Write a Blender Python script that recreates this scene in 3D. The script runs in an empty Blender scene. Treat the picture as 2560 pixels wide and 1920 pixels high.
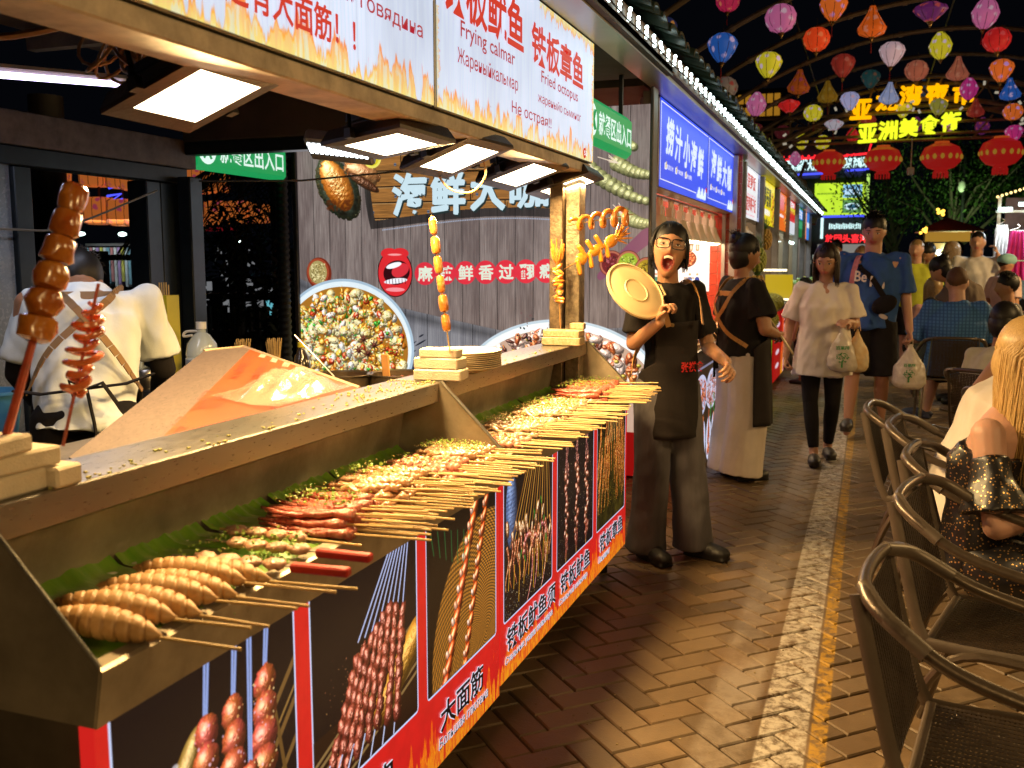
import bpy,bmesh,math,random
import numpy as np
from mathutils import Vector,Matrix,noise as mnoise
R=random.Random(7)
NR=np.random.RandomState(5)
S=bpy.context.scene
COL=S.collection
PI=math.pi
cam_d=bpy.data.cameras.new('camera')
cam=bpy.data.objects.new('camera',cam_d)
COL.objects.link(cam)
S.camera=cam
cam.location=(0,0,1.4)
_p,_y=math.radians(7.195),math.radians(20.303)
cam.rotation_euler=(PI/2-_p,0,_y)
cam_d.sensor_width=36.0
cam_d.lens=2400.0/2560.0*36.0
cam_d.clip_start=0.05
cam_d.clip_end=400
cam_d.dof.use_dof=True
cam_d.dof.focus_distance=3.6
cam_d.dof.aperture_fstop=5.6
W=bpy.data.worlds.new('World')
S.world=W
W.use_nodes=True
bg=W.node_tree.nodes['Background']
bg.inputs[0].default_value=(0.010,0.012,0.020,1)
bg.inputs[1].default_value=0.12
S.view_settings.view_transform='Standard'
S.view_settings.look='None'
S.view_settings.exposure=0.0
S.view_settings.gamma=1.0
S.view_settings.use_curve_mapping=False
S.render.engine='CYCLES'
S.cycles.use_denoising=True
try:
 S.cycles.denoiser='OPENIMAGEDENOISE'
 S.cycles.denoising_input_passes='RGB_ALBEDO_NORMAL'
except Exception:
 pass
S.cycles.max_bounces=6
S.cycles.diffuse_bounces=3
S.cycles.glossy_bounces=3
S.cycles.transmission_bounces=6
S.cycles.transparent_max_bounces=10
S.cycles.sample_clamp_indirect=4.0
S.cycles.use_light_tree=True
S.cycles.caustics_reflective=False
S.cycles.caustics_refractive=False
MATS={}
def lin(c):
 c=np.asarray(c,float)
 return np.where(c<=.04045,c/12.92,((c+.055)/1.055)**2.4)
def M(name,col=(.5,.5,.5),rough=.6,metal=0.,var=.25,vs=8.,bump=0.,bs=60.,col2=None,stretch=None,emit=None,es=0.,spec=.5,coat=0.,sss=0.,trans=0.,alpha=1.,sheen=0.,nosample=False,attr=None,thresh=None):
 if name in MATS:return MATS[name]
 m=bpy.data.materials.new(name);m.use_nodes=True
 nt=m.node_tree;b=nt.nodes['Principled BSDF'];L=nt.links.new
 def nn(t):return nt.nodes.new(t)
 tc=nn('ShaderNodeTexCoord');mp=nn('ShaderNodeMapping');L(tc.outputs['Object'],mp.inputs['Vector'])
 if stretch:mp.inputs['Scale'].default_value=stretch
 c=tuple(col)+(1,)
 if attr:
  a=nn('ShaderNodeAttribute');a.attribute_name=attr
  base=a.outputs['Color']
 else:base=None
 if var or col2:
  n=nn('ShaderNodeTexNoise');n.inputs['Scale'].default_value=vs;n.inputs['Detail'].default_value=5
  n.inputs['Roughness'].default_value=.62
  L(mp.outputs[0],n.inputs['Vector'])
  r=nn('ShaderNodeValToRGB')
  lo,hi=(thresh or(.34,.66))
  r.color_ramp.elements[0].position=lo;r.color_ramp.elements[1].position=hi
  L(n.outputs['Fac'],r.inputs['Fac'])
  if base is not None:
   r.color_ramp.elements[0].color=(1-var,)*3+(1,);r.color_ramp.elements[1].color=(1+var*.3,)*3+(1,)
   mx=nn('ShaderNodeMix');mx.data_type='RGBA';mx.blend_type='MULTIPLY';mx.inputs[0].default_value=1
   L(base,mx.inputs[6]);L(r.outputs['Color'],mx.inputs[7]);out=mx.outputs[2]
  else:
   k=1-var
   r.color_ramp.elements[0].color=(tuple(col2)+(1,))if col2 else(col[0]*k,col[1]*k,col[2]*k,1)
   r.color_ramp.elements[1].color=c
   out=r.outputs['Color']
  L(out,b.inputs['Base Color'])
 elif base is not None:
  out=base;L(out,b.inputs['Base Color'])
 else:
  out=None;b.inputs['Base Color'].default_value=c
 b.inputs['Roughness'].default_value=rough;b.inputs['Metallic'].default_value=metal
 b.inputs['Specular IOR Level'].default_value=spec
 b.inputs['Coat Weight'].default_value=coat;b.inputs['Coat Roughness'].default_value=.15
 b.inputs['Transmission Weight'].default_value=trans
 b.inputs['Alpha'].default_value=alpha
 b.inputs['Sheen Weight'].default_value=sheen
 if sss:
  b.inputs['Subsurface Weight'].default_value=sss
  b.inputs['Subsurface Radius'].default_value=(.012,.005,.003)
  b.inputs['Subsurface Scale'].default_value=1.0
 if bump:
  n2=nn('ShaderNodeTexNoise');n2.inputs['Scale'].default_value=bs;n2.inputs['Detail'].default_value=4
  L(mp.outputs[0],n2.inputs['Vector'])
  bp=nn('ShaderNodeBump');bp.inputs['Strength'].default_value=bump;bp.inputs['Distance'].default_value=.004
  L(n2.outputs['Fac'],bp.inputs['Height']);L(bp.outputs[0],b.inputs['Normal'])
  mr=nn('ShaderNodeMapRange');mr.inputs[3].default_value=max(0.02,rough-.1);mr.inputs[4].default_value=min(1,rough+.12)
  L(n2.outputs['Fac'],mr.inputs[0]);L(mr.outputs[0],b.inputs['Roughness'])
 if es:
  if emit is None and out is not None:L(out,b.inputs['Emission Color'])
  else:b.inputs['Emission Color'].default_value=tuple(emit or col)+(1,)
  b.inputs['Emission Strength'].default_value=es
  if nosample:m.cycles.emission_sampling='NONE'
 MATS[name]=m
 return m
def G(name,col,es,sample=False):
 if name in MATS:return MATS[name]
 m=bpy.data.materials.new(name);m.use_nodes=True
 b=m.node_tree.nodes['Principled BSDF']
 b.inputs['Base Color'].default_value=(.02,.02,.02,1)
 b.inputs['Emission Color'].default_value=tuple(col)+(1,);b.inputs['Emission Strength'].default_value=es
 if not sample:m.cycles.emission_sampling='NONE'
 MATS[name]=m
 return m
def IM(name,arr,es=0.,rough=.4,sample=False,diff=.35):
 """arr: h x w x 3 sRGB painted by numpy, row 0 = top -> material over UV"""
 h,w,_=arr.shape
 img=bpy.data.images.new(name,w,h)
 px=np.ones((h,w,4),np.float32);px[...,:3]=np.clip(arr[::-1],0,1)
 img.pixels.foreach_set(px.ravel());img.update();img.pack()
 m=bpy.data.materials.new(name);m.use_nodes=True
 nt=m.node_tree;b=nt.nodes['Principled BSDF'];t=nt.nodes.new('ShaderNodeTexImage');t.image=img;t.extension='EXTEND'
 if es:
  mx=nt.nodes.new('ShaderNodeMix');mx.data_type='RGBA';mx.blend_type='MULTIPLY';mx.inputs[0].default_value=1
  nt.links.new(t.outputs[0],mx.inputs[6]);mx.inputs[7].default_value=(diff,)*3+(1,)
  nt.links.new(mx.outputs[2],b.inputs['Base Color'])
  nt.links.new(t.outputs[0],b.inputs['Emission Color']);b.inputs['Emission Strength'].default_value=es
  if not sample:m.cycles.emission_sampling='NONE'
 else:
  nt.links.new(t.outputs[0],b.inputs['Base Color'])
 b.inputs['Roughness'].default_value=rough
 MATS[name]=m
 return m
class MB:
 def __init__(s):s.v=[];s.f=[];s.m=[];s.uv=None;s.cm=0
 def add(s,vs,fs):
  o=len(s.v);s.v+=[tuple(v)for v in vs];s.f+=[tuple(o+i for i in f)for f in fs];s.m+=[s.cm]*len(fs)
  return s
 def box(s,a,b,bev=0.):
  x0,y0,z0=[min(p,q)for p,q in zip(a,b)];x1,y1,z1=[max(p,q)for p,q in zip(a,b)]
  if bev<=0:
   return s.add([(x0,y0,z0),(x1,y0,z0),(x1,y1,z0),(x0,y1,z0),(x0,y0,z1),(x1,y0,z1),(x1,y1,z1),(x0,y1,z1)],[(0,3,2,1),(4,5,6,7),(0,1,5,4),(1,2,6,5),(2,3,7,6),(3,0,4,7)])
  e=min(bev,(x1-x0)*.45,(y1-y0)*.45,(z1-z0)*.45)
  def ring(z,k):return[(x0+k,y0,z),(x1-k,y0,z),(x1,y0+k,z),(x1,y1-k,z),(x1-k,y1,z),(x0+k,y1,z),(x0,y1-k,z),(x0,y0+k,z)]
  def ring2(z):return[(x0+e,y0+e,z)]*2+[(x1-e,y0+e,z)]*2+[(x1-e,y1-e,z)]*2+[(x0+e,y1-e,z)]*2
  rs=[ring(z0+e,e),ring(z1-e,e)]
  vs=rs[0]+rs[1]
  q=[(x0+e,y0+e),(x1-e,y0+e),(x1-e,y1-e),(x0+e,y1-e)]
  vs+=[(a_,b_,z0)for a_,b_ in q]+[(a_,b_,z1)for a_,b_ in q]
  fs=[(i,(i+1)%8,8+(i+1)%8,8+i)for i in range(8)]
  fs+=[(19,18,17,16),(20,21,22,23)]
  for c in range(4):
   i0=(2*c)%8;i1=i0+1;p=(2*c-1)%8
   fs+=[(16+c,16+(c+1)%4,i1,i0),(p,16+c,i0)]
   fs+=[(20+(c+1)%4,20+c,8+i0,8+i1),(20+c,8+p,8+i0)]
  return s.add(vs,fs)
 def obox(s,c,h,Rm,bev=0.):
  t=MB().box((-h[0],-h[1],-h[2]),h,bev)
  Rm=Matrix(Rm)if not isinstance(Rm,Matrix)else Rm
  c=Vector(c)
  return s.add([c+Rm@Vector(v)for v in t.v],t.f)
 def tube(s,pts,r,n=8,closed=False,caps=True,flat=None):
  pts=[Vector(p)for p in pts];k=len(pts)
  rs=[r]*k if not hasattr(r,'__len__')else list(r)
  up=None;rings=[]
  for i,p in enumerate(pts):
   if closed:t=pts[(i+1)%k]-pts[i-1]
   else:t=pts[min(i+1,k-1)]-pts[max(i-1,0)]
   if t.length<1e-9:t=Vector((0,0,1))
   t.normalize()
   if up is None:
    a=Vector((0,0,1))if abs(t.z)<.9 else Vector((1,0,0))
    u=t.cross(a).normalized()
   else:
    u=up-t*up.dot(t)
    u=u.normalized()if u.length>1e-6 else t.orthogonal().normalized()
   up=u;w=t.cross(u)
   fy=flat if flat else 1.
   rings.append([p+(u*math.cos(2*PI*j/n)+w*math.sin(2*PI*j/n)*fy)*rs[i]for j in range(n)])
  vs=[v for q in rings for v in q];fs=[]
  m=k if closed else k-1
  for i in range(m):
   a=i*n;b=((i+1)%k)*n
   for j in range(n):fs.append((a+j,a+(j+1)%n,b+(j+1)%n,b+j))
  if caps and not closed:
   fs.append(tuple(range(n))[::-1]);fs.append(tuple((k-1)*n+j for j in range(n)))
  return s.add(vs,fs)
 def cyl(s,a,b,r,n=16,r2=None):return s.tube([a,b],[r,r if r2 is None else r2],n)
 def lathe(s,prof,c=(0,0,0),n=24,Rm=None,sx=1.,sy=1.):
  vs=[];fs=[];k=len(prof)
  for(r,z)in prof:
   for j in range(n):
    a=2*PI*j/n;v=Vector((r*math.cos(a)*sx,r*math.sin(a)*sy,z))
    if Rm is not None:v=Rm@v
    vs.append((v.x+c[0],v.y+c[1],v.z+c[2]))
  for i in range(k-1):
   for j in range(n):
    q=(i*n+j,i*n+(j+1)%n,(i+1)*n+(j+1)%n,(i+1)*n+j)
    fs.append(q)
  if prof[0][0]>1e-5:fs.append(tuple(range(n))[::-1])
  if prof[-1][0]>1e-5:fs.append(tuple((k-1)*n+j for j in range(n)))
  return s.add(vs,fs)
 def ball(s,c,r,n=12,m=8,Rm=None):
  if not hasattr(r,'__len__'):r=(r,r,r)
  vs=[];fs=[]
  for i in range(m+1):
   t=PI*i/m
   for j in range(n):
    a=2*PI*j/n
    v=Vector((r[0]*math.sin(t)*math.cos(a),r[1]*math.sin(t)*math.sin(a),-r[2]*math.cos(t)))
    if Rm is not None:v=Rm@v
    vs.append((v.x+c[0],v.y+c[1],v.z+c[2]))
  for i in range(m):
   for j in range(n):fs.append((i*n+j,i*n+(j+1)%n,(i+1)*n+(j+1)%n,(i+1)*n+j))
  return s.add(vs,fs)
 def cap(s,p0,p1,r0,r1,n=12):
  """round cone"""
  p0=Vector(p0);p1=Vector(p1);d=p1-p0;L=d.length
  d=d/L if L>1e-6 else Vector((0,0,1))
  pts=[];rs=[]
  for a in(-80,-50,-20):pts.append(p0+d*r0*math.sin(math.radians(a)));rs.append(r0*math.cos(math.radians(a)))
  pts.append(p0);rs.append(r0);pts.append(p1);rs.append(r1)
  for a in(20,50,80):pts.append(p1+d*r1*math.sin(math.radians(a)));rs.append(r1*math.cos(math.radians(a)))
  return s.tube(pts,rs,n)
 def quad(s,a,b,c,d):return s.add([a,b,c,d],[(0,1,2,3)])
 def prism(s,poly,axis,a,b):
  """poly of (p,q) extruded along axis from a to b; axis y: (x,z), x: (y,z), z: (x,y)"""
  def P(p,q,t):return{'y':(p,t,q),'x':(t,p,q),'z':(p,q,t)}[axis]
  n=len(poly);vs=[P(p,q,a)for p,q in poly]+[P(p,q,b)for p,q in poly]
  fs=[tuple(range(n)),tuple(range(2*n-1,n-1,-1))]+[(i,n+i,n+(i+1)%n,(i+1)%n)for i in range(n)]
  return s.add(vs,fs)
def mesh_of(mb,mats,smooth=False,name='mesh',weld=True,colors=None):
 me=bpy.data.meshes.new(name)
 me.from_pydata(mb.v,[],mb.f)
 if not isinstance(mats,(list,tuple)):mats=[mats]
 for m in mats:me.materials.append(m)
 if len(mats)>1:me.polygons.foreach_set('material_index',mb.m)
 if colors is not None:
  ca=me.color_attributes.new('Col','FLOAT_COLOR','POINT')
  ca.data.foreach_set('color',np.asarray(colors,np.float32).ravel())
 bm=bmesh.new();bm.from_mesh(me)
 if colors is None:bmesh.ops.remove_doubles(bm,verts=bm.verts,dist=1e-6)
 bmesh.ops.dissolve_degenerate(bm,edges=bm.edges,dist=1e-7)
 bmesh.ops.recalc_face_normals(bm,faces=bm.faces)
 bm.to_mesh(me);bm.free()
 if smooth:
  me.polygons.foreach_set('use_smooth',[True]*len(me.polygons))
  if smooth!='all':
   try:me.set_sharp_from_angle(angle=math.radians(38))
   except Exception:pass
 me.update()
 return me
def link(name,me,parent=None,kind=None,label=None,loc=None):
 o=bpy.data.objects.new(name,me);COL.objects.link(o)
 if parent is not None:o.parent=parent
 if kind:o['kind']=kind
 if label:o['label']=label
 if loc is not None:o.location=loc
 return o
def obj(name,mb,mat,parent=None,smooth=False,world=True,kind=None,label=None,colors=None):
 """one mesh object. with world=True the shape is given in world coordinates and moved into its parent's frame"""
 if parent is not None and world:
  o_=origin(parent);mb2=mb
  mb2.v=[(v[0]-o_[0],v[1]-o_[1],v[2]-o_[2])for v in mb.v]
  mb=mb2
 return link(name,mesh_of(mb,mat,smooth,name,colors=colors),parent,kind,label)
def origin(p):
 x=Vector((0,0,0))
 while p is not None:x=x+p.location;p=p.parent
 return x
def thing(name,label,cat,loc=(0,0,0),rz=0.,group=None):
 o=bpy.data.objects.new(name,None);COL.objects.link(o);o.empty_display_size=.1
 o.location=loc;o.rotation_euler=(0,0,rz)
 return tag(o,label,cat,group)
def tag(o,label=None,cat=None,group=None,kind=None):
 if label:o['label']=label
 if cat:o['category']=cat
 if group:o['group']=group
 if kind:o['kind']=kind
 return o
def kids(o):return KIDS.get(o.name,[c for c in bpy.data.objects if c.parent==o])
KIDS={}
def dup(root,loc,rz=None,label=None,rot=None,scale=None):
 if root.name not in KIDS:
  ch=[c for c in bpy.data.objects if c.parent==root]
  KIDS[root.name]=ch
  for c in ch:KIDS[c.name]=[d for d in bpy.data.objects if d.parent==c]
 r=root.copy();COL.objects.link(r);r.location=loc
 if rz is not None:r.rotation_euler=(0,0,rz)
 if rot is not None:r.rotation_euler=rot
 if scale is not None:r.scale=(scale,)*3
 if label:r['label']=label
 for c in KIDS[root.name]:
  cc=c.copy();COL.objects.link(cc);cc.parent=r
  for d in KIDS[c.name]:
   dd=d.copy();COL.objects.link(dd);dd.parent=cc
 return r
def uvquad(name,a,b,c,d,mat,parent=None,thick=0.,nrm=None,label=None):
 """a..d = bottom-left, bottom-right, top-right, top-left as seen from the front"""
 o_=origin(parent)if parent is not None else Vector((0,0,0))
 P=[Vector(p)-o_ for p in(a,b,c,d)]
 me=bpy.data.meshes.new(name)
 if thick:
  n=(P[1]-P[0]).cross(P[3]-P[0]).normalized()
  B=[p-n*thick for p in P]
  me.from_pydata([tuple(p)for p in P+B],[],[(0,1,2,3),(7,6,5,4),(0,4,5,1),(1,5,6,2),(2,6,7,3),(3,7,4,0)])
 else:me.from_pydata([tuple(p)for p in P],[],[(0,1,2,3)])
 uv=me.uv_layers.new(name='UVMap')
 q=[(0,0),(1,0),(1,1),(0,1)]
 for i,l in enumerate(me.loops):
  vi=l.vertex_index
  uv.data[i].uv=q[vi%4]if i<4 else((.002,.5)if vi%4 in(0,3)else(.998,.5))
 me.materials.append(mat);me.update()
 return link(name,me,parent,label=label)
FONT_SCALE={}
def text_mb(body,height,width=None,bold=0.,slant=0.,res=2,space=1.):
 """flat lettering mesh in the xy plane, lower-left at the origin, scaled to height x width"""
 c=bpy.data.curves.new('t','FONT');c.body=body;c.size=1;c.resolution_u=res;c.offset=bold;c.shear=slant
 c.space_character=space;c.fill_mode='FRONT' if hasattr(c,'fill_mode')else c.fill_mode
 o=bpy.data.objects.new('t',c);COL.objects.link(o)
 dg=bpy.context.evaluated_depsgraph_get()
 me=bpy.data.meshes.new_from_object(o.evaluated_get(dg))
 n=len(me.vertices);co=np.empty(n*3);me.vertices.foreach_get('co',co);co=co.reshape(-1,3)
 fs=[tuple(p.vertices)for p in me.polygons]
 bpy.data.objects.remove(o);bpy.data.curves.remove(c);bpy.data.meshes.remove(me)
 if n==0:return MB()
 mn=co.min(0);mx=co.max(0);d=np.maximum(mx-mn,1e-6)
 sy=height/d[1];sx=sy if width is None else width/d[0]
 co=(co-mn)*(sx,sy,0)
 m=MB();m.v=[tuple(x)for x in co];m.f=fs;m.m=[0]*len(fs)
 return m
def lettering(body,o,u,v,height,mat,parent=None,width=None,bold=0.,slant=0.,name='lettering',off=.003,depth=0.,res=2,space=1.):
 """o = lower-left corner, u = reading direction, v = up"""
 fat_=max(0.,bold-.012);m=text_mb(body,height,width,min(bold,.012),slant,res,space)
 if fat_:
  b0=list(m.v);f0=list(m.f);k0=len(b0);q_=fat_*height*.9
  for i_,(dx,dy)in enumerate(((1,.4),(-1,-.4),(.4,-1),(-.4,1))):
   m.v+=[(p[0]+dx*q_,p[1]+dy*q_,.00025*(i_+1))for p in b0];m.f+=[tuple(j_+k0*(i_+1)for j_ in f)for f in f0]
  m.m=[0]*len(m.f)
 o=Vector(o);u=Vector(u).normalized();v=Vector(v).normalized();n=u.cross(v)
 m.v=[tuple(o+u*p[0]+v*p[1]+n*(off+p[2]))for p in m.v]
 if depth:
  k=len(m.v);m.v+=[tuple(Vector(p)+n*depth)for p in m.v]
  edges={}
  for f in m.f:
   for i in range(len(f)):
    e=(f[i],f[(i+1)%len(f)])
    edges[e]=1
  side=[(a,b,k+b,k+a)for(a,b)in edges if(b,a)not in edges]
  top=[tuple(k+i for i in f)for f in m.f]
  m.f=[tuple(reversed(f))for f in m.f]+top+side;m.m=[0]*len(m.f)
 if parent is not None:
  o_=origin(parent);m.v=[(p[0]-o_[0],p[1]-o_[1],p[2]-o_[2])for p in m.v]
 me=bpy.data.meshes.new(name);me.from_pydata(m.v,[],m.f);me.materials.append(mat);me.update()
 return link(name,me,parent)
def remesh(mb,voxel,smooth=3,fac=.6):
 me=bpy.data.meshes.new('t');me.from_pydata(mb.v,[],mb.f)
 bm=bmesh.new();bm.from_mesh(me);bmesh.ops.recalc_face_normals(bm,faces=bm.faces);bm.to_mesh(me);bm.free()
 o=bpy.data.objects.new('t',me);COL.objects.link(o)
 md=o.modifiers.new('r','REMESH');md.mode='VOXEL';md.voxel_size=voxel;md.adaptivity=0
 if smooth:
  sm=o.modifiers.new('s','SMOOTH');sm.factor=fac;sm.iterations=smooth
 dg=bpy.context.evaluated_depsgraph_get()
 out=bpy.data.meshes.new_from_object(o.evaluated_get(dg))
 bpy.data.objects.remove(o);bpy.data.meshes.remove(me)
 out.polygons.foreach_set('use_smooth',[True]*len(out.polygons))
 return out
def get_co(me):
 a=np.empty(len(me.vertices)*3);me.vertices.foreach_get('co',a);return a.reshape(-1,3)
def set_co(me,a):me.vertices.foreach_set('co',np.ascontiguousarray(a).ravel());me.update()
def get_no(me):
 a=np.empty(len(me.vertices)*3);me.vertex_normals.foreach_get('vector',a);return a.reshape(-1,3)
def wrinkle(me,amp=.006,sc=(14,14,5),seed=0.,amp2=0.,sc2=40):
 co=get_co(me);no=get_no(me)
 def fbm(p,k):
  q=p*k+seed
  return(np.sin(q[:,0]+1.7*np.sin(q[:,2]*.9+q[:,1]))*np.cos(q[:,1]*1.1+1.3*np.sin(q[:,2]*.7))+.5*np.sin(q[:,0]*2.1-q[:,2]*1.6+2*np.sin(q[:,1]*1.5)))
 d=fbm(co,np.array(sc))*amp
 if amp2:d+=fbm(co[:,[1,0,2]]+3.1,np.array((sc2,sc2,sc2)))*amp2
 set_co(me,co+no*d[:,None])
def spl(pts,k=6):
 P=[Vector(p)for p in pts];P=[P[0]*2-P[1]]+P+[P[-1]*2-P[-2]];out=[]
 for i in range(1,len(P)-2):
  for j in range(k):
   t=j/k;a,b,c_,d=P[i-1],P[i],P[i+1],P[i+2]
   out.append(.5*((2*b)+(c_-a)*t+(2*a-5*b+4*c_-d)*t*t+(3*b-a-3*c_+d)*t**3))
 out.append(P[-2]);return out
def vnoise(h,w,cell,oct=4,seed=0,ax=1.,ay=1.):
 rs=np.random.RandomState(seed);out=np.zeros((h,w));a=1.;tot=0
 for o in range(oct):
  cw=max(1.,cell*ax/2**o);ch=max(1.,cell*ay/2**o)
  gh,gw=int(h/ch)+3,int(w/cw)+3
  g=rs.rand(gh,gw)
  y=np.arange(h)/ch;x=np.arange(w)/cw
  yi=y.astype(int);xi=x.astype(int);fy=y-yi;fx=x-xi
  fy=fy*fy*(3-2*fy);fx=fx*fx*(3-2*fx)
  t=g[yi][:,xi]*(1-fx)+g[yi][:,xi+1]*fx
  b=g[yi+1][:,xi]*(1-fx)+g[yi+1][:,xi+1]*fx
  out+=a*(t*(1-fy)[:,None]+b*fy[:,None]);tot+=a;a*=.55
 return out/tot
class CV:
 def __init__(s,w,h,bg=(0,0,0),seed=1):
  s.w,s.h=w,h;s.a=np.zeros((h,w,3));s.a[:]=bg;s.Y,s.X=np.mgrid[0:h,0:w].astype(float);s.seed=seed
  s.n=vnoise(h,w,9,4,seed);s.n2=vnoise(h,w,40,4,seed+1)
 def box(s,x0,y0,x1,y1):
  return slice(max(0,int(y0)),min(s.h,int(y1)+1)),slice(max(0,int(x0)),min(s.w,int(x1)+1))
 def rect(s,x0,y0,x1,y1,c,a=1.,rad=0):
  b=s.box(x0,y0,x1,y1)
  if rad:
   X,Y=s.X[b],s.Y[b]
   dx=np.maximum(0,np.maximum(x0+rad-X,X-(x1-rad)));dy=np.maximum(0,np.maximum(y0+rad-Y,Y-(y1-rad)))
   m=(np.clip(rad-np.hypot(dx,dy)+.5,0,1)*a)[...,None]
   s.a[b]=s.a[b]*(1-m)+np.array(c)*m
  else:s.a[b]=s.a[b]*(1-a)+np.array(c)*a
 def _lay(s,b,d,hgt,c,c2,gloss,rough,soft,light=(-.45,-.6,.66),amb=.38,spec=(1,.97,.9)):
  """d: signed distance (px, <0 inside), hgt: pseudo height in px"""
  if d.size==0 or min(d.shape)<2:return
  m=np.clip(.5-d/soft,0,1)
  hg=hgt+(s.n[b]-.5)*rough
  gy,gx=np.gradient(hg);nz=1./np.sqrt(gx*gx+gy*gy+1)
  ndl=np.clip((-gx*light[0]-gy*light[1]+light[2])*nz,0,1.3)
  hx,hy,hz=light[0]*.5,light[1]*.5,.9
  sp=np.clip((-gx*hx-gy*hy+hz)*nz,0,1)**14*gloss
  t=np.clip(s.n2[b]*1.6-.3+(s.n[b]-.5)*.8,0,1)[...,None]
  col=np.array(c)*(1-t)+np.array(c2)*t
  o=col*(amb+.8*ndl)[...,None]+np.array(spec)*sp[...,None]
  s.a[b]=s.a[b]*(1-m[...,None])+np.clip(o,0,1.15)*m[...,None]
 def capsule(s,x0,y0,x1,y1,r0,r1=None,c=(.6,.3,.1),c2=None,gloss=.5,rough=3,soft=1.2,wob=0.):
  r1=r0 if r1 is None else r1;c2=tuple(k*.55 for k in c)if c2 is None else c2
  rm=max(r0,r1)+3+wob
  b=s.box(min(x0,x1)-rm,min(y0,y1)-rm,max(x0,x1)+rm,max(y0,y1)+rm)
  X,Y=s.X[b]-x0,s.Y[b]-y0;dx,dy=x1-x0,y1-y0;L2=dx*dx+dy*dy+1e-6
  t=np.clip((X*dx+Y*dy)/L2,0,1);rr=r0+(r1-r0)*t
  dist=np.hypot(X-t*dx,Y-t*dy)
  if wob:dist=dist+(s.n[b]-.5)*wob
  hg=np.sqrt(np.clip(rr*rr-dist*dist,0,None))
  s._lay(b,dist-rr,hg,c,c2,gloss,rough,soft)
 def ell(s,cx,cy,rx,ry,ang=0.,c=(.6,.3,.1),c2=None,gloss=.5,rough=3,soft=1.2,wob=0.,flat=1.):
  c2=tuple(k*.55 for k in c)if c2 is None else c2;rm=max(rx,ry)+3+wob
  b=s.box(cx-rm,cy-rm,cx+rm,cy+rm);X,Y=s.X[b]-cx,s.Y[b]-cy
  ca,sa=math.cos(ang),math.sin(ang);U=(X*ca+Y*sa)/rx;V=(-X*sa+Y*ca)/ry
  q=np.hypot(U,V)
  if wob:q=q+(s.n[b]-.5)*wob/min(rx,ry)
  hg=np.sqrt(np.clip(1-q*q,0,None))*min(rx,ry)*flat
  s._lay(b,(q-1)*min(rx,ry),hg,c,c2,gloss,rough,soft)
 def disc(s,cx,cy,rx,ry=None,c=(1,1,1),a=1.,soft=1.,ang=0.):
  ry=rx if ry is None else ry;rm=max(rx,ry)+2+soft
  b=s.box(cx-rm,cy-rm,cx+rm,cy+rm);X,Y=s.X[b]-cx,s.Y[b]-cy
  ca,sa=math.cos(ang),math.sin(ang);q=np.hypot((X*ca+Y*sa)/rx,(-X*sa+Y*ca)/ry)
  m=(np.clip(.5-(q-1)*min(rx,ry)/soft,0,1)*a)[...,None]
  s.a[b]=s.a[b]*(1-m)+np.array(c)*m
 def line(s,x0,y0,x1,y1,r,c,a=1.):
  b=s.box(min(x0,x1)-r-2,min(y0,y1)-r-2,max(x0,x1)+r+2,max(y0,y1)+r+2)
  X,Y=s.X[b]-x0,s.Y[b]-y0;dx,dy=x1-x0,y1-y0;t=np.clip((X*dx+Y*dy)/(dx*dx+dy*dy+1e-6),0,1)
  m=(np.clip(r+.5-np.hypot(X-t*dx,Y-t*dy),0,1)*a)[...,None]
  s.a[b]=s.a[b]*(1-m)+np.array(c)*m
 def curve(s,pts,r,**k):
  n=len(pts)
  for i in range(n-1):
   ra=r if not hasattr(r,'__len__')else r[0]+(r[1]-r[0])*i/(n-1);rb=r if not hasattr(r,'__len__')else r[0]+(r[1]-r[0])*(i+1)/(n-1)
   s.capsule(*pts[i],*pts[i+1],ra,rb,**k)
 def flames(s,y0,hgt,seed=3,x0=0,x1=None,a=1.,cell=26,cols=((.98,.86,.12),(.95,.45,.05),(.85,.12,.05)),sx=1.):
  x1=s.w if x1 is None else x1
  b=s.box(x0,y0-hgt*1.3,x1-1,y0)
  X,Y=s.X[b],s.Y[b]
  n=vnoise(s.h,s.w,cell,3,seed,.55*sx,3.)[b];n3=vnoise(s.h,s.w,cell*.4,3,seed+9,.5*sx,3.2)[b]
  t=(y0-Y)/hgt
  f=n*1.5-.15+(n3-.5)*.7-t
  m=np.clip(f*5,0,1)*a;core=np.clip(1-abs(f-.12)*7,0,1)
  k=np.clip(t*1.1+(n3-.5),0,1)[...,None]
  col=np.array(cols[0])*(1-k)+np.array(cols[1])*k
  k2=np.clip(1-f*4,0,1)[...,None];col=col*(1-k2*.6)+np.array(cols[2])*k2*.6
  m=(m*np.clip(.35+core*.8+(n3>.5)*.3,0,1))[...,None]
  s.a[b]=s.a[b]*(1-m)+col*m
 def planks(s,x0,y0,x1,y1,w,c=(.50,.43,.42),c2=(.33,.27,.27),seed=0):
  b=s.box(x0,y0,x1,y1);X,Y=s.X[b],s.Y[b]
  idx=((X-x0)/w).astype(int);rs=np.random.RandomState(seed);tone=rs.rand(200)
  g=vnoise(s.h,s.w,10,4,seed+3,.25,6.)[b];g2=vnoise(s.h,s.w,60,3,seed+5,.4,2.)[b]
  t=np.clip(g*1.1-.15+(g2-.5)*.8+(tone[idx%200]-.5)*.35,0,1)[...,None]
  col=np.array(c)*t+np.array(c2)*(1-t)
  fr=(X-x0)/w-idx;ln=np.clip(1-np.minimum(fr,1-fr)*w/1.4,0,1)[...,None]
  s.a[b]=col*(1-.8*ln)
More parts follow.
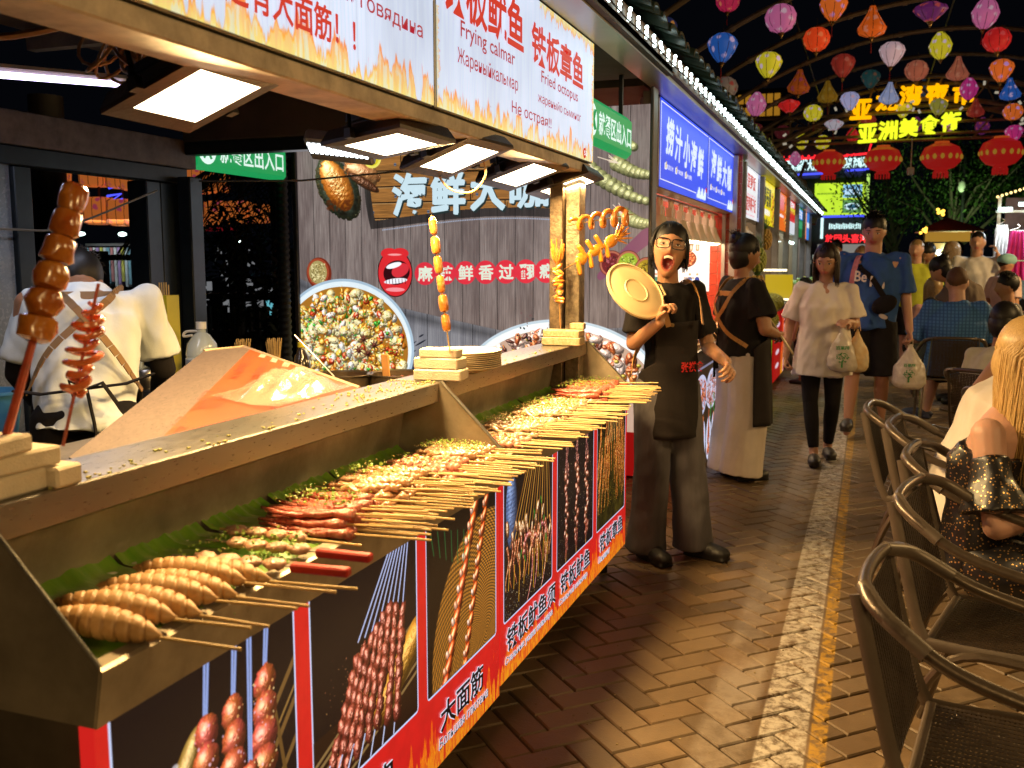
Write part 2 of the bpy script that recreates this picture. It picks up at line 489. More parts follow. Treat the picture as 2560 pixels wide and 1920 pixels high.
 def speck(s,x0,y0,x1,y1,n,r,cols,seed=0,a=1.):
  rs=np.random.RandomState(seed)
  for i in range(n):
   c=cols[rs.randint(len(cols))];rr=r*(.5+rs.rand())
   s.disc(x0+rs.rand()*(x1-x0),y0+rs.rand()*(y1-y0),rr,rr*(.5+rs.rand()*.6),c,a,1.,rs.rand()*3)
   # --  ground
def struct(name,mb,mat,parent=None,smooth=False,world=True):
 o=obj(name,mb,mat,parent,smooth,world)
 o['kind']='structure'
 return o
joint=M('joint_sand',(.060,.040,.026),.95,var=.5,vs=30,bump=.5,bs=220)
gnd=MB().quad((-60,-6,-.012),(60,-6,-.012),(60,150,-.012),(-60,150,-.012))
ground=struct('ground',gnd,joint)
def brick_mat():
 m=bpy.data.materials.new('brick_paver');m.use_nodes=True;nt=m.node_tree;L=nt.links.new;N=nt.nodes.new
 b=nt.nodes['Principled BSDF']
 geo=N('ShaderNodeNewGeometry');sx=N('ShaderNodeSeparateXYZ');L(geo.outputs['Position'],sx.inputs[0])
 at=N('ShaderNodeAttribute');at.attribute_name='Col'
 n1=N('ShaderNodeTexNoise');n1.inputs['Scale'].default_value=26;n1.inputs['Detail'].default_value=7;n1.inputs['Roughness'].default_value=.7;L(geo.outputs['Position'],n1.inputs['Vector'])
 n2=N('ShaderNodeTexNoise');n2.inputs['Scale'].default_value=2.2;n2.inputs['Detail'].default_value=4;L(geo.outputs['Position'],n2.inputs['Vector'])
 n3=N('ShaderNodeTexNoise');n3.inputs['Scale'].default_value=160;n3.inputs['Detail'].default_value=3;L(geo.outputs['Position'],n3.inputs['Vector'])
 def math_(op,a,b_=None,clamp=False):
  q=N('ShaderNodeMath');q.operation=op;q.use_clamp=clamp
  for i,v in enumerate((a,b_)):
   if v is None:continue
   if isinstance(v,(int,float)):q.inputs[i].default_value=v
   else:L(v,q.inputs[i])
  return q.outputs[0]
 def mix(f,a,b_,mode='MIX'):
  q=N('ShaderNodeMix');q.data_type='RGBA';q.blend_type=mode
  for i,v in((0,f),(6,a),(7,b_)):
   if isinstance(v,(int,float)):q.inputs[i].default_value=v
   elif isinstance(v,tuple):q.inputs[i].default_value=v
   else:L(v,q.inputs[i])
  return q.outputs[2]
 base=mix(n1.outputs['Fac'],(.62,.62,.62,1),(1.3,1.3,1.3,1));base=mix(1.,at.outputs['Color'],base,'MULTIPLY')
 stain=math_('MULTIPLY',math_('SUBTRACT',n2.outputs['Fac'],.48),5.,True)
 base=mix(math_('MULTIPLY',stain,.4),base,mix(1.,base,(.45,.42,.38,1),'MULTIPLY'))
 wear=math_('MULTIPLY',math_('SUBTRACT',n1.outputs['Fac'],.40),6.,True)
 wear2=math_('MULTIPLY',math_('SUBTRACT',math_('MULTIPLY_ADD' if False else 'ADD',n2.outputs['Fac'],math_('MULTIPLY',n1.outputs['Fac'],.5)),.62),4.,True)
 def band(x0,x1,e=.006):
  a=math_('MULTIPLY',math_('SUBTRACT',sx.outputs[0],x0),1/e,True);c=math_('MULTIPLY',math_('SUBTRACT',x1,sx.outputs[0]),1/e,True)
  return math_('MULTIPLY',a,c)
 w1=math_('MULTIPLY',band(-.255,-.112),math_('MULTIPLY',wear,.82))
 w2=math_('MULTIPLY',band(-.44,-.262,.03),math_('MULTIPLY',wear2,.55))
 yl=math_('MULTIPLY',band(-.108,-.055),math_('MULTIPLY',wear,.85))
 base=mix(w2,base,(.34,.29,.24,1));base=mix(w1,base,(.50,.46,.40,1));base=mix(yl,base,(.44,.25,.02,1))
 L(base,b.inputs['Base Color'])
 rr=N('ShaderNodeMapRange');rr.inputs[3].default_value=.30;rr.inputs[4].default_value=.72;L(n1.outputs['Fac'],rr.inputs[0])
 rough=math_('SUBTRACT',rr.outputs[0],math_('MULTIPLY',stain,.10));L(rough,b.inputs['Roughness'])
 bp=N('ShaderNodeBump');bp.inputs['Strength'].default_value=.55;bp.inputs['Distance'].default_value=.003
 L(math_('ADD',n1.outputs['Fac'],math_('MULTIPLY',n3.outputs['Fac'],.5)),bp.inputs['Height']);L(bp.outputs[0],b.inputs['Normal'])
 return m
BR=brick_mat();MATS['brick_paver']=BR
def brick_shape(mb,cx,cy,ang,dz,tx,ty,l=.2,w=.1,g=.0035):
 hx,hy=l/2-g,w/2-g;e=.004;ca,sa=math.cos(ang),math.sin(ang);vs=[]
 for(k,z)in((0,-.02),(0,-.005),(e,0)):
  for(a,b)in((-hx+k,-hy+k),(hx-k,-hy+k),(hx-k,hy-k),(-hx+k,hy-k)):
   vs.append((cx+a*ca-b*sa,cy+a*sa+b*ca,z+dz+(a*tx+b*ty)))
 fs=[(8,9,10,11)]+[(i,(i+1)%4,4+(i+1)%4,4+i)for i in range(4)]+[(4+i,4+(i+1)%4,8+(i+1)%4,8+i)for i in range(4)]
 mb.add(vs,fs)
def bcol():
 k=.75+R.random()*.5;t=R.random()
 return(.135*k+.03*t*k,.092*k+.012*t*k,.050*k,1)
cells=[]
rt2=math.sqrt(.5)
for i in range(-90,130):
 for j in range(-90,130):
  for kind in(0,1):
   a0=i*1+j*2;b0=i*1-j*2
   if kind==0:ux,uy,an=a0+1.0,b0+.5,0.
   else:ux,uy,an=a0+.5,b0+2.0,PI/2
   X=ux*.1;Y=uy*.1
   x=(X-Y)*rt2;y=(X+Y)*rt2+1.2
   cells.append((x,y,an+PI/4))
seen=set();placed=[]
def street(x,y):return(1.2<y<14 and-1.45<x<.32*y+.9)or(14<=y<19 and-1.3<x<6)
for(x,y,a)in cells:
 if not street(x,y):continue
 k=(round(x*200),round(y*200))
 if k in seen:continue
 seen.add(k);placed.append((x,y,a))
fwx,fwy=-math.sin(_y),math.cos(_y)
def inview(x,y):
 d=x*fwx+y*fwy;r=x*math.cos(_y)+y*math.sin(_y)
 if d<.5:return False
 px=1280+2400*r/d;
 return-150<px<2700 and y>1.9 and not(x<-.92 and y<4.3)
placed.sort(key=lambda c:(c[0]**2+c[1]**2)if inview(c[0],c[1])else 1e6)
brick_meshes=[]
for k in range(14):
 for a in(PI/4,3*PI/4):
  mb=MB();brick_shape(mb,0,0,a,0,R.uniform(-.012,.012),R.uniform(-.02,.02));c=bcol()
  brick_meshes.append((a,mesh_of(mb,BR,False,'brick',colors=[c]*len(mb.v))))
for(x,y,a)in placed[:298]:
 me=R.choice([m for q,m in brick_meshes if abs(q-a)<.1])
 o=link('brick',me,ground,loc=(x,y,R.uniform(-.0015,.0015)))
rest=MB();rc=[]
for(x,y,a)in placed[298:]:
 brick_shape(rest,x,y,a,R.uniform(-.0015,.0015),R.uniform(-.012,.012),R.uniform(-.02,.02));c=bcol();rc+=[c]*12
rb=link('brick_paving',mesh_of(rest,BR,False,'brick_paving',colors=rc),ground);rb['kind']='stuff'
far=MB().quad((-1.6,18.9,-.001),(9,18.9,-.001),(14,60,-.001),(-10,60,-.001))
o=obj('far_paving',far,BR,ground,colors=[(.17,.11,.07,1)]*4);o['kind']='structure'
cr=MB()
for i in range(700):
 x=R.uniform(-.95,1.2);y=R.uniform(2.0,7);s_=R.uniform(.0012,.003)
 cr.box((x-s_,y-s_,0),(x+s_,y+s_*R.uniform(.6,2),s_*.8))
tag(obj('dropped_crumbs',cr,M('crumbs',(.34,.26,.12),.8,var=.6,vs=3)),'pale crumbs and sesame dropped on the brick paving',kind='stuff')
# --  shared metals
STEEL=M('stainless_steel',(.50,.47,.42),.30,1.,var=.30,vs=3.5,bump=.10,bs=300,stretch=(1,.12,1))
STEELD=M('greasy_steel',(.44,.37,.27),.40,.55,var=.45,vs=5,bump=.2,bs=55)
BLACKM=M('black_painted_metal',(.018,.018,.020),.45,.3,var=.3,vs=20,bump=.15,bs=150)
DARKF=M('dark_window_frame',(.030,.040,.046),.35,.5,var=.3,vs=9)
BEAMW=M('painted_steel_beam',(.50,.40,.30),.55,.2,var=.45,vs=12,bump=.2,bs=60)
GREYM=M('grey_aluminium',(.30,.29,.28),.38,.7,var=.2,vs=6)
DARKC=M('dark_ceiling_board',(.075,.062,.050),.8,var=.4,vs=5,bump=.2,bs=40)
WHITEP=M('white_plastic',(.72,.70,.66),.45,var=.08)
WARM=(1.0,.64,.25)
# --  near stall: frame and roof
st=thing('food_stall','nearest food stall of dark steel posts with low grubby ceiling and open front','stall',(-2.3,2.4,0))
mb=MB().box((-3.35,-.2,2.36),(-1.0,5.1,2.40));obj('ceiling',mb,DARKC,st)
mb=MB()
for y in(.6,1.45,2.3,3.15):mb.box((-3.30,y,2.27),(-1.2,y+.05,2.357))
obj('joist',mb,M('joist_paint',(.17,.15,.12),.7,var=.4,vs=9),st)
mb=MB().box((-1.30,-1.6,1.788),(-1.176,4.18,1.830),.004);obj('front_beam',mb,BEAMW,st)
mb=MB().box((-1.33,-.2,1.813),(-1.30,4.18,2.35));obj('fascia_back',mb,M('fascia_back',(.10,.085,.07),.7,var=.4),st)
mb=MB().box((-3.42,-.2,1.88),(-3.30,4.2,2.02),.004);obj('back_beam',mb,M('beam_brown',(.16,.12,.09),.6,.1,var=.5,vs=14),st)
mb=MB().box((-3.41,-.2,1.80),(-3.31,4.14,1.877),.004);obj('back_rail',mb,DARKF,st)
mb=MB().box((-3.30,4.10,2.01),(-1.30,4.20,2.3),.004);obj('side_beam',mb,DARKC,st)
mb=MB().box((-3.30,4.11,1.945),(-1.36,4.19,2.007),.004);obj('side_rail',mb,DARKF,st)
mb=MB().box((-3.42,3.82,0),(-3.30,3.92,1.797),.006).box((-3.30,4.04,0),(-3.22,4.14,1.83),.006).box((-3.40,3.93,0),(-3.31,4.10,1.797),.006)
obj('corner_post',mb,DARKF,st)
mb=MB().box((-1.33,4.07,0),(-1.27,4.19,1.785),.003);obj('front_post',mb,M('rusty_post',(.20,.14,.085),.5,.5,var=.6,vs=30,bump=.5,bs=70),st)
mb=MB().box((-1.265,4.10,0),(-1.20,4.185,1.785),.003);obj('front_post_pipe',mb,M('rusty_post2',(.30,.24,.16),.45,.5,var=.6,vs=40,bump=.5,bs=90),st)
mb=MB().box((-3.40,1.2,0),(-3.34,3.06,1.80));dr=obj('door',mb,M('grey_door_glass',(.30,.33,.36),.25,.2,var=.4,vs=2.5,bump=.05),st)
mb=MB().box((-3.41,3.062,0),(-3.315,3.15,1.797),.004);obj('door_frame',mb,DARKF,st)
mb=MB().box((-1.168,.2,2.352),(-1.03,22,2.372));obj('soffit',mb,M('white_soffit',(.42,.40,.38),.28,.3,var=.2,vs=4),st)
mb=MB().prism([(-1.03,2.372),(-1.0,2.372),(-1.0,2.47),(-1.05,2.47)],'y',.2,22);obj('eave_board',mb,M('eave_brown',(.09,.05,.03),.7,var=.4,vs=6),st)
eave=thing('tiled_eave','row of small dark green roof tiles along the eave above the stalls','roof',(-1.0,4,2.47))
tmb=MB()
n=7
for k in range(n):
 a0=PI*k/n;a1=PI*(k+1)/n
 for(aa,bb)in((a0,a1),):
  tmb.quad((.09,-.085*math.cos(aa),.045*math.sin(aa)),(.09,-.085*math.cos(bb),.045*math.sin(bb)),(-.30,-.085*math.cos(bb),.15+.045*math.sin(bb)),(-.30,-.085*math.cos(aa),.15+.045*math.sin(aa)))
  tmb.quad((.09,-.085*math.cos(aa),.045*math.sin(aa)),(.09,-.085*math.cos(bb),.045*math.sin(bb)),(.09,-.070*math.cos(bb),.030*math.sin(bb)),(.09,-.070*math.cos(aa),.030*math.sin(aa)))
tile_me=mesh_of(tmb,M('green_roof_tile',(.035,.060,.045),.32,0,var=.5,vs=18),True,'roof_tile')
for k in range(96):
 y=3.3+k*.195
 o=link('roof_tile',tile_me,eave,loc=(R.uniform(-.008,.012),y-4,R.uniform(-.004,.006)));o.rotation_euler=(R.uniform(-.12,.12),0,R.uniform(-.05,.05))
leds=thing('light_string','string of small cool white LED clusters along the eave','lights',(-1.0,4,2.42))
LEDM=G('led_white',(.80,1.0,.95),9.)
lm=MB()
for dz in(-.016,.004,.024):lm.ball((0,0,dz),(.009,.012,.010),8,6)
led_me=mesh_of(lm,LEDM,True,'led')
y=3.4;k=0
while y<21.5:
 o=link('led',led_me,leds,loc=(.018,y-4,R.uniform(-.004,.004)));o.rotation_euler=(0,R.uniform(-.2,.2),0)
 y+=.165 if y<7 else.15;k+=1
mb=MB();pts=[(-.975,3.3+i*.33,2.395+.006*math.sin(i*2.1))for i in range(56)];mb.tube(pts,.004,5);obj('wire',mb,BLACKM,leds)
ld=bpy.data.lights.new('eave_light','AREA');ld.shape='RECTANGLE';ld.size=.05;ld.size_y=16;ld.energy=9;ld.color=(.75,1,.95)
lo=bpy.data.objects.new('eave_light',ld);COL.objects.link(lo);lo.location=(-.96,12,2.36);lo.rotation_euler=(0,math.radians(20),0);lo.parent=None
# --  big menu boards of the near stall
def sign_bg(w,h,seed,right_edge=False):
 c=CV(w,h,(.80,.86,.96),seed)
 n=vnoise(h,w,26,3,seed+4,.35,3.5);g=vnoise(h,w,160,2,seed+7)
 c.a*=(.93+.10*n)[...,None];c.a*=(.90+.16*g)[...,None]
 k=np.clip(1-np.abs(np.sin(c.X*.32+2.4*g*6))*3,0,1)*np.clip(g*3-1.4,0,1)
 c.a*=(1-.13*k)[...,None]
 for k in range(9):c.disc(R.uniform(0,w),R.uniform(0,h),1.2,1.2,(.6,.45,.2),.7)
 c.flames(h+2,h*.20,seed+20,cell=30,a=.85)
 if right_edge:
  t=CV(h,w,(0,0,0),seed+31);t.a[:]=np.transpose(c.a,(1,0,2));t.flames(w,w*.022,seed+40,cell=22,a=.8);c.a=np.transpose(t.a,(1,0,2)).copy()
  t=c.a[::-1].copy();c.a=t;c.flames(h,h*.11,seed+50,x0=int(w*.55),cell=24,a=.8);c.a=c.a[::-1].copy()
  t=CV(h,w,(0,0,0),seed+31);t.a[:]=np.transpose(c.a[:,::-1],(1,0,2));t.flames(w,w*.018,seed+44,cell=18,a=.45,x0=int(h*.45));c.a=np.transpose(t.a,(1,0,2))[:,::-1].copy()
 return c.a
RED=G('sign_red',(.62,.020,.012),1.0);CRIM=G('sign_crimson',(.42,.014,.03),1.0)
def board(label,y0,y1,img,name='menu_board',x=-1.17,z0=1.835,z1=2.35,es=1.05):
 b=thing(name,label,'sign',(x,(y0+y1)/2,z0))
 obj('frame',MB().box((x-.12,y0+.004,z0),(x-.003,y1-.004,z1),.004),GREYM,b)
 uvquad('board_face',(x,y0+.006,z0+.004),(x,y1-.006,z0+.004),(x,y1-.006,z1-.004),(x,y0+.006,z1-.004),img,b)
 return b
b1=board('backlit white menu board with flames, left of the squid and octopus board',.88,2.535,IM('menu_print_gluten',sign_bg(900,280,11),1.05,sample=False))
b2=board('backlit white menu board for teppan squid and octopus with flame border',2.545,4.20,IM('menu_print_squid',sign_bg(900,280,17,True),1.05))
def let(b,body,y0,z0,h,w,mat,bold=.0,x=-1.17,slant=0.,res=2,name='lettering',off=.003):
 return lettering(body,(x,y0,z0),(0,1,0),(0,0,1),h,mat,b,width=w,bold=bold,slant=slant,res=res,name=name,off=off)
let(b1,'香辣烤面筋',1.10,2.09,.17,1.0,RED,.022)
let(b1,'还有大面筋！！',1.585,1.893,.078,.50,RED,.022)
let(b1,'Жареная говядина',1.74,1.994,.052,.715,CRIM,.004)
let(b1,'Острый глютен',1.62,2.072,.05,.71,CRIM,.004)
let(b2,'铁板鱿鱼',2.585,2.120,.165,.685,RED,.028)
let(b2,'Frying calmar',2.716,2.052,.062,.468,CRIM,.006)
let(b2,'Жареныйкальмар',2.692,1.976,.058,.523,CRIM,.004)
let(b2,'铁板章鱼',3.357,2.117,.142,.66,RED,.028)
let(b2,'Fried octopus',3.467,2.048,.057,.475,CRIM,.006)
let(b2,'жареныйо сьминог',3.43,1.978,.045,.56,CRIM,.003)
let(b2,'Не острая!!',3.153,1.899,.050,.437,CRIM,.006)
bd=MB();bd.lathe([(0,0),(.022,0)],n=20,Rm=Matrix.Rotation(PI/2,3,'Y'),c=(-1.168,4.055,1.867));obj('number_badge',bd,RED,b2)
let(b2,'53',4.033,1.856,.02,.044,G('sign_white',(.9,.9,.95),1.),.02,off=.006)
# --  flood lights
FL=thing('flood_light','square black LED floodlight nearest the camera, hung from the front beam','light',(-1.37,1.74,1.75),0,'floodlights hung along the front beam')
mb=MB();mb.add([(-.17,-.14,.055),(.17,-.14,.055),(.17,.14,.055),(-.17,.14,.055),(-.19,-.16,.012),(.19,-.16,.012),(.19,.16,.012),(-.19,.16,.012),(-.19,-.16,-.002),(.19,-.16,-.002),(.19,.16,-.002),(-.19,.16,-.002)],[(0,1,2,3),(4,5,1,0),(5,6,2,1),(6,7,3,2),(7,4,0,3),(8,9,5,4),(9,10,6,5),(10,11,7,6),(11,8,4,7)])
q=[(-.19,-.16),(.19,-.16),(.19,.16),(-.19,.16)];p=[(-.118,-.115),(.14,-.115),(.14,.115),(-.118,.115)]
for i in range(4):
 j=(i+1)%4;mb.quad((*q[i],-.002),(*q[j],-.002),(*p[j],-.006),(*p[i],-.006))
mb.box((-.13,-.10,.056),(.13,.10,.085),.01)
obj('housing',mb,M('floodlight_housing',(.045,.028,.018),.42,.4,var=.4,vs=14,bump=.2,bs=90),FL,world=False)
mb=MB()
for i in range(9):mb.box((-.12,-.10+i*.024,.086),(.12,-.096+i*.024,.112))
obj('cooling_fins',mb,BLACKM,FL,world=False)
mb=MB().add([(*a,-.0045)for a in p],[(3,2,1,0)]);obj('lens',mb,G('floodlight_lens',(1,.80,.52),9.),FL,world=False)
mb=MB();mb.tube([(-.03,-.175,.0),(-.03,-.175,.12),(-.0,-.165,.15),(.0,.165,.15),(-.03,.175,.12),(-.03,.175,.0)],.010,6,flat=.4)
mb.box((-.012,-.17,.146),(.014,.17,.153));mb.box((-.045,-.19,-.005),(-.015,-.165,.03));mb.box((-.045,.165,-.005),(-.015,.19,.03))
obj('bracket',mb,BLACKM,FL,world=False)
FL.rotation_euler=(0,0,0)
def lamp(loc,e,sx,sy,col=WARM,rot=(0,0,0),name='floodlight_lamp',spread=None):
 l=bpy.data.lights.new(name,'AREA');l.shape='RECTANGLE';l.size=sx;l.size_y=sy;l.energy=e;l.color=col
 if spread:l.spread=spread
 o=bpy.data.objects.new(name,l);COL.objects.link(o);o.location=loc;o.rotation_euler=rot
 return o
FP=[((-1.377,1.756,1.753),(-.042,-.317,-.092)),((-1.318,2.538,1.740),(-.07,-.10,-.229)),((-1.30,2.99,1.742),(-.044,-.30,-.213)),((-1.33,3.72,1.751),(-.08,-.276,-.2)),((-1.285,4.16,1.738),(-.046,-.287,.0))]
FLB=['square LED floodlight nearest the camera, with a wide glowing lens','second floodlight from the camera, black and seen nearly edge on','middle floodlight with a thin looped cable below it','fourth floodlight from the camera, between the looped one and the last','last floodlight, beside the rusty front post']
FLE=33.
for i,(l,r)in enumerate(FP):
 if i==0:FL.location=l;FL.rotation_euler=r;FL.scale=(.78,)*3;FL['label']=FLB[0];f=FL
 else:f=dup(FL,l,rot=r,label=FLB[i],scale=.78)
 if i==2:
  mb=MB();mb.tube(spl([(-.10,.02,.10),(-.17,.06,.06),(-.17,.13,-.05),(-.08,.17,-.10),(.0,.19,-.05),(.02,.17,.03)]),.005,6);obj('cable',mb,M('lamp_cable',(.35,.18,.06),.5,var=.2),f,world=False)
 d=Matrix.Rotation(r[1],3,'Y')@Vector((0.01,0,-.02))
 lamp(Vector(l)+d,FLE,.17,.15,WARM,r)
for k,(x,y,e)in enumerate(((3.3,1.2,60),(3.3,5.6,75),(3.6,11.,130),(1.2,-2.4,55))):  # unseen floodlights added to fill the right side and the near counter end
 f=dup(FL,(x,y,2.6),rot=(0,.7,0),label='added unseen fill floodlight, number %s from the camera'%('one','two','three','four')[k],scale=1.);lamp((x-.04,y,2.55),e,.5,.5,WARM,(0,.75,0)if y>0 else(math.radians(48),0,math.radians(28)))
SPC=Vector((-1.95,3.35,1.845));sp=thing('spot_light','grey LED floodlight with rows of bright white dots under the ceiling','light',SPC)
mb=MB().obox(SPC,(.13,.07,.028),Matrix.Rotation(math.radians(-28),3,'X')@Matrix.Rotation(.25,3,'Z'),.01);obj('housing',mb,GREYM,sp)
mb=MB();Rm=Matrix.Rotation(math.radians(-28),3,'X')@Matrix.Rotation(.25,3,'Z')
for i in range(12):
 for j in range(3):
  c=SPC+Rm@Vector((-.11+i*.020,-.045+j*.024,-.030));mb.obox(c,(.006,.007,.003),Rm)
obj('led_dots',mb,G('cool_dot',(.85,.95,1),6.),sp)
tl=thing('tube_light','violet-white fluorescent tube under the ceiling at the left edge','light',(-2.6,2.1,1.98))
mb=MB().tube([(-2.62,1.55,1.90),(-2.62,2.92,2.052)],.011,8);obj('tube',mb,G('tube_glow',(.72,.62,1.0),7.),tl)
mb=MB().tube([(-2.62,1.55,1.923),(-2.62,2.95,2.077)],.014,6);obj('holder',mb,WHITEP,tl)
lamp((-2.62,2.3,1.93),7.,.05,1.3,(.80,.84,1.0),name='tube_lamp')
cb=thing('cable_bundle','tangled bundle of tan electric cable hanging by the nearest floodlight','cable',(-1.75,1.62,1.95))
mb=MB()
for k in range(9):
 pts=[]
 for i in range(14):
  t=i/13;pts.append((-1.80+.05*math.sin(6.3*t+k)+.015*k,1.95+.03*math.cos(5*t+k*1.3),2.02-.14*math.sin(PI*t)-.012*(k%4)))
 mb.tube(pts,.0045,5)
for k in range(5):
 pts=[(-1.78+.06*math.cos(a*.7+k),1.93+.05*math.sin(a*.7),2.05+.05*math.cos(a*.7+k*.6))for a in range(10)];mb.tube(pts,.005,5,closed=True)
mb.tube(spl([(-2.6,1.2,2.02),(-2.2,1.5,1.94),(-1.95,1.75,1.92),(-1.7,1.9,2.0),(-1.55,1.85,2.06)]),.009,6)
obj('cable',mb,M('tan_cable',(.34,.20,.10),.5,var=.3),cb)
wr=MB();wr.tube(spl([(-3.28,2.3,1.55),(-3.28,3.0,1.535),(-3.28,3.3,1.56),(-3.27,3.86,1.75)]),.005,5)
wr.tube([(-3.2,4.09,1.81),(-2.6,4.09,1.795),(-2.1,4.09,1.82),(-1.6,4.09,1.81),(-1.38,4.09,1.81)],.005,5)
tag(obj('slack_wire',wr,M('grey_wire',(.30,.26,.20),.5)),'slack grey wire strung across the back of the stall below the beam','wire')
# --  hanging green exit signs
def green_sign(x,y0,y1,z0,z1,label,body='就餐区出入口'):
 g=thing('exit_sign',label,'sign',(x,(y0+y1)/2,z0),0,'green hanging signs of the dining area')
 obj('box',MB().box((x-.06,y0,z0),(x,y1,z1),.03),G('green_lightbox',(.0,.33,.085),.95),g)
 W_=G('green_sign_white',(.75,.95,.85),1.)
 h=z1-z0
 let(g,body,y0+h*.95,z0+h*.22,h*.5,(y1-y0)-h*1.2,W_,.02,x=x)
 mb=MB();mb.lathe([(.0,0),(h*.34,0)],n=20,Rm=Matrix.Rotation(PI/2,3,'Y'),c=(x+.002,y0+h*.48,z0+h*.48));obj('emblem',mb,W_,g)
 mb=MB()
 for s_ in(-1,1):
  a=Vector((x+.004,y0+h*.48,z0+h*.48));d=Vector((0,s_*.55,.83))*h*.24;mb.tube([a-d,a+d],h*.035,4)
 obj('emblem_mark',mb,G('green_mark',(.0,.33,.085),.9),g)
 mb=MB().box((x-.045,y0+.12,z1),(x-.025,y0+.14,z1+.3)).box((x-.045,y1-.14,z1),(x-.025,y1-.12,z1+.3));obj('hanger',mb,BLACKM,g)
 return g
green_sign(-1.21,4.22,5.12,1.945,2.16,'green lit sign with white characters hanging over the passage beside the squid board')
green_sign(-3.36,4.26,5.14,1.893,2.12,'green lit sign half hidden by the ceiling behind the cook')
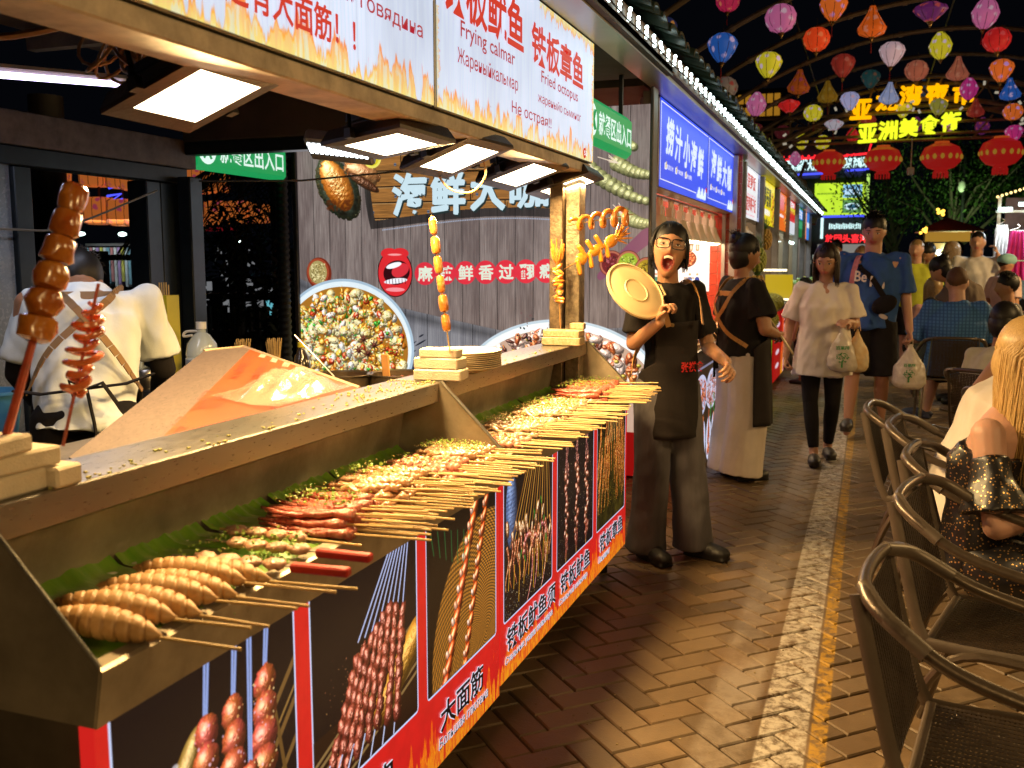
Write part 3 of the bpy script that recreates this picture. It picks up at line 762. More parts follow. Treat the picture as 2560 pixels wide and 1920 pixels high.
# --  printed pictures on the counter fronts
def front_art(w,h,kind,seed):
 """three pictures, left to right. px per metre ~ w/1.58"""
 c=CV(w,h,(.80,.13,.11),seed)
 pw=w/3.;m=w*.012;bot=h*.70
 c.a*=(.94+.1*c.n2)[...,None]
 c.flames(h+4,h*.26,seed+5,cell=34)
 frames=[]
 for k in range(3):
  x0,x1=k*pw+m*1.6,(k+1)*pw-m*1.6
  y1=bot if kind=='b' else h*.68
  c.rect(x0-5,-30,x1+5,y1+5,(.78,.84,1.),1,14)
  c.rect(x0,-30,x1,y1,(.075,.05,.06),1,10)
  frames.append((x0,x1,y1))
 rs=random.Random(seed)
 for k,(x0,x1,y1)in enumerate(frames):
  keep=c.a.copy();W_=x1-x0;cx=(x0+x1)/2
  if kind=='a' and k==0:
   c.line(x0+W_*.72,h*.42,x1+4,h*.22,3,(.55,.42,.22));
   for q in range(3):c.line(x0+W_*(.70+q*.04),h*(.36+q*.09),x1+4,h*(.14+q*.12),6,(.45,.33,.17));
   c.line(x0+W_*.72,h*.33,x0+W_*.80,h*.62,7,(.40,.29,.14));c.line(x0+W_*.86,h*.26,x0+W_*.93,h*.5,5,(.40,.29,.14))
   c.rect(x0+W_*.3,h*.52,x1,y1,(.55,.63,.78),.9)
   c.ell(x0+W_*.30,h*.30,34,105,.5,(.62,.50,.24),(.42,.3,.10),.7,2)
   for q in range(9):c.disc(x0+W_*.24+rs.uniform(-25,45),h*.2+rs.uniform(0,150),8,6,(.9,.9,.95),.7,3)
   for q,(a,b,t,r)in enumerate(((.44,.15,.66,38),(.60,.145,.66,38),(.80,.12,.66,42),(.69,.36,.68,34))):
    X=x0+W_*a
    for s_ in(-1,1):c.line(X+s_*4+8,0,X+s_*3,h*b,3.2,(.55,.64,.88))
    n=7
    for i in range(n):
     yy=h*(b+(t-b)*(i+.5)/n);c.ell(X-3*i+rs.uniform(-3,3),yy,r*(1-.10*abs(i-2.5)),(t-b)*h/n*.72,.1,(.78,.30,.26),(.70,.36,.14),.9,5,wob=8)
    c.speck(X-r*.8,h*b,X+r*.7,h*t,60,2.2,[(.95,.85,.6),(.9,.75,.85),(.95,.7,.4)],seed+q,.8)
  elif kind=='a' and k==1:
   c.rect(x0,h*.46,x1,y1,(.16,.09,.05),.8)
   for q in range(7):c.line(x0,h*(.72-q*.03)+8*q%5,x1,h*(.52-q*.035),4,(.62,.50,.30),.8)
   c.capsule(x0+W_*.62,h*.54,x1,h*.38,40,46,(.80,.58,.20),(.7,.45,.12),.5,4)
   c.ell(x0+W_*.12,h*.64,60,22,-.5,(.80,.42,.08),(.7,.3,.05),.3,6)
   for q in range(8):
    xt=x0+W_*(.70+q*.030);xb=x0+W_*(.02+q*.105)
    c.line(xt,0,xb+(xt-xb)*.55,h*.24,2.6,(.70,.76,.95));c.line(xb,h*.58,xb-(xt-xb)*.22,y1+10,2.6,(.75,.80,.95))
    n=9
    for i in range(n):
     t=(i+.3)/n;yy=h*(.20+.02*abs(q-5)+.40*t);xx=xb+(xt-xb)*(.55-.5*t)
     c.ell(xx+rs.uniform(-4,4),yy,rs.uniform(14,21),h*.040,rs.uniform(-.5,.5),(.60,.25,.17),(.42,.15,.11),.9,8,wob=10)
   c.speck(x0+W_*.1,h*.24,x0+W_*.85,h*.6,160,1.3,[(.85,.65,.35),(.9,.6,.4)],seed,.7)
  elif kind=='a':
   c.rect(x0,0,x1,y1,(.07,.045,.035),.9)
   b=c.box(x0,h*.34,x1,y1);g=vnoise(h,w,8,3,77,3.,.35)[b]
   tr=np.clip((c.Y[b]-h*.66+(c.X[b]-x0)*.42)/30,0,1)[...,None]
   c.a[b]=c.a[b]*(1-tr*.9)+(np.array((.30,.17,.09))*(.5+g[...,None]))*tr*.9
   mx,my=x1-W_*.15,h*.62
   X,Y=c.X-mx,(c.Y-my)*1.05;rr=np.hypot(X,Y);an=np.arctan2(Y,X);q=np.clip((W_*.80-rr)/2,0,1)*(c.X>x0)*(c.X<x1)*(c.Y<y1)
   pat=.55+.25*np.sin(rr*.75)+.22*np.sin(an*90+rr*.4)
   c.a=c.a*(1-q[...,None])+(np.array((.80,.50,.13))[None,None]*pat[...,None]+.05)*q[...,None]
   for(xa,xb,r)in((.66,.22,34),(.84,.50,26)):
    n=12
    c.line(x0+W_*(xa+.04),0,x0+W_*xb-14,y1+4,3,(.85,.70,.35))
    for i in range(n):
     t=i/(n-1);xx=x0+W_*(xa+(xb-xa)*t);yy=h*(.03+.66*t)
     c.ell(xx,yy,r,r*.58,-.75,(.90,.36,.09),(.70,.20,.06),1.1,3,wob=4);c.ell(xx-r*.55,yy+2,r*.30,r*.42,-.6,(.96,.80,.72),(.9,.5,.3),.5,2)
     c.disc(xx+r*.45,yy+r*.35,r*.35,r*.14,(.22,.07,.03),.8,3,-.75)
   for q in range(7):c.line(x0+W_*(.05+q*.09),h*.02+q*9,x0+W_*(.09+q*.08),h*.12+q*15,2,(.10,.45,.22),.8)
  elif k==0:
   c.ell(x0+W_*.14,h*.16,46,120,0,(.48,.58,.78),(.30,.40,.60),.3,3)
   for q in range(11):
    for j in range(16):c.disc(x0+W_*.03+q*9,h*.02+j*13,2,3,(.12,.16,.3),.8)
   for q in range(13):
    xa=x0+W_*(.45+q*.038);xb=x0+W_*(.12+q*.07);c.line(xa,-10,xb,h*.34,3,(.75,.55,.22)if q%2 else(.55,.36,.12))
   for q in range(36):
    xx=x0+W_*rs.uniform(.05,.97);yy=h*rs.uniform(.24,.46);c.ell(xx,yy,rs.uniform(9,15),rs.uniform(20,34),rs.uniform(-.5,.5),(.72,.50,.30),(.42,.20,.12),1.1,6,wob=6)
   for q in range(13):
    xa=x0+W_*(.06+q*.075);pts=[(xa+14*math.sin(i*.9+q),h*(.34+.035*i))for i in range(7)]
    c.curve(pts,(9,3),c=(.74,.42,.16),c2=(.45,.16,.10),gloss=.9,rough=4)
   for(a,rr_,L_)in((.48,40,.40),(.78,40,.42),(.62,22,.34)):
    pts=[(x0+W_*a+rr_*math.cos(PI-t*.42),h*.42-rr_*1.1*math.sin(t*.42)+(max(0,t-6)*h*.035))for t in range(0,13)]
    c.curve(pts,(13,3),c=(.85,.52,.22),c2=(.60,.24,.30),gloss=1.,rough=5)
   for q in range(9):c.line(x0+W_*(.1+q*.1),h*.45,x0+W_*(.08+q*.1),h*rs.uniform(.55,.66),2,(.85,.62,.14))
   for q in range(8):c.ell(x0+W_*rs.uniform(.1,.9),h*rs.uniform(.2,.5),5,16,rs.uniform(-.6,.6),(.15,.62,.18),gloss=.3)
   c.speck(x0+6,h*.55,x1-6,y1-4,260,1.4,[(.75,.62,.3),(.5,.5,.5),(.85,.8,.6)],seed,.9)
  elif k==1:
   for q,a in enumerate((.24,.52,.80)):
    c.line(x0+W_*a-4,h*.5,x0+W_*a-6,y1,4,(.72,.52,.26))
    for j in range(5):
     pts=[(x0+W_*a+rs.uniform(-16,16)+5*math.sin(i+j),h*(-.02+.034*i))for i in range(7)];c.curve(pts,(4,7),c=(.55,.30,.22),c2=(.3,.1,.12),gloss=.9,rough=5)
    for j in range(15):
     c.ell(x0+W_*a+rs.uniform(-20,20),h*(.16+.033*j),rs.uniform(13,25),rs.uniform(12,20),rs.uniform(-.9,.9),(.60,.33,.22),(.34,.14,.12),1.1,7,wob=9)
    for j in range(3):
     pts=[(x0+W_*a-12+10*j+5*math.sin(i*.8+j),h*(.56+.022*i))for i in range(6)];c.curve(pts,(6,2),c=(.55,.22,.14),c2=(.3,.1,.1),gloss=.7,rough=4)
   c.speck(x0+6,4,x1-6,y1-4,420,1.3,[(.75,.66,.5),(.6,.55,.62),(.9,.82,.6)],seed,.85)
  else:
   c.rect(x0,0,x1,y1,(.10,.09,.03),.8)
   b=c.box(x0,h*.1,x1,y1);c.a[b]=c.a[b]*.5+np.array((.28,.24,.06))*.5*(c.n2[b]*2)[...,None]
   for q in range(46):
    xa=x0+W_*rs.uniform(.12,.9);t0=rs.uniform(.0,.25)
    pts=[(xa+(rs.uniform(-6,6))+(xa-cx)*.05*i,h*(t0+.05*i))for i in range(8)]
    c.curve(pts,(7,3),c=(.80,.42,.08),c2=(.55,.24,.05),gloss=.8,rough=5)
   c.speck(x0+4,0,x1-4,h*.6,900,1.5,[(.80,.66,.12),(.70,.50,.08),(.85,.75,.3),(.3,.2,.02)],seed,.85)
   for q in range(8):c.line(x0+W_*(.4+q*.05),-6,x0+W_*(.3+q*.07),h*.16,2,(.82,.68,.4))
  msk=np.zeros((h,w),bool);b=c.box(x0,0,x1-1,y1-1);msk[b]=True
  c.a[~msk]=keep[~msk]
 c.a*=.96
 return c.a
artA=IM('counter_print_meat',front_art(1500,610,'a',21),1.05,.25)
artB=IM('counter_print_squid',front_art(1500,610,'b',33),1.05,.25)
NAVY=M('print_navy',(.012,.012,.035),.4,var=0);HALO=G('print_halo',(.80,.84,1.),1.);
def counter(y0,y1,label,art,words,z0=.095,x=-1.0):
 c=thing('food_counter',label,'counter',(x,(y0+y1)/2,0),0,'stainless food counters with picture fronts')
 z1=.745
 obj('body',MB().box((x-.42,y0+.01,z0+.01),(x-.03,y1-.01,z1)),M('counter_body',(.09,.07,.05),.6,var=.4),c)
 pf=uvquad('picture_panel',(x,y0,z0),(x,y1,z0),(x,y1,z1),(x,y0,z1),art,c,.028)
 for yy in(y0+.08,y1-.08):
  for xx in(x-.08,x-.36):obj('leg',MB().cyl((xx,yy,0),(xx,yy,z0+.02),.018,10),BLACKM,c)
 lip=MB().prism([(x+.008,.748),(x+.024,.835),(x+.016,.838),(x-.012,.838),(x-.012,.832),(x+.012,.830),(x,.748)],'y',y0-.003,y1-.004);obj('front_lip',lip,STEELD,c)
 obj('tray_floor',MB().box((x-.34,y0,.790),(x-.014,y1-.005,.797)),STEELD,c)
 bw=MB().prism([(x-.335,.797),(x-.30,.986),(x-.306,.988),(x-.341,.797)],'y',y0,y1-.005);obj('back_wall',bw,STEELD,c)
 ld=MB().box((x-.355,y0-.002,.987),(x-.19,y1-.003,1.045),.0025);obj('ledge',ld,STEEL,c)
 for yy in(y0-.006,y1-.0035):
  sp_=MB().prism([(x+.022,.840),(x-.185,1.047),(x-.36,1.047),(x-.36,.75),(x+.006,.75)],'y',yy,yy+.003)
  obj('side_plate',sp_,STEELD,c)
  mb=MB().tube([(x+.022,yy+.0015,.842),(x-.185,yy+.0015,1.049)],.0035,6);obj('plate_edge',mb,STEEL,c)
 mb=MB().box((x-.41,y0+.005,.75),(x-.36,y1-.005,1.03));obj('rear_panel',mb,M('counter_rear',(.12,.1,.08),.5,.5,var=.4),c)
 for(zh,yy,body,ru)in words:
  w=.098*len(body)
  lettering(body,(x,yy,z0+.085),(0,1,.0),(0,0,1),.076,HALO,pf,width=w,bold=.055,off=.0015)
  lettering(body,(x,yy,z0+.085),(0,1,.0),(0,0,1),.076,NAVY,pf,width=w,bold=.02,off=.0030)
  lettering(ru,(x,yy-.01,z0+.042),(0,1,0),(0,0,1),.030,HALO,pf,width=min(.47,.023*len(ru)),bold=.035,slant=.15,off=.0015)
  lettering(ru,(x,yy-.01,z0+.042),(0,1,0),(0,0,1),.030,NAVY,pf,width=min(.47,.023*len(ru)),bold=.0,slant=.15,off=.0030)
 return c
cA=counter(1.0,2.592,'nearest stainless food counter with meat and gluten pictures on its lit front',artA,[(0,1.60,'羊肉串','Шашлык из баранины'),(0,2.16,'大面筋','Большая глютена')])
cB=counter(2.602,4.20,'farther stainless food counter with squid and octopus pictures on its lit front',artB,[(0,2.65,'铁板鱿鱼须','Стальные усики кальмара'),(0,3.20,'铁板鱿鱼','Стальной кальмар'),(0,3.74,'铁板章鱼','Осьминог')],z0=.12)
pmat=M('grey_wooden_crate',(.20,.14,.09),.8,var=.5,vs=7)
cr_=thing('crate_stack','weathered wooden boards beside the near end of the first counter','crate',(-1.2,.88,.3))
for z in(.12,.28,.44,.60):obj('slat',MB().box((-1.45,.86,z),(-1.04,.90,z+.10),.004),pmat,cr_)
obj('post',MB().box((-1.02,.86,0),(-.985,.94,.70),.004),pmat,cr_)
cru=MB()
for(ya,yb,n)in((1.0,4.18,130),):
 for i in range(n):
  y=R.uniform(ya,yb);xx=-1.19-abs(R.gauss(0,.05));s_=R.uniform(.0012,.0034)
  if xx<-1.34:continue
  cru.box((xx-s_,y-s_,1.0455),(xx+s_,y+s_,1.0455+s_))
 for i in range(90):
  y=R.uniform(2.15,2.62);xx=R.uniform(-1.34,-1.2);s_=R.uniform(.002,.0035);cru.ball((xx,y,1.047),s_,6,4)
tag(obj('ledge_crumbs',cru,M('seed_crumbs',(.62,.50,.20),.7,var=.5,vs=60,col2=(.30,.36,.05))),'yellow and green seasoning crumbs scattered along the steel ledges',kind='stuff')
# --  trays, leaves and skewers
TRAY=M('white_tray',(.62,.58,.50),.35,var=.1,coat=.2);LEAF=M('banana_leaf',(.085,.24,.015),.38,var=.55,vs=12,stretch=(1,6,1),coat=.3,bump=.2,bs=60,col2=(.17,.30,.03))
BAM=M('bamboo_stick',(.60,.40,.15),.5,var=.3,vs=30,stretch=(.3,6,6))
SQR=M('red_squid',(.36,.035,.022),.28,var=.6,vs=38,bump=.9,bs=160,col2=(.44,.15,.09),coat=.5,sss=.15)
SQP=M('pale_squid',(.46,.28,.14),.26,var=.5,vs=30,bump=.5,bs=110,col2=(.26,.12,.055),coat=.5,sss=.1)
SQB=M('brown_squid',(.34,.20,.12),.26,var=.55,vs=26,bump=.5,bs=90,col2=(.52,.36,.22),coat=.5,sss=.1)
PNK=M('pink_octopus',(.58,.32,.22),.28,var=.5,vs=40,bump=.6,bs=120,col2=(.40,.10,.07),coat=.5,sss=.15)
SAU=M('pale_sausage',(.50,.30,.13),.5,var=.3,vs=24,bump=.4,bs=120,col2=(.40,.21,.07))
MEAT=M('seasoned_meat',(.46,.27,.17),.4,var=.5,vs=50,bump=.9,bs=130,col2=(.30,.13,.07),coat=.2)
REDH=M('red_wood_handle',(.42,.022,.012),.4,var=.3,vs=20)
def rv(a):return R.uniform(-a,a)
def squid_mesh(kind,seed):
 """food part only, along +x from x=-.20 to x=0 (x=0 is where the bare stick starts); z=0 is the underside"""
 global R
 old=R;R=random.Random(seed);mb=MB()
 if kind=='red':
  for k in range(5):
   y0=rv(.012);n=9;L=R.uniform(.16,.22);pts=[]
   for i in range(n):
    t=i/(n-1);pts.append((-t*L,y0+.008*math.sin(t*6+k*2)+(k-2)*.004*t,.009+abs(.006*math.sin(t*5+k))+(.03*max(0,t-.75)*(k%2))))
   mb.tube(pts,[.0085*(1-.55*(i/(n-1)))*(1+.22*(i%2))for i in range(n)],7)
  for i in range(18):
   t=R.random();mb.ball((-t*.18,rv(.018),.013+R.random()*.006),.0026,5,4)
  mb.ball((-.012,0,.011),(.016,.013,.011),8,6)
 elif kind in('pale','brown'):
  for k in range(3):
   n=12;y0=(k-1)*.009;pts=[]
   for i in range(n):
    t=i/(n-1);pts.append((-t*.19,y0+.006*math.sin(t*9+k),.010+.007*math.sin(t*22+k*1.5)))
   mb.tube(pts,[.0125*(1+.25*math.sin(i*1.9+k))*(1 if 0<i<n-1 else.5)for i in range(n)],8,flat=.55 if kind=='brown' else.75)
  for k in range(3):mb.ball((-R.uniform(.02,.17),rv(.014),.016),(R.uniform(.012,.022),.013,.007),8,6,Matrix.Rotation(rv(1.2),3,'Z'))
  if kind=='pale':
   for k in range(3):
    c=(-.17+k*.012,rv(.01),.012);mb.tube([(c[0]+.013*math.cos(a*.6),c[1]+.011*math.sin(a*.6),c[2]+.002*a*.4)for a in range(10)],.0045,6)
 elif kind=='pink':
  for k in range(9):mb.ball((-.012-k*.019+rv(.004),rv(.009),.013+rv(.003)),(.014,R.uniform(.010,.016),R.uniform(.009,.013)),8,6,Matrix.Rotation(rv(1),3,'Z'))
  for k in range(7):
   a0=R.uniform(0,6.3);c=(-R.uniform(.01,.19),rv(.012),.013);mb.tube([(c[0]+.010*math.cos(a0+a*.5),c[1]+.012*math.sin(a0+a*.5),c[2]+a*.001)for a in range(9)],[.005-.0004*a for a in range(9)],6)
 elif kind=='sausage':
  n=120;prof=[]
  for i in range(n+1):
   t=i/n;e=math.sin(PI*min(1,max(0,t)))**.42 if 0<t<1 else.0
   prof.append((max(.0001,(.0290-.005*t)*e*(1-.26*math.exp(-(math.sin(t*PI*9.5)/.30)**2))),-t*.215))
  m2=MB();m2.lathe([(r,-z)for r,z in prof],n=18)
  vs=[]
  for(x,y,z)in m2.v:
   a=math.atan2(y,x);zz=z+.010*math.cos(a);vs.append((-zz,x*1.0,y*.95+.019+.004*math.sin(z*16)))
  m2.v=vs;mb.add(m2.v,m2.f)
 elif kind=='meat':
  for k in range(4):mb.ball((-.018-k*.047+rv(.004),rv(.004),.013),(.025,R.uniform(.017,.023),.010),12,8,Matrix.Rotation(rv(.5),3,'Z'))
  co=np.array(mb.v);q=np.sin(co[:,0]*310+seed)*np.cos(co[:,1]*260)*.003;co[:,2]+=q;co[:,1]+=np.sin(co[:,0]*400)*.002;mb.v=[tuple(v)for v in co]
 R=old
 return mb
KM={'red':SQR,'pale':SQP,'brown':SQB,'pink':PNK,'sausage':SAU,'meat':MEAT}
KN={'red':'squid_tentacles','pale':'squid_strips','brown':'squid_slices','pink':'octopus_pieces','sausage':'sausage','meat':'meat_chunks'}
FOODM={}
for kd in KM:FOODM[kd]=[mesh_of(squid_mesh(kd,s_),KM[kd],'all',KN[kd])for s_ in range(4 if kd!='sausage' else 1)]
def stickmesh(x0,x1,r=.0026):
 return mesh_of(MB().tube([(x0,0,.012),((x0+x1)/2,0,.0125),(x1,0,.013)],r,6),BAM,True,'stick')
STK=[stickmesh(-.21,.15),stickmesh(-.2,.17),stickmesh(-.2,.135)]
NTH='first second third fourth fifth sixth seventh eighth ninth tenth eleventh twelfth'.split()
def skewer(kind,x,y,z,rz,tilt,label,group,roll=0.,stick=None):
 t=thing(kind+'_skewer',label,'skewer',(x,y,z),0,group);t.rotation_euler=(roll,tilt,rz)
 link(KN[kind],R.choice(FOODM[kind]),t)
 if stick:
  link('blade',stick[0],t);link('handle',stick[1],t)
 else:
  s_=link('stick',R.choice(STK),t)
  if R.random()<.5:s_.location.x=rv(.012)
 return t
SG='spiral-cut pale sausages nearest the camera'
sl=['pale spiral-cut sausage on a stick, nearest the corner of the steel tray','second spiral-cut sausage from the near corner','third spiral-cut sausage from the near corner','fourth spiral-cut sausage from the near corner','fifth spiral-cut sausage from the near corner','sixth spiral-cut sausage from the near corner','farthest spiral-cut sausage, beside the meat with red handles']
spos=[(1.095,0),(1.145,.05),(1.19,-.05),(1.235,.07),(1.28,.0),(1.325,.04),(1.365,.08)]
for i,(y,a)in enumerate(spos):skewer('sausage',-.965+rv(.008)-.01*(i%2),y+.0,.838+.008*(i%2),a+.03,-.0,sl[i],SG)
blade=mesh_of(MB().box((-.23,-.003,.011),(.03,.003,.013)),STEEL,False,'blade');handle=mesh_of(MB().box((.02,-.010,.003),(.135,.010,.019),.003),REDH,False,'handle')
for i,(y,lb)in enumerate(((1.44,'meat skewer with flat red wooden handle, the nearer of the two'),(1.535,'meat skewer with flat red wooden handle, the farther of the two'),(1.60,'small meat skewer behind the two red-handled ones'))):
 t=skewer('meat',-.985+rv(.01)+(-.05 if i==2 else 0),y,.842,.08-.05*i,0,lb,'seasoned meat skewers',stick=(blade,handle)if i<2 else None)
def pile(kind,y0,y1,n,layers,label,group,xo=-.975,spread=.02,aim=.0,z0=.838):
 k=0
 for L_ in range(layers):
  m=n-L_*2
  for i in range(m):
   f=(i+.5)/m;y=y0+(y1-y0)*(f*(1-.12*L_)+.06*L_)+rv(.006)
   lb='%s, %s from its near end, %s row'%(label,NTH[i],('bottom','middle','top')[L_]if layers==3 else(('lower','upper')[L_]if layers==2 else 'single'))
   skewer(kind,xo+rv(spread)-.008*L_,y,z0+L_*.017+rv(.002),(f-.5)*aim+rv(.07),-.02*L_+rv(.015),lb,group)
pile('red',1.66,1.865,8,3,'red squid skewer in the nearer red heap','red squid skewers, nearer heap',aim=-.1)
pile('pale',1.90,2.15,9,3,'pale squid skewer between the red heaps','pale squid skewers in the middle of the near counter',aim=-.2)
pile('pink',2.18,2.37,7,2,'pink octopus skewer behind the pale squid','pink octopus skewers on the near counter')
pile('pale',2.40,2.56,6,2,'sesame squid skewer by the divider','squid skewers at the far end of the near counter',aim=.1)
pile('pink',2.68,2.80,5,1,'pink skewer just past the divider','pink skewers at the near end of the farther counter')
pile('brown',2.84,3.12,9,2,'brown squid skewer past the pink ones','brown squid skewers, nearer group')
pile('brown',3.16,3.60,12,2,'brown squid skewer mid farther counter','brown squid skewers, middle group')
pile('red',3.65,4.12,12,3,'red squid skewer in the farthest heap','red squid skewers, farthest heap',aim=-.05)
def tray(y0,y1,label,lf,grp):
 t=thing('food_tray',label,'tray',(-1.13,(y0+y1)/2,.798),0,grp)
 mb=MB();x0,x1=-1.31,-.995
 n=28;
 def rr(k,z):
  o=[]
  for i in range(n):
   a=2*PI*i/n;ca,sa=math.cos(a),math.sin(a);e=.28
   o.append(((x0+x1)/2+(x1-x0)/2*k*math.copysign(abs(ca)**e,ca),(y0+y1)/2+(y1-y0)/2*k*math.copysign(abs(sa)**e,sa),z))
  return o
 R_=[rr(.90,.799),rr(.97,.826),rr(1.0,.829),rr(.96,.829),rr(.90,.806)]
 mb.v=[p for q in R_ for p in q]
 for i in range(4):
  for j in range(n):mb.f.append((i*n+j,i*n+(j+1)%n,(i+1)*n+(j+1)%n,(i+1)*n+j))
 mb.f.append(tuple(range(n))[::-1]);mb.f.append(tuple(4*n+j for j in range(n)));mb.m=[0]*len(mb.f)
 obj('dish',mb,TRAY,t,True)
 g=MB();nx,ny=22,26;ph=y0*7
 for i in range(nx+1):
  for j in range(ny+1):
   u=i/nx;v=j/ny
   x=x0-.02+(x1-x0+.006+.02*math.sin(v*17+ph)+.012*math.sin(v*41+ph))*u;y=y0+.004+(y1-y0-.008)*v+.006*math.sin(u*9+ph)
   z=.831+.004*math.sin(u*14+ph)*math.sin(v*19)+.003*math.sin(v*46)-(.020*max(0,u-.93)/.07 if x>-.985 else 0)+.022*max(0,.10-u)/.1
   g.v.append((x,y,z))
 for i in range(nx):
  for j in range(ny):a=i*(ny+1)+j;g.f.append((a,a+ny+1,a+ny+2,a+1))
 g.m=[0]*len(g.f)
 obj('leaf',g,LEAF,t,True)
 return t
TG='white trays lined with green leaf'
tray(1.035,1.385,'leaf-lined white tray under the spiral sausages',1,TG);tray(1.40,1.645,'leaf-lined white tray under the meat with red handles',1,TG);tray(1.655,1.88,'leaf-lined white tray under the nearer red squid heap',1,TG)
tray(1.89,2.165,'leaf-lined white tray under the pale squid',1,TG);tray(2.175,2.575,'leaf-lined white tray at the far end of the near counter',1,TG)
tray(2.65,2.825,'leaf-lined white tray at the near end of the farther counter',1,TG);tray(2.835,3.14,'leaf-lined white tray under the nearer brown squid',1,TG);tray(3.15,3.63,'leaf-lined white tray under the middle brown squid',1,TG);tray(3.64,4.15,'leaf-lined white tray under the farthest red squid heap',1,TG)
GRN=M('spring_onion',(.13,.30,.03),.5,var=.5,vs=200,col2=(.30,.40,.08));SES=M('sesame',(.70,.52,.24),.5,var=.3,vs=90)
go=MB();se=MB()
def sprinkle(y0,y1,z,n,m,x0=-1.19,x1=-1.0):
 for i in range(n):
  y=R.gauss((y0+y1)/2,(y1-y0)/4.5);x=R.uniform(x0,x1);a=R.uniform(.0018,.0036);zz=z+rv(.003)
  if y0<y<y1:go.obox((x,y,zz),(a,a*R.uniform(.3,1),a*.5),Matrix.Rotation(R.uniform(0,3),3,(rv(1),rv(1),1)))
 for i in range(m):
  y=R.gauss((y0+y1)/2,(y1-y0)/4.2);x=R.uniform(x0,x1);a=R.uniform(.0010,.0019)
  if y0<y<y1:se.obox((x,y,z+rv(.003)),(a,a*.6,a*.5),Matrix.Rotation(R.uniform(0,3),3,'Z'))
for a in((1.07,1.38,.836,40,20,-1.2,-.99),(1.40,1.64,.868,60,40),(1.41,1.64,.836,90,60,-1.1,-.99),(1.68,1.86,.902,120,60),(1.92,2.14,.905,80,60),(2.2,2.36,.884,30,40),(2.40,2.56,.886,120,260),(2.68,2.81,.866,30,40),(2.86,3.12,.884,70,300),(3.17,3.60,.884,110,420),(3.66,4.12,.902,110,200),(3.66,4.12,.90,60,60)):sprinkle(*a)
tag(obj('chopped_spring_onion',go,GRN),'chopped green spring onion sprinkled over the skewers',kind='stuff')
tag(obj('sesame_seeds',se,SES),'cream sesame seeds sprinkled over the skewers',kind='stuff')
tag(obj('stock_pool',MB().box((-1.33,1.02,.7975),(-.99,1.06,.7985)),M('crumb_pool',(.5,.36,.18),.5,var=.6,vs=60,bump=.8,bs=150)),'pale spilled seasoning in the near corner of the tray',kind='stuff')
# --  things on the ledge
FOAM=M('foam_block',(.66,.56,.42),.85,var=.15,vs=20,bump=.7,bs=260);FOAMD=M('peppered_foam',(.56,.46,.30),.85,var=.5,vs=90,bump=.7,bs=260,col2=(.36,.26,.12))
def foam(c,h,rz,label,grp,mat=FOAM):
 t=tag(link('foam_block',mesh_of(MB().box((-h[0],-h[1],0),(h[0],h[1],h[2]),.004),mat,False,'foam_block'),loc=c),label,'foam block',grp);t.rotation_euler=(0,0,rz);return t
g1='foam blocks stacked nearest the camera';z=1.046
foam((-1.275,1.035,z),(.072,.105,.034),.0,'bottom foam block of the near stack, left one',g1);foam((-1.235,1.165,z),(.05,.028,.033),.05,'bottom foam block of the near stack, right end',g1)
foam((-1.29,.985,z+.035),(.06,.05,.030),.1,'middle-layer foam block at the left of the near stack',g1);foam((-1.25,1.105,z+.035),(.046,.066,.030),-.03,'middle-layer foam block at the right of the near stack',g1)
foam((-1.31,1.055,z+.066),(.03,.026,.026),.4,'small top foam block behind the near skewers',g1);foam((-1.225,1.065,z+.066),(.030,.046,.027),.12,'rounded top foam block in front of the near skewers',g1)
g2='foam blocks stacked in the middle of the ledge'
foam((-1.215,2.66,z),(.075,.045,.034),.12,'bottom foam block of the middle stack beside the plates',g2);foam((-1.22,2.665,z+.034),(.072,.040,.034),.02,'middle foam block of the middle stack',g2);foam((-1.215,2.66,z+.068),(.060,.032,.028),.1,'top foam block of the middle stack with the sausage skewer',g2)
g3='peppered foam blocks at the far end of the ledge'
foam((-1.235,3.98,z),(.085,.05,.036),.05,'bottom peppered foam block by the front post',g3,FOAMD);foam((-1.235,3.985,z+.036),(.082,.045,.030),-.02,'second peppered foam block by the front post',g3,FOAMD);foam((-1.185,4.03,z+.066),(.032,.02,.028),.0,'small peppered foam block on top by the front post',g3,FOAMD)
def upright(name,label,base,top,build):
 t=thing(name,label,'skewer',base);A=Vector(base);B=Vector(top);build(t,A,B);return t
def along(A,B,t,off=(0,0,0)):return A+(B-A)*t+Vector(off)
GLZ=M('glazed_sausage',(.50,.13,.02),.18,var=.5,vs=40,bump=.4,bs=140,col2=(.62,.25,.04),coat=.8,sss=.1)
GLT=M('glazed_gluten',(.50,.19,.025),.22,var=.6,vs=22,bump=.5,bs=70,col2=(.30,.06,.01),coat=.7,sss=.1)
TOR=M('orange_squid',(.72,.17,.05),.22,var=.4,vs=30,bump=.3,bs=90,coat=.7,sss=.2)
def bld1(t,A,B):
 obj('stick',MB().tube([A,along(A,B,.3),B],[.007,.0065,.003],8),M('red_stick',(.45,.06,.02),.4,var=.5,vs=40),t,True)
 for i in range(6):
  a=along(A,B,.42+i*.096);b=along(A,B,.42+i*.096+.094);m=MB();d=(b-a)
  m.tube([a,a+d*.12,a+d*.5,a+d*.88,b],[.017,.0275-.0014*i,.029-.0014*i,.0275-.0014*i,.017],16)
  co=np.array(m.v);co[:,0]+=.003*np.sin(co[:,2]*260+i);co[:,1]+=.003*np.cos(co[:,2]*220+i*2);m.v=[tuple(v)for v in co]
  o=obj('gluten_chunk',m,GLT,t,True)
upright('gluten_skewer','blurred brown gluten skewer standing upright in the nearest foam blocks',(-1.235,1.08,1.10),(-1.19,1.22,1.525),bld1)
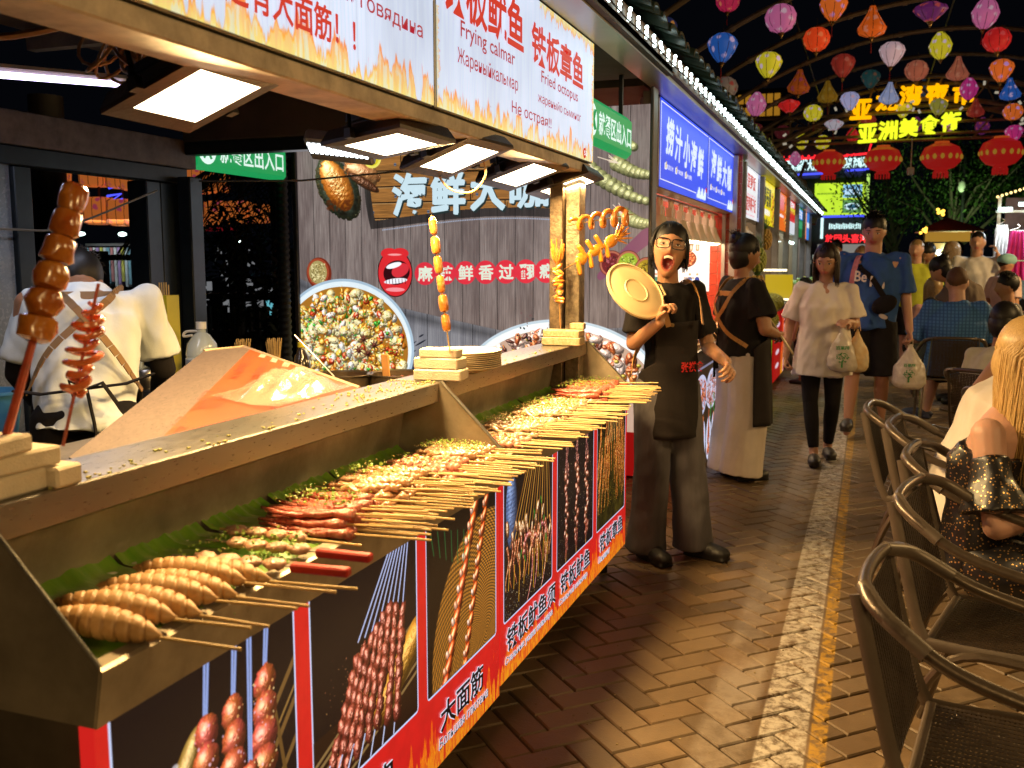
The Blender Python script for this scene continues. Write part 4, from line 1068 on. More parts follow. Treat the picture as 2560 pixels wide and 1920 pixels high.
def bld2(t,A,B):
 obj('stick',MB().tube([A,B],.0028,6),M('red_stick2',(.38,.07,.03),.4),t)
 m=MB();pts=[];rs=[]
 n=120
 for i in range(n):
  f=i/(n-1);a=f*PI*15;rad=(.022+.006*math.sin(f*19))*math.sin(PI*(.08+.84*f))**.5
  p=along(A,B,.30+f*.58);pts.append(p+Vector((math.cos(a)*rad,math.sin(a)*rad,.003*math.sin(a*2))));rs.append(.0075*(1-.35*f))
 m.tube(pts,rs,7,flat=.7);obj('spiral_squid',m,TOR,t,True)
upright('spiral_squid_skewer','bright orange spiral-cut squid skewer standing beside the brown gluten skewer',(-1.195,1.165,1.11),(-1.205,1.27,1.365),bld2)
def bld3(t,A,B):
 obj('stick',MB().tube([A,B],.0022,6),BAM,t)
 for i in range(6):
  f0=.16+i*.14;a=along(A,B,f0);b=along(A,B,f0+.131);d=b-a;k=1+.12*math.sin(i*2.1)
  m=MB().tube([a,a+d*.08,a+d*.3,a+d*.7,a+d*.92,b],[.005,.0115*k,.0135*k,.0132*k,.0110*k,.005],10);obj('sausage',m,GLZ,t,True)
upright('sausage_skewer','chain of glossy orange sausages on an upright stick in front of the poster',(-1.167,2.62,1.13),(-1.232,2.64,1.54),bld3)
def bld4(t,A,B):
 obj('stick',MB().tube([A,B],.0025,6),M('dark_bamboo',(.42,.20,.06),.5),t)
 m=MB();rr=random.Random(3)
 for i in range(11):
  c=along(A,B,.34+i*.042);m.ball(c,(.030,.014,.011),9,6,Matrix.Rotation(rr.uniform(-1,1),3,'Z')@Matrix.Rotation(rr.uniform(-.9,.9),3,'Y'))
 obj('squid_folds',m,GLZ,t,True);m=MB()
 for k in range(11):
  a=k*.6;c=along(A,B,.80);m.tube([c,c+Vector((.022*math.cos(a),.02*math.sin(a),.03)),c+Vector((.03*math.cos(a),.026*math.sin(a),.07+.02*(k%3)))],[.006,.005,.003],6)
 obj('tentacles',m,GLZ,t,True)
upright('squid_skewer','dark glazed whole squid on an upright stick against the front post',(-1.245,3.97,1.12),(-1.27,3.99,1.46),bld4)
def bld5(t,A,B):
 obj('stick',MB().tube([A,B],.0028,6),BAM,t);m=MB();pts=[];rs=[]
 n=110
 for i in range(n):
  f=i/(n-1);a=f*PI*10-1;rad=.030*(.75+.5*f)if f<.93 else.036
  p=along(A,B,.08+f*.86);pts.append(p+Vector((math.sin(a)*.012,math.sin(a)*.02,math.cos(a)*rad)));rs.append(.0105*(.8+.4*f))
 m.tube(pts,rs,8);obj('coiled_tentacle',m,GLZ,t,True)
upright('coiled_tentacle_skewer','coiled red tentacle skewer pointing across the poster to the right',(-1.235,4.02,1.56),(-1.00,4.26,1.615),bld5)
YEL=M('yellow_squid',(.72,.33,.03),.3,var=.4,vs=26,bump=.3,bs=90,col2=(.66,.22,.02),coat=.5,sss=.15)
def bld6(t,A,B):
 obj('stick',MB().tube([A,B],.003,6),M('dark_bamboo',(.42,.20,.06),.5),t);m=MB();X=(B-A).normalized();U=Vector((0,0,1));rr=random.Random(5)
 N_=X.cross(U).normalized();U=N_.cross(X).normalized();Rm=Matrix((X,N_,U)).transposed()
 m.ball(along(A,B,.28),(.032,.010,.028),12,8,Rm);m.ball(along(A,B,.50),(.045,.012,.024),12,8,Rm);m.ball(along(A,B,.74),(.040,.013,.028),12,8,Rm)
 for(f,s_)in((.22,-1),(.34,1),(.40,-1),(.47,1),(.55,-1),(.60,1),(.66,-1)):
  c=along(A,B,f);m.cap(c,c+X*-.012+U*s_*.052,.011,.011,8)
 for k in range(13):
  c=along(A,B,.80);d=X*(.05+.02*(k%3))+U*(.055-k*.0085);m.tube([c,c+d*.5+N_*.008*(k%2),c+d],[.0065,.005,.002],6)
 obj('squid_body',m,YEL,t,True)
upright('yellow_squid_skewer','flattened bright yellow-orange squid skewer in front of the poster beside the post',(-1.25,4.02,1.37),(-1.03,4.28,1.54),bld6)
PL=M('bagasse_plate',(.70,.56,.36),.6,var=.08,vs=4)
pm=mesh_of(MB().lathe([(.0001,.004),(.085,.004),(.098,.012),(.122,.016),(.127,.0185),(.127,.021),(.120,.020),(.098,.0165),(.084,.009),(.0001,.009)],n=40,sx=.98,sy=1.15),PL,True,'plate')
for i in range(9):
 o=tag(link('plate',pm,loc=(-1.245+rv(.002),2.90+rv(.002),1.0445+i*.0062)),'cream paper plate, %s from the bottom of the stack behind the foam blocks'%NTH[i],'plate','stacked cream paper plates');o.rotation_euler=(0,0,rv(.05))
 if i==8:o['label']='topmost cream paper plate of the stack behind the middle foam blocks'
 # --  inside the stall: work table, pots, cardboard, bottles
wt=thing('work_table','dark worktop inside the stall behind the counters','table',(-1.9,2.6,.86))
obj('top',MB().box((-2.25,1.2,.83),(-1.42,3.95,.86),.004),STEELD,wt)
obj('top',MB().box((-3.25,3.2,.84),(-2.3,3.95,.87),.004),M('dark_table',(.05,.05,.055),.4,.3,var=.3),wt)
obj('shelf',MB().box((-3.28,1.2,.66),(-2.95,3.15,.70),.004),GREYM,wt)
for(x,y)in((-2.2,1.3),(-2.2,3.9),(-1.46,3.9),(-3.2,3.25),(-3.2,3.9)):obj('leg',MB().box((x-.02,y-.02,0),(x+.02,y+.02,.83)),BLACKM,wt)
POT=M('used_pot',(.24,.19,.13),.3,.9,var=.5,vs=10);SAUCE=M('dark_red_sauce',(.16,.035,.01),.3,var=.7,vs=60,bump=1.,bs=120,coat=.6)
def pot(x,y,r,label):
 t=thing('sauce_pot',label,'pot',(x,y,.86),0,'steel sauce pots beside the counter')
 obj('pan',MB().lathe([(.0001,.862),(r*.92,.862),(r,.875),(r,.975),(r+.008,.981),(r+.004,.984),(r-.004,.978),(r-.006,.90),(.0001,.90)],c=(x,y,0),n=36),POT,t,True)
 m=MB();m.lathe([(.0001,.955),(r-.006,.953)],c=(x,y,0),n=30);rr=random.Random(int(x*100))
 for i in range(70):
  a=rr.uniform(0,6.3);q=(r-.02)*math.sqrt(rr.random());m.ball((x+q*math.cos(a),y+q*math.sin(a),.955),rr.uniform(.005,.011),6,4)
 obj('sauce',m,SAUCE,t,True)
 obj('handle',MB().tube(spl([(x+.02,y-r,.95),(x+.045,y-r-.035,.955),(x+.07,y-r+.008,.95)]),.005,8),STEEL,t,True);return t
pot(-1.86,3.18,.105,'steel pot of dark red sauce, the left one');pot(-1.665,3.27,.12,'steel pot of thick dark red sauce with a wooden paddle')
tag(obj('wooden_paddle',MB().obox((-1.70,3.22,1.0),(.016,.004,.06),Matrix.Rotation(.15,3,'X'),.003),M('paddle_wood',(.50,.25,.08),.5,var=.3)),'flat wooden paddle standing in the right sauce pot','paddle')
tag(obj('ladle',MB().tube([(-2.02,3.1,1.13),(-1.93,3.13,1.03),(-1.88,3.15,.97)],.003,6),STEEL),'thin steel ladle handle leaning in the left sauce pot','ladle')
def cardart():
 w,h=900,700;c=CV(w,h,(.96,.62,.12),4)
 g=np.clip(c.X/w*1.1-.15+(c.Y/h-.5)*.5,0,1)[...,None]
 c.a=np.array((.95,.50,.04))*(1-g)+np.array((.93,.26,.10))*g
 k=np.clip((c.Y/h-.62)*3,0,1)[...,None];c.a=c.a*(1-k*.6)+np.array((.97,.68,.45))*k*.6
 c.a*=(.93+.1*c.n)[...,None]
 m=(c.X<w*.20)[...,None];c.a=np.where(m,np.array((.70,.62,.58))*(.88+.2*c.n[...,None]),c.a)
 for i in range(260):c.disc(R.uniform(0,w*.24),R.uniform(0,h),2,1.2,(.35,.26,.2),.6,1,R.uniform(0,3))
 for(x,y)in((.27,.05),(.34,.08),(.41,.11),(.48,.14)):c.rect(w*x,h*y,w*(x+.032),h*(y+.05),(.97,.93,.88))
 o=(.93,.30,.06)
 for(x,y,r)in((.62,.30,34),(.66,.33,30),(.585,.35,30),(.72,.25,30)):
  for q in range(4):c.ell(w*x,h*y,r-q*8,(r-q*8)*.7,-.5,o if q%2==0 else(.96,.5,.12),gloss=0,rough=0,flat=.01)
 for q in range(7):c.curve([(w*(.52+.02*i)+40*math.sin(i*.6+q),h*(.62-q*.025+.03*i))for i in range(9)],(9,4),c=o,c2=o,gloss=0,rough=0)
 for q in range(16):c.disc(w*.62+(q%4)*30-70,h*.12+(q//4)*16,13,13,(.93,.48,.05),.25)
 return c.a
CARD=IM('cardboard_print',cardart()**1.3*.58,0,.65)
cb_=thing('cardboard_box','flattened orange and white printed cardboard box leaning behind the near counter','cardboard',(-1.6,2.1,1.0))
A=Vector((-1.423,1.40,1.030));B=Vector((-1.953,2.486,1.125));C_=Vector((-1.93,2.66,1.125));D=Vector((-1.375,2.44,1.040));E_=Vector((-1.38,1.40,1.025))
uvquad('print_face',A,E_+Vector((0,.9,.008)),D+Vector((0,.0,0)),B,CARD,cb_,.0)
me=bpy.data.meshes.new('print_face');o_=origin(cb_)
for ch in[c for c in bpy.data.objects if c.parent==cb_]:bpy.data.objects.remove(ch)
P=[A-o_,Vector((-1.372,1.40,1.022))-o_,D-o_,C_-o_,B-o_]
me.from_pydata([tuple(p)for p in P]+[tuple(p-Vector((0,0,.012)))for p in P],[],[(0,1,2,3,4),(9,8,7,6,5)]+[(i,5+i,5+(i+1)%5,(i+1)%5)for i in range(5)])
uv=me.uv_layers.new(name='UVMap');ax=(B-A);L2=ax.length;ax.normalize();N_=(D-A).cross(B-A).normalized();bx=ax.cross(N_)
if(D-A).dot(bx)<0:bx=-bx
for i,l in enumerate(me.loops):
 p=Vector(me.vertices[l.vertex_index].co)+o_-A;uv.data[i].uv=(max(0,min(1,p.dot(bx)/.62)),max(0.01,min(.99,p.dot(ax)/L2)))
me.materials.append(CARD);link('print_face',me,cb_)
OR_=M('orange_ink',(.75,.10,.01),.6,var=0)
for(f,g_,body)in((.90,.24,'150gX10串X7包'),(.88,.33,'150gX10串X7包'),(.85,.42,'100gX10串X5包'),(.82,.51,'100gX10串X5包'),(.48,.22,'霸王吉祥物'),(.50,.27,'霸王活珠串'),(.25,.22,'霸王海鲜')):
 p=A+ax*L2*f+bx*.62*g_*.98;lettering(body,p,-ax,bx,(.034 if f>.6 else.020),M('dark_orange_ink',(.42,.025,.004),.6,var=0),cb_,width=.022*len(body),bold=.01,off=.022)
obj('edge_flap',MB().tube([B,C_,D],.006,5),M('cardboard_edge',(.50,.38,.26),.8,var=.3),cb_)
pb=MB();nx=20
for i in range(nx+1):
 for j in range(nx+1):
  u,v=i/nx-.5,j/nx-.5
  x=-1.47+u*.20-.03*v;y=2.22+v*.44;rr_=max(0,1-(u*u+v*v)*3.9)
  z=1.048+(.045*rr_+.012*math.sin(u*23+v*9)*rr_+.012*abs(math.sin(v*17-u*11))*rr_)+max(0,(-1.44-x))*.16;pb.v.append((x,y,z))
for i in range(nx):
 for j in range(nx):a=i*(nx+1)+j;pb.f.append((a,a+nx+1,a+nx+2,a+1))
pb.m=[0]*len(pb.f)
FILM=M('clear_film',(.55,.48,.40),.16,var=0,alpha=.30,spec=.6,coat=1.,bump=.5,bs=40)
tag(obj('plastic_bag',pb,FILM,smooth='all'),'crumpled clear plastic bag lying on the orange cardboard','bag')
bt=thing('water_bottle','large clear water jug with white cap and label on the back table','bottle',(-2.72,3.45,.87))
GLS=M('clear_plastic',(.75,.85,.88),.08,var=0,trans=.0,alpha=.45,spec=.9,coat=1.)
obj('body',MB().lathe([(.001,.872),(.066,.872),(.07,.88),(.07,.985),(.066,.995),(.07,1.005),(.062,1.05),(.035,1.09),(.019,1.10),(.019,1.12)],c=(-2.72,3.45,0),n=24),GLS,bt,True)
obj('cap',MB().lathe([(.022,1.115),(.022,1.145),(.0001,1.147)],c=(-2.72,3.45,0),n=20),WHITEP,bt,True);obj('paper_label',MB().lathe([(.0715,.89),(.0715,.985)],c=(-2.72,3.45,0),n=24),M('bottle_label',(.42,.45,.5),.5,var=.1),bt,True)
obj('handle',MB().tube(spl([(-2.74,3.45,1.105),(-2.80,3.45,1.10),(-2.815,3.45,1.08),(-2.77,3.45,1.085)]),.006,6),WHITEP,bt,True)
yb=thing('skewer_box','tall yellow cardboard box of bamboo skewers with red lettering','box',(-2.88,3.42,.87))
YB=M('yellow_card',(.60,.50,.02),.5,var=.15);obj('carton',MB().box((-2.935,3.38,.872),(-2.84,3.46,1.26)),YB,yb)
mb=MB()
for i in range(14):mb.tube([(-2.905+(i%5)*.012,3.40+(i//5)*.015,1.2),(-2.905+(i%5)*.0122,3.40+(i//5)*.015,1.295+.01*(i%3))],.003,5)
obj('skewers',mb,BAM,yb)
for zz,bd_ in((1.18,'竹签'),(1.06,'烧烤王')):
 for q,ch in enumerate(bd_):lettering(ch,(-2.91,3.378,zz-q*.055),(1,0,0),(0,0,1),.042,OR_,yb,off=.001)
gb=thing('green_bag','pale green plastic bag of supplies beside the yellow box','bag',(-2.98,3.35,.95));obj('bag',MB().ball((-2.995,3.33,1.06),(.055,.05,.06),14,10),M('green_film',(.16,.55,.25),.3,var=.4,vs=25,bump=.8,bs=40),gb,True);obj('jar',MB().lathe([(.001,.872),(.055,.872),(.06,.90),(.055,.95),(.03,.965),(.03,1.0)],c=(-2.93,3.28,0),n=20),GLS,gb,True)
jr=thing('glass_jar','squat chrome-lidded glass jar on the back table','jar',(-2.86,3.28,.87));obj('glass',MB().lathe([(.001,.872),(.065,.872),(.07,.90),(.07,.94),(.06,.955)],c=(-2.86,3.26,0),n=24),STEEL,jr,True);obj('loop',MB().tube(spl([(-2.89,3.26,.955),(-2.885,3.26,.99),(-2.855,3.26,1.0),(-2.83,3.26,.98),(-2.83,3.26,.955)]),.006,6),GLS,jr,True)
for(x,y)in((-2.63,3.62),(-2.52,3.70)):
 mb=MB()
 for i in range(34):
  a=i*2.4;r=.028*math.sqrt(i/34);mb.tube([(x+r*.5*math.cos(a),y+r*.5*math.sin(a),.872),(x+r*1.3*math.cos(a),y+r*1.3*math.sin(a),1.045+.008*(i%3))],.0026,4)
 o=tag(obj('skewer_bundle',mb,BAM),'fan-shaped bundle of bare bamboo skewers, '+('left' if x<-2.6 else 'right')+' one behind the cardboard','skewers','bundles of bare skewers');o['kind']='stuff';
 del o['kind']
cl=thing('oil_bottle','small dark bottle with yellow cap behind the cardboard','bottle',(-2.28,3.55,.87));obj('body',MB().lathe([(.001,.862),(.035,.862),(.038,.95),(.03,1.0),(.013,1.03),(.013,1.045)],c=(-2.28,3.55,0),n=18),M('dark_glass',(.02,.015,.01),.1,coat=1,var=0),cl,True);obj('cap',MB().lathe([(.016,1.04),(.016,1.06),(.0001,1.061)],c=(-2.28,3.55,0),n=14),YB,cl,True)
bk=thing('bucket','light blue plastic bucket with white handle at the left edge','bucket',(-3.14,2.72,.70));obj('tub',MB().lathe([(.0001,.702),(.085,.702),(.112,.90),(.118,.90),(.118,.912),(.108,.912),(.082,.715),(.0001,.715)],c=(-3.16,2.74,0),n=30),M('blue_bucket',(.09,.33,.60),.35,var=.1),bk,True)
obj('handle',MB().tube(spl([(-3.10,2.64,.90),(-3.06,2.62,.84),(-3.08,2.65,.78),(-3.14,2.68,.76)]),.004,6),WHITEP,bk,True)
sc_=thing('hanging_scroll','red paper couplet with gold characters stuck on the grey door','poster',(-3.33,2.9,1.4));obj('sheet',MB().box((-3.338,2.68,1.20),(-3.335,2.86,1.62)),M('red_paper',(.50,.03,.04),.5,var=.5,vs=18,col2=(.55,.35,.22)),sc_)
for q,ch in enumerate('顺风顺水财神'):lettering(ch,(-3.335,2.80,1.55-q*.06),(0,1,0),(0,0,1),.045,M('gold_ink',(.62,.38,.05),.4,var=0),sc_,bold=.01)
# --  seafood poster wall (end wall of the second stall)
def poster_art():
 w,h=1240,1000
 c=CV(w,h,(.5,.45,.45),61)
 P=lambda x,z:((x+3.37)/2.23*w,(2.25-z)/1.80*h)
 def S_(px,py):
  x=-5.63952+3.39675e-3*px-1.77218e-4*py-3.9586e-7*px*px+1.36659e-7*px*py;z=3.204797-2.3848e-4*px-2.755521e-3*py+3.61348e-7*px*py
  return P(x,z)
 c.planks(0,0,w,h,62,(.56,.51,.49),(.36,.31,.30),5)
 yb=560-120*0
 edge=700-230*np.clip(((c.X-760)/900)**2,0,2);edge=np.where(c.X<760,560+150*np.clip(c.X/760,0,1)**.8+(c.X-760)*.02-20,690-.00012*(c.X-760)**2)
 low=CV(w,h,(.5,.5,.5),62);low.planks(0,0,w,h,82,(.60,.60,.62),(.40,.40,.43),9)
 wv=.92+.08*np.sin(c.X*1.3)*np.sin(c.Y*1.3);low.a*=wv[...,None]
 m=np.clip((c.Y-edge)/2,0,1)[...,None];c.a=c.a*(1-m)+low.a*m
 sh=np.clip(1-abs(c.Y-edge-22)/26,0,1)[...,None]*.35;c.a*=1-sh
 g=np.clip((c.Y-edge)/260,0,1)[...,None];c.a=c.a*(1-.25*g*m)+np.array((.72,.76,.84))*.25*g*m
 b=CV(w,h,(.5,.3,.1),63);b.planks(0,0,w,h,5000,(.60,.40,.19),(.42,.26,.11),3)
 gr=vnoise(h,w,6,3,8,8.,.4);b.a=np.array((.58,.38,.18))*(.65+.6*gr[...,None])
 for i in range(10):
  y=10+i*52;b.rect(0,y,w,y+4,(.13,.07,.03));b.rect(0,y+4,w,y+6,(.75,.60,.40),.6)
  for j in range(6):
   x=150+j*250+(i%2)*120;b.rect(x,y,x+3,y+52,(.14,.08,.04));b.rect(x+8,y+8,x+10,y+44,(.12,.08,.06),.6)
   for s_ in(-20,24):b.disc(x+s_,y+34,5,5,(.35,.42,.52));b.line(x+s_-4,y+34,x+s_+4,y+34,1,(.1,.1,.15))
 top=95;bot=300+18*np.sin((c.X-500)/150.);left=290
 cx,cy=S_(960,500)[0],170
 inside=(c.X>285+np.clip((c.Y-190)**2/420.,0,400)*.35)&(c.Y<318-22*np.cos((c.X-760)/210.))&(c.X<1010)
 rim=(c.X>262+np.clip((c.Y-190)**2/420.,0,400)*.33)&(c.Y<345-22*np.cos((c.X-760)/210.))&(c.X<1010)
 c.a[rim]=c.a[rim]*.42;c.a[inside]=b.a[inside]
 for i in range(110):
  x=330+i*6.2;y=352-22*math.cos((x-760)/210.);c.disc(x,y,2.4,2.4,(.60,.65,.75),.9)
 x,y=S_(845,470);c.ell(x,y,118,72,1.0,(.35,.26,.14),(.10,.22,.17),.8,8,wob=10);c.ell(x,y,104,60,1.0,(.16,.09,.04),(.42,.50,.40),.5,6);c.ell(x-4,y-12,96,50,1.02,(.88,.52,.14),(.72,.34,.06),1.2,7,wob=8,flat=.6)
 for i in range(26):c.disc(x+40*math.cos(i),y+55+14*math.sin(i*1.7),9,5,(.30,.12,.04),.6,2,i)
 x,y=S_(905,430);c.ell(x,y,74,36,.35,(.85,.60,.36),(.60,.32,.14),.9,6,wob=10);c.ell(x+6,y+34,66,16,.5,(.45,.22,.10),(.22,.1,.05),.6,6);c.disc(x+40,y-46,34,34,(.90,.86,.35));c.disc(x+40,y-46,26,26,(.80,.74,.12))
 x,y=S_(988,680);R_=(.83,.14,.16);c.disc(x,y,66,80,(.12,.02,.03));c.disc(x,y,63,77,R_);c.disc(x-20,y-66,32,18,R_);c.disc(x+20,y-66,32,18,R_)
 c.disc(x+6,y-2,50,40,(.16,.03,.05),ang=-.25);c.disc(x+20,y-10,34,22,(.80,.16,.2),ang=-.4);c.disc(x-4,y-26,30,9,(.93,.94,.97),ang=-.25);c.disc(x+2,y+26,44,9,(.93,.94,.97),ang=-.1)
 for q in range(7):c.line(x-34+q*12,y+20,x-33+q*12,y+34,1,(.15,.05,.08))
 c.disc(x,y+55,36,7,(.95,.65,.68),.8);c.disc(x,y-62,26,3.5,(.95,.7,.7),.8)
 for i in range(7):xx,yy=S_(1063+i*50.5,681-i*1.2);c.disc(xx,yy,38,38,(.83,.16,.22))
 x,y=S_(797,680);c.disc(x,y,50,54,(.42,.14,.08));c.disc(x-4,y-4,44,47,(.60,.24,.14));c.disc(x-4,y-3,36,40,(.62,.56,.34));c.speck(x-30,y-34,x+24,y+30,260,2.2,[(.88,.83,.60),(.70,.62,.38),(.45,.38,.2)],3)
 for q in range(14):c.disc(R.uniform(95,150),R.uniform(590,690),5,1.6,(.22,.08,.05),1,1,R.uniform(0,3))
 for q in range(46):
  a=R.uniform(-1.2,.4);rr=R.uniform(200,275);c.disc(170+rr*math.cos(a)*1.05,900+rr*math.sin(a)*1.02,R.uniform(10,42),R.uniform(6,18),(.03,.05,.13),.96,2,a+R.uniform(-.5,.5))
 for q in range(9):c.disc(R.uniform(330,480),R.uniform(670,780),R.uniform(6,26),2.5,(.02,.04,.09),1,1,-.5)
 c.disc(395,770,26,20,(.05,.15,.65));c.disc(430,815,70,30,(.10,.14,.22),.9,2,.5)
 bx_,by_=S_(862,868);c.disc(bx_,by_,268,236,(.62,.72,.80));c.disc(bx_,by_,258,227,(.86,.92,.95));c.disc(bx_,by_+5,245,214,(.62,.40,.12))
 def food(cx,cy,rx,ry,n,seed):
  rs=random.Random(seed)
  for q in range(n):
   a=rs.uniform(0,6.3);r=math.sqrt(rs.random());x=cx+rx*r*math.cos(a);y=cy+ry*r*math.sin(a);k=rs.random()
   if x<-20 or x>w+20:continue
   if k<.25:
    c.ell(x,y,rs.uniform(16,26),rs.uniform(12,19),rs.uniform(-1,1),(.93,.90,.70),(.85,.66,.26),.7,6)
    for j in range(14):c.line(x+rs.uniform(-18,18),y+rs.uniform(-10,10),x+rs.uniform(-18,18),y+rs.uniform(-10,10),.8,(.98,.94,.75),.6)
   elif k<.6:c.ell(x,y,rs.uniform(9,20),rs.uniform(6,13),rs.uniform(-2,2),(.90,.70,.12),(.80,.36,.05),1.,8,wob=12)
   elif k<.75:c.ell(x,y,rs.uniform(10,16),rs.uniform(8,12),rs.uniform(-2,2),(.86,.26,.08),(.7,.12,.04),.9,4)
   elif k<.88:c.ell(x,y,rs.uniform(8,13),rs.uniform(5,8),rs.uniform(-2,2),(.18,.66,.14),(.1,.42,.08),.7,3)
   else:c.ell(x,y,rs.uniform(14,24),rs.uniform(9,14),rs.uniform(-2,2),(.94,.92,.88),(.75,.72,.66),.6,4)
 food(bx_,by_+8,232,200,620,5)
 for q in range(1500):
  a=R.uniform(0,6.3);r=math.sqrt(R.random());c.disc(bx_+228*r*math.cos(a),by_+8+196*r*math.sin(a),R.uniform(1.5,5),R.uniform(1,3),R.choice([(.95,.92,.75),(.85,.30,.08),(.20,.60,.15),(.95,.75,.2),(.55,.28,.08),(.98,.96,.90)]),.85,1,a)
 for(sx_,sy_)in((bx_+75,by_-30),(bx_+115,by_-10),(bx_+90,by_+20),(bx_+55,by_+10)):
  for q in range(8):a=q*PI/4+sx_;c.capsule(sx_,sy_,sx_+17*math.cos(a),sy_+17*math.sin(a),4,1.5,(.40,.14,.08),gloss=.4,rough=1)
 x,y=S_(1400,960);c.disc(x,y+30,345,235,(.70,.78,.84));c.disc(x,y+30,335,226,(.90,.94,.96));c.disc(x,y+36,318,210,(.72,.60,.52))
 rs=random.Random(9)
 for q in range(620):
  a=rs.uniform(PI,2*PI);r=math.sqrt(rs.random());xx=x+305*r*math.cos(a);yy=y+36+200*r*math.sin(a);k=rs.random()
  if xx>w+10 or yy>h+10:continue
  if k<.35:c.ell(xx,yy,rs.uniform(10,24),rs.uniform(8,16),rs.uniform(-2,2),(.93,.88,.84),(.72,.55,.48),.8,6,wob=8)
  elif k<.7:c.ell(xx,yy,rs.uniform(8,20),rs.uniform(6,12),rs.uniform(-2,2),(.86,.48,.18),(.58,.20,.10),.9,6,wob=6)
  elif k<.9:c.ell(xx,yy,rs.uniform(6,16),rs.uniform(4,9),rs.uniform(-2,2),(.40,.16,.12),(.2,.08,.06),.8,4)
  else:c.ell(xx,yy,8,6,0,(.9,.78,.2),gloss=.7)
 for(px,py,an,L)in((1520,440,.55,150),(1560,470,.5,150),(1590,420,.35,110),(1560,340,.8,90),(1520,330,1.0,80),(1600,545,.3,90)):
  x,y=S_(px,py)
  for j in range(9):
   t=j/8;c.ell(x+L*(t-.5)*math.cos(an)*1.1,y+L*(t-.5)*math.sin(an)+10*math.sin(t*3),22-8*t,25-12*t,an,(.66,.66,.42),(.46,.46,.28),.6,3)
  for j in range(6):c.line(x-L*.5*math.cos(an),y-L*.5*math.sin(an),x-L*.9*math.cos(an)+R.uniform(-30,20),y-L*.9*math.sin(an)+R.uniform(-30,30),1.3,(.90,.82,.72))
 for q in range(30):t=q/29;xx,yy=S_(1615-110*t,590+95*t);c.disc(xx,yy,22-10*t,34-18*t,(.46,.25,.36),1,2,.7)
 for(px,py,r,c1,c2)in((1530,655,27,(.40,.08,.12),(.62,.30,.34)),(1572,655,27,(.55,.66,.16),(.72,.80,.36)),(1618,672,27,(.62,.50,.08),(.75,.66,.2)),(1572,700,24,(.38,.07,.12),(.6,.24,.26))):
  x,y=S_(px,py);c.disc(x,y,r*1.42,r*1.5,(.36,.12,.08),1,1,.4);c.disc(x,y,r*1.34,r*1.42,(.66,.36,.28),1,1,.4);c.disc(x,y,r*1.12,r*1.2,c1,1,1,.4);c.speck(x-r*.75,y-r*.8,x+r*.75,y+r*.8,150,2.4,[c1,c2,tuple(k*.5 for k in c1)],int(px))
 c.speck(800,620,1000,760,40,3,[(.12,.14,.16),(.4,.3,.3)],8)
 c.a*=(.94+.08*c.n2)[...,None]
 return np.clip(c.a,0,1)
PX0,PX1,PZ0,PZ1,PY=-3.37,-1.145,.45,2.25,5.25
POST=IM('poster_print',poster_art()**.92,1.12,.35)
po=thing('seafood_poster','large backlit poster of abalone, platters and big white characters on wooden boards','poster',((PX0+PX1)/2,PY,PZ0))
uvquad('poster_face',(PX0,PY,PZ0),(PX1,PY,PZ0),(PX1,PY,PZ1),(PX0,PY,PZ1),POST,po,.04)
obj('frame',MB().box((PX0-.03,PY-.02,0),(PX0,PY+.06,2.3),.004),M('poster_frame',(.10,.09,.09),.4,.5),po)
obj('frame',MB().box((PX1,PY-.01,0),(PX1+.02,PY+.10,2.34),.004),M('poster_frame',(.10,.09,.09),.4,.5),po)
WHT=G('poster_white',(.66,.86,.95),.92);SHD=G('poster_shade',(.03,.06,.06),.5);CRM=G('poster_cream',(.85,.93,.76),.9)
def pl(body,px0,py0,px1,py1,mat,bold,off=.003):
 X=lambda p,q:-5.63952+3.39675e-3*p-1.77218e-4*q-3.9586e-7*p*p+1.36659e-7*p*q
 Z=lambda p,q:3.204797-2.3848e-4*p-2.755521e-3*q+3.61348e-7*p*q
 x0,z0,x1,z1=X(px0,py1),Z(px0,py1),X(px1,py0),Z(px1,py0)
 return lettering(body,(x0,PY,z0),(1,0,0),(0,0,1),z1-z0,mat,po,width=x1-x0,bold=bold,off=off)
for(ch,a,b,c_,d)in(('海',984,432,1068,537),('鲜',1080,428,1162,533),('大',1178,424,1262,524),('咖',1276,438,1370,518)):
 pl(ch,a+3,b+4,c_+3,d+4,SHD,.05);pl(ch,a,b,c_,d,WHT,.04,.006)
for i,ch in enumerate('麻辣鲜香过翻瘾'):pl(ch,1046+i*50.5,663-i*1.2,1082+i*50.5,700-i*1.2,CRM,.03)
lamp((-2.3,4.7,1.5),3.,1.6,.8,(.9,.92,1),(math.radians(90),0,math.radians(180)),'poster_glow')
# --  the second stall: blue signs, heat lamps, red tiles
s2=thing('food_stall','second food stall with blue signs, red tiled walls and a row of heat lamps','stall',(-2,7.2,0))
obj('ceiling',MB().box((-3.3,5.32,2.36),(-1.2,20.3,2.40)),DARKC,s2)
obj('end_post',MB().box((-1.215,5.36,0),(-1.165,5.40,2.34),.004),M('grey_post',(.20,.18,.17),.5,.4,var=.3),s2)
rt=M('red_tile',(.50,.06,.03),.25,var=.25,vs=9,coat=.4)
grout=M('tile_grout',(.55,.42,.32),.8,var=.2)
wl=obj('tiled_wall',MB().box((-2.7,8.905,0),(-1.12,8.95,2.34)),grout,s2)
tme=mesh_of(MB().box((-.0485,0,-.0485),(.0485,.006,.0485),.002),rt,False,'tile')
for i in range(16):
 for j in range(16):link('tile',tme,wl,loc=Vector((-2.65+i*.1,8.898,.85+j*.1))-origin(wl))
bw_=obj('back_wall',MB().box((-2.72,5.33,0),(-2.68,8.95,2.34)),rt,s2)
obj('side_column',MB().box((-1.19,8.80,0),(-1.13,8.86,2.34)).box((-1.26,8.84,0),(-1.23,8.87,2.34)),M('steel_column',(.42,.40,.38),.3,.9,var=.2),s2)
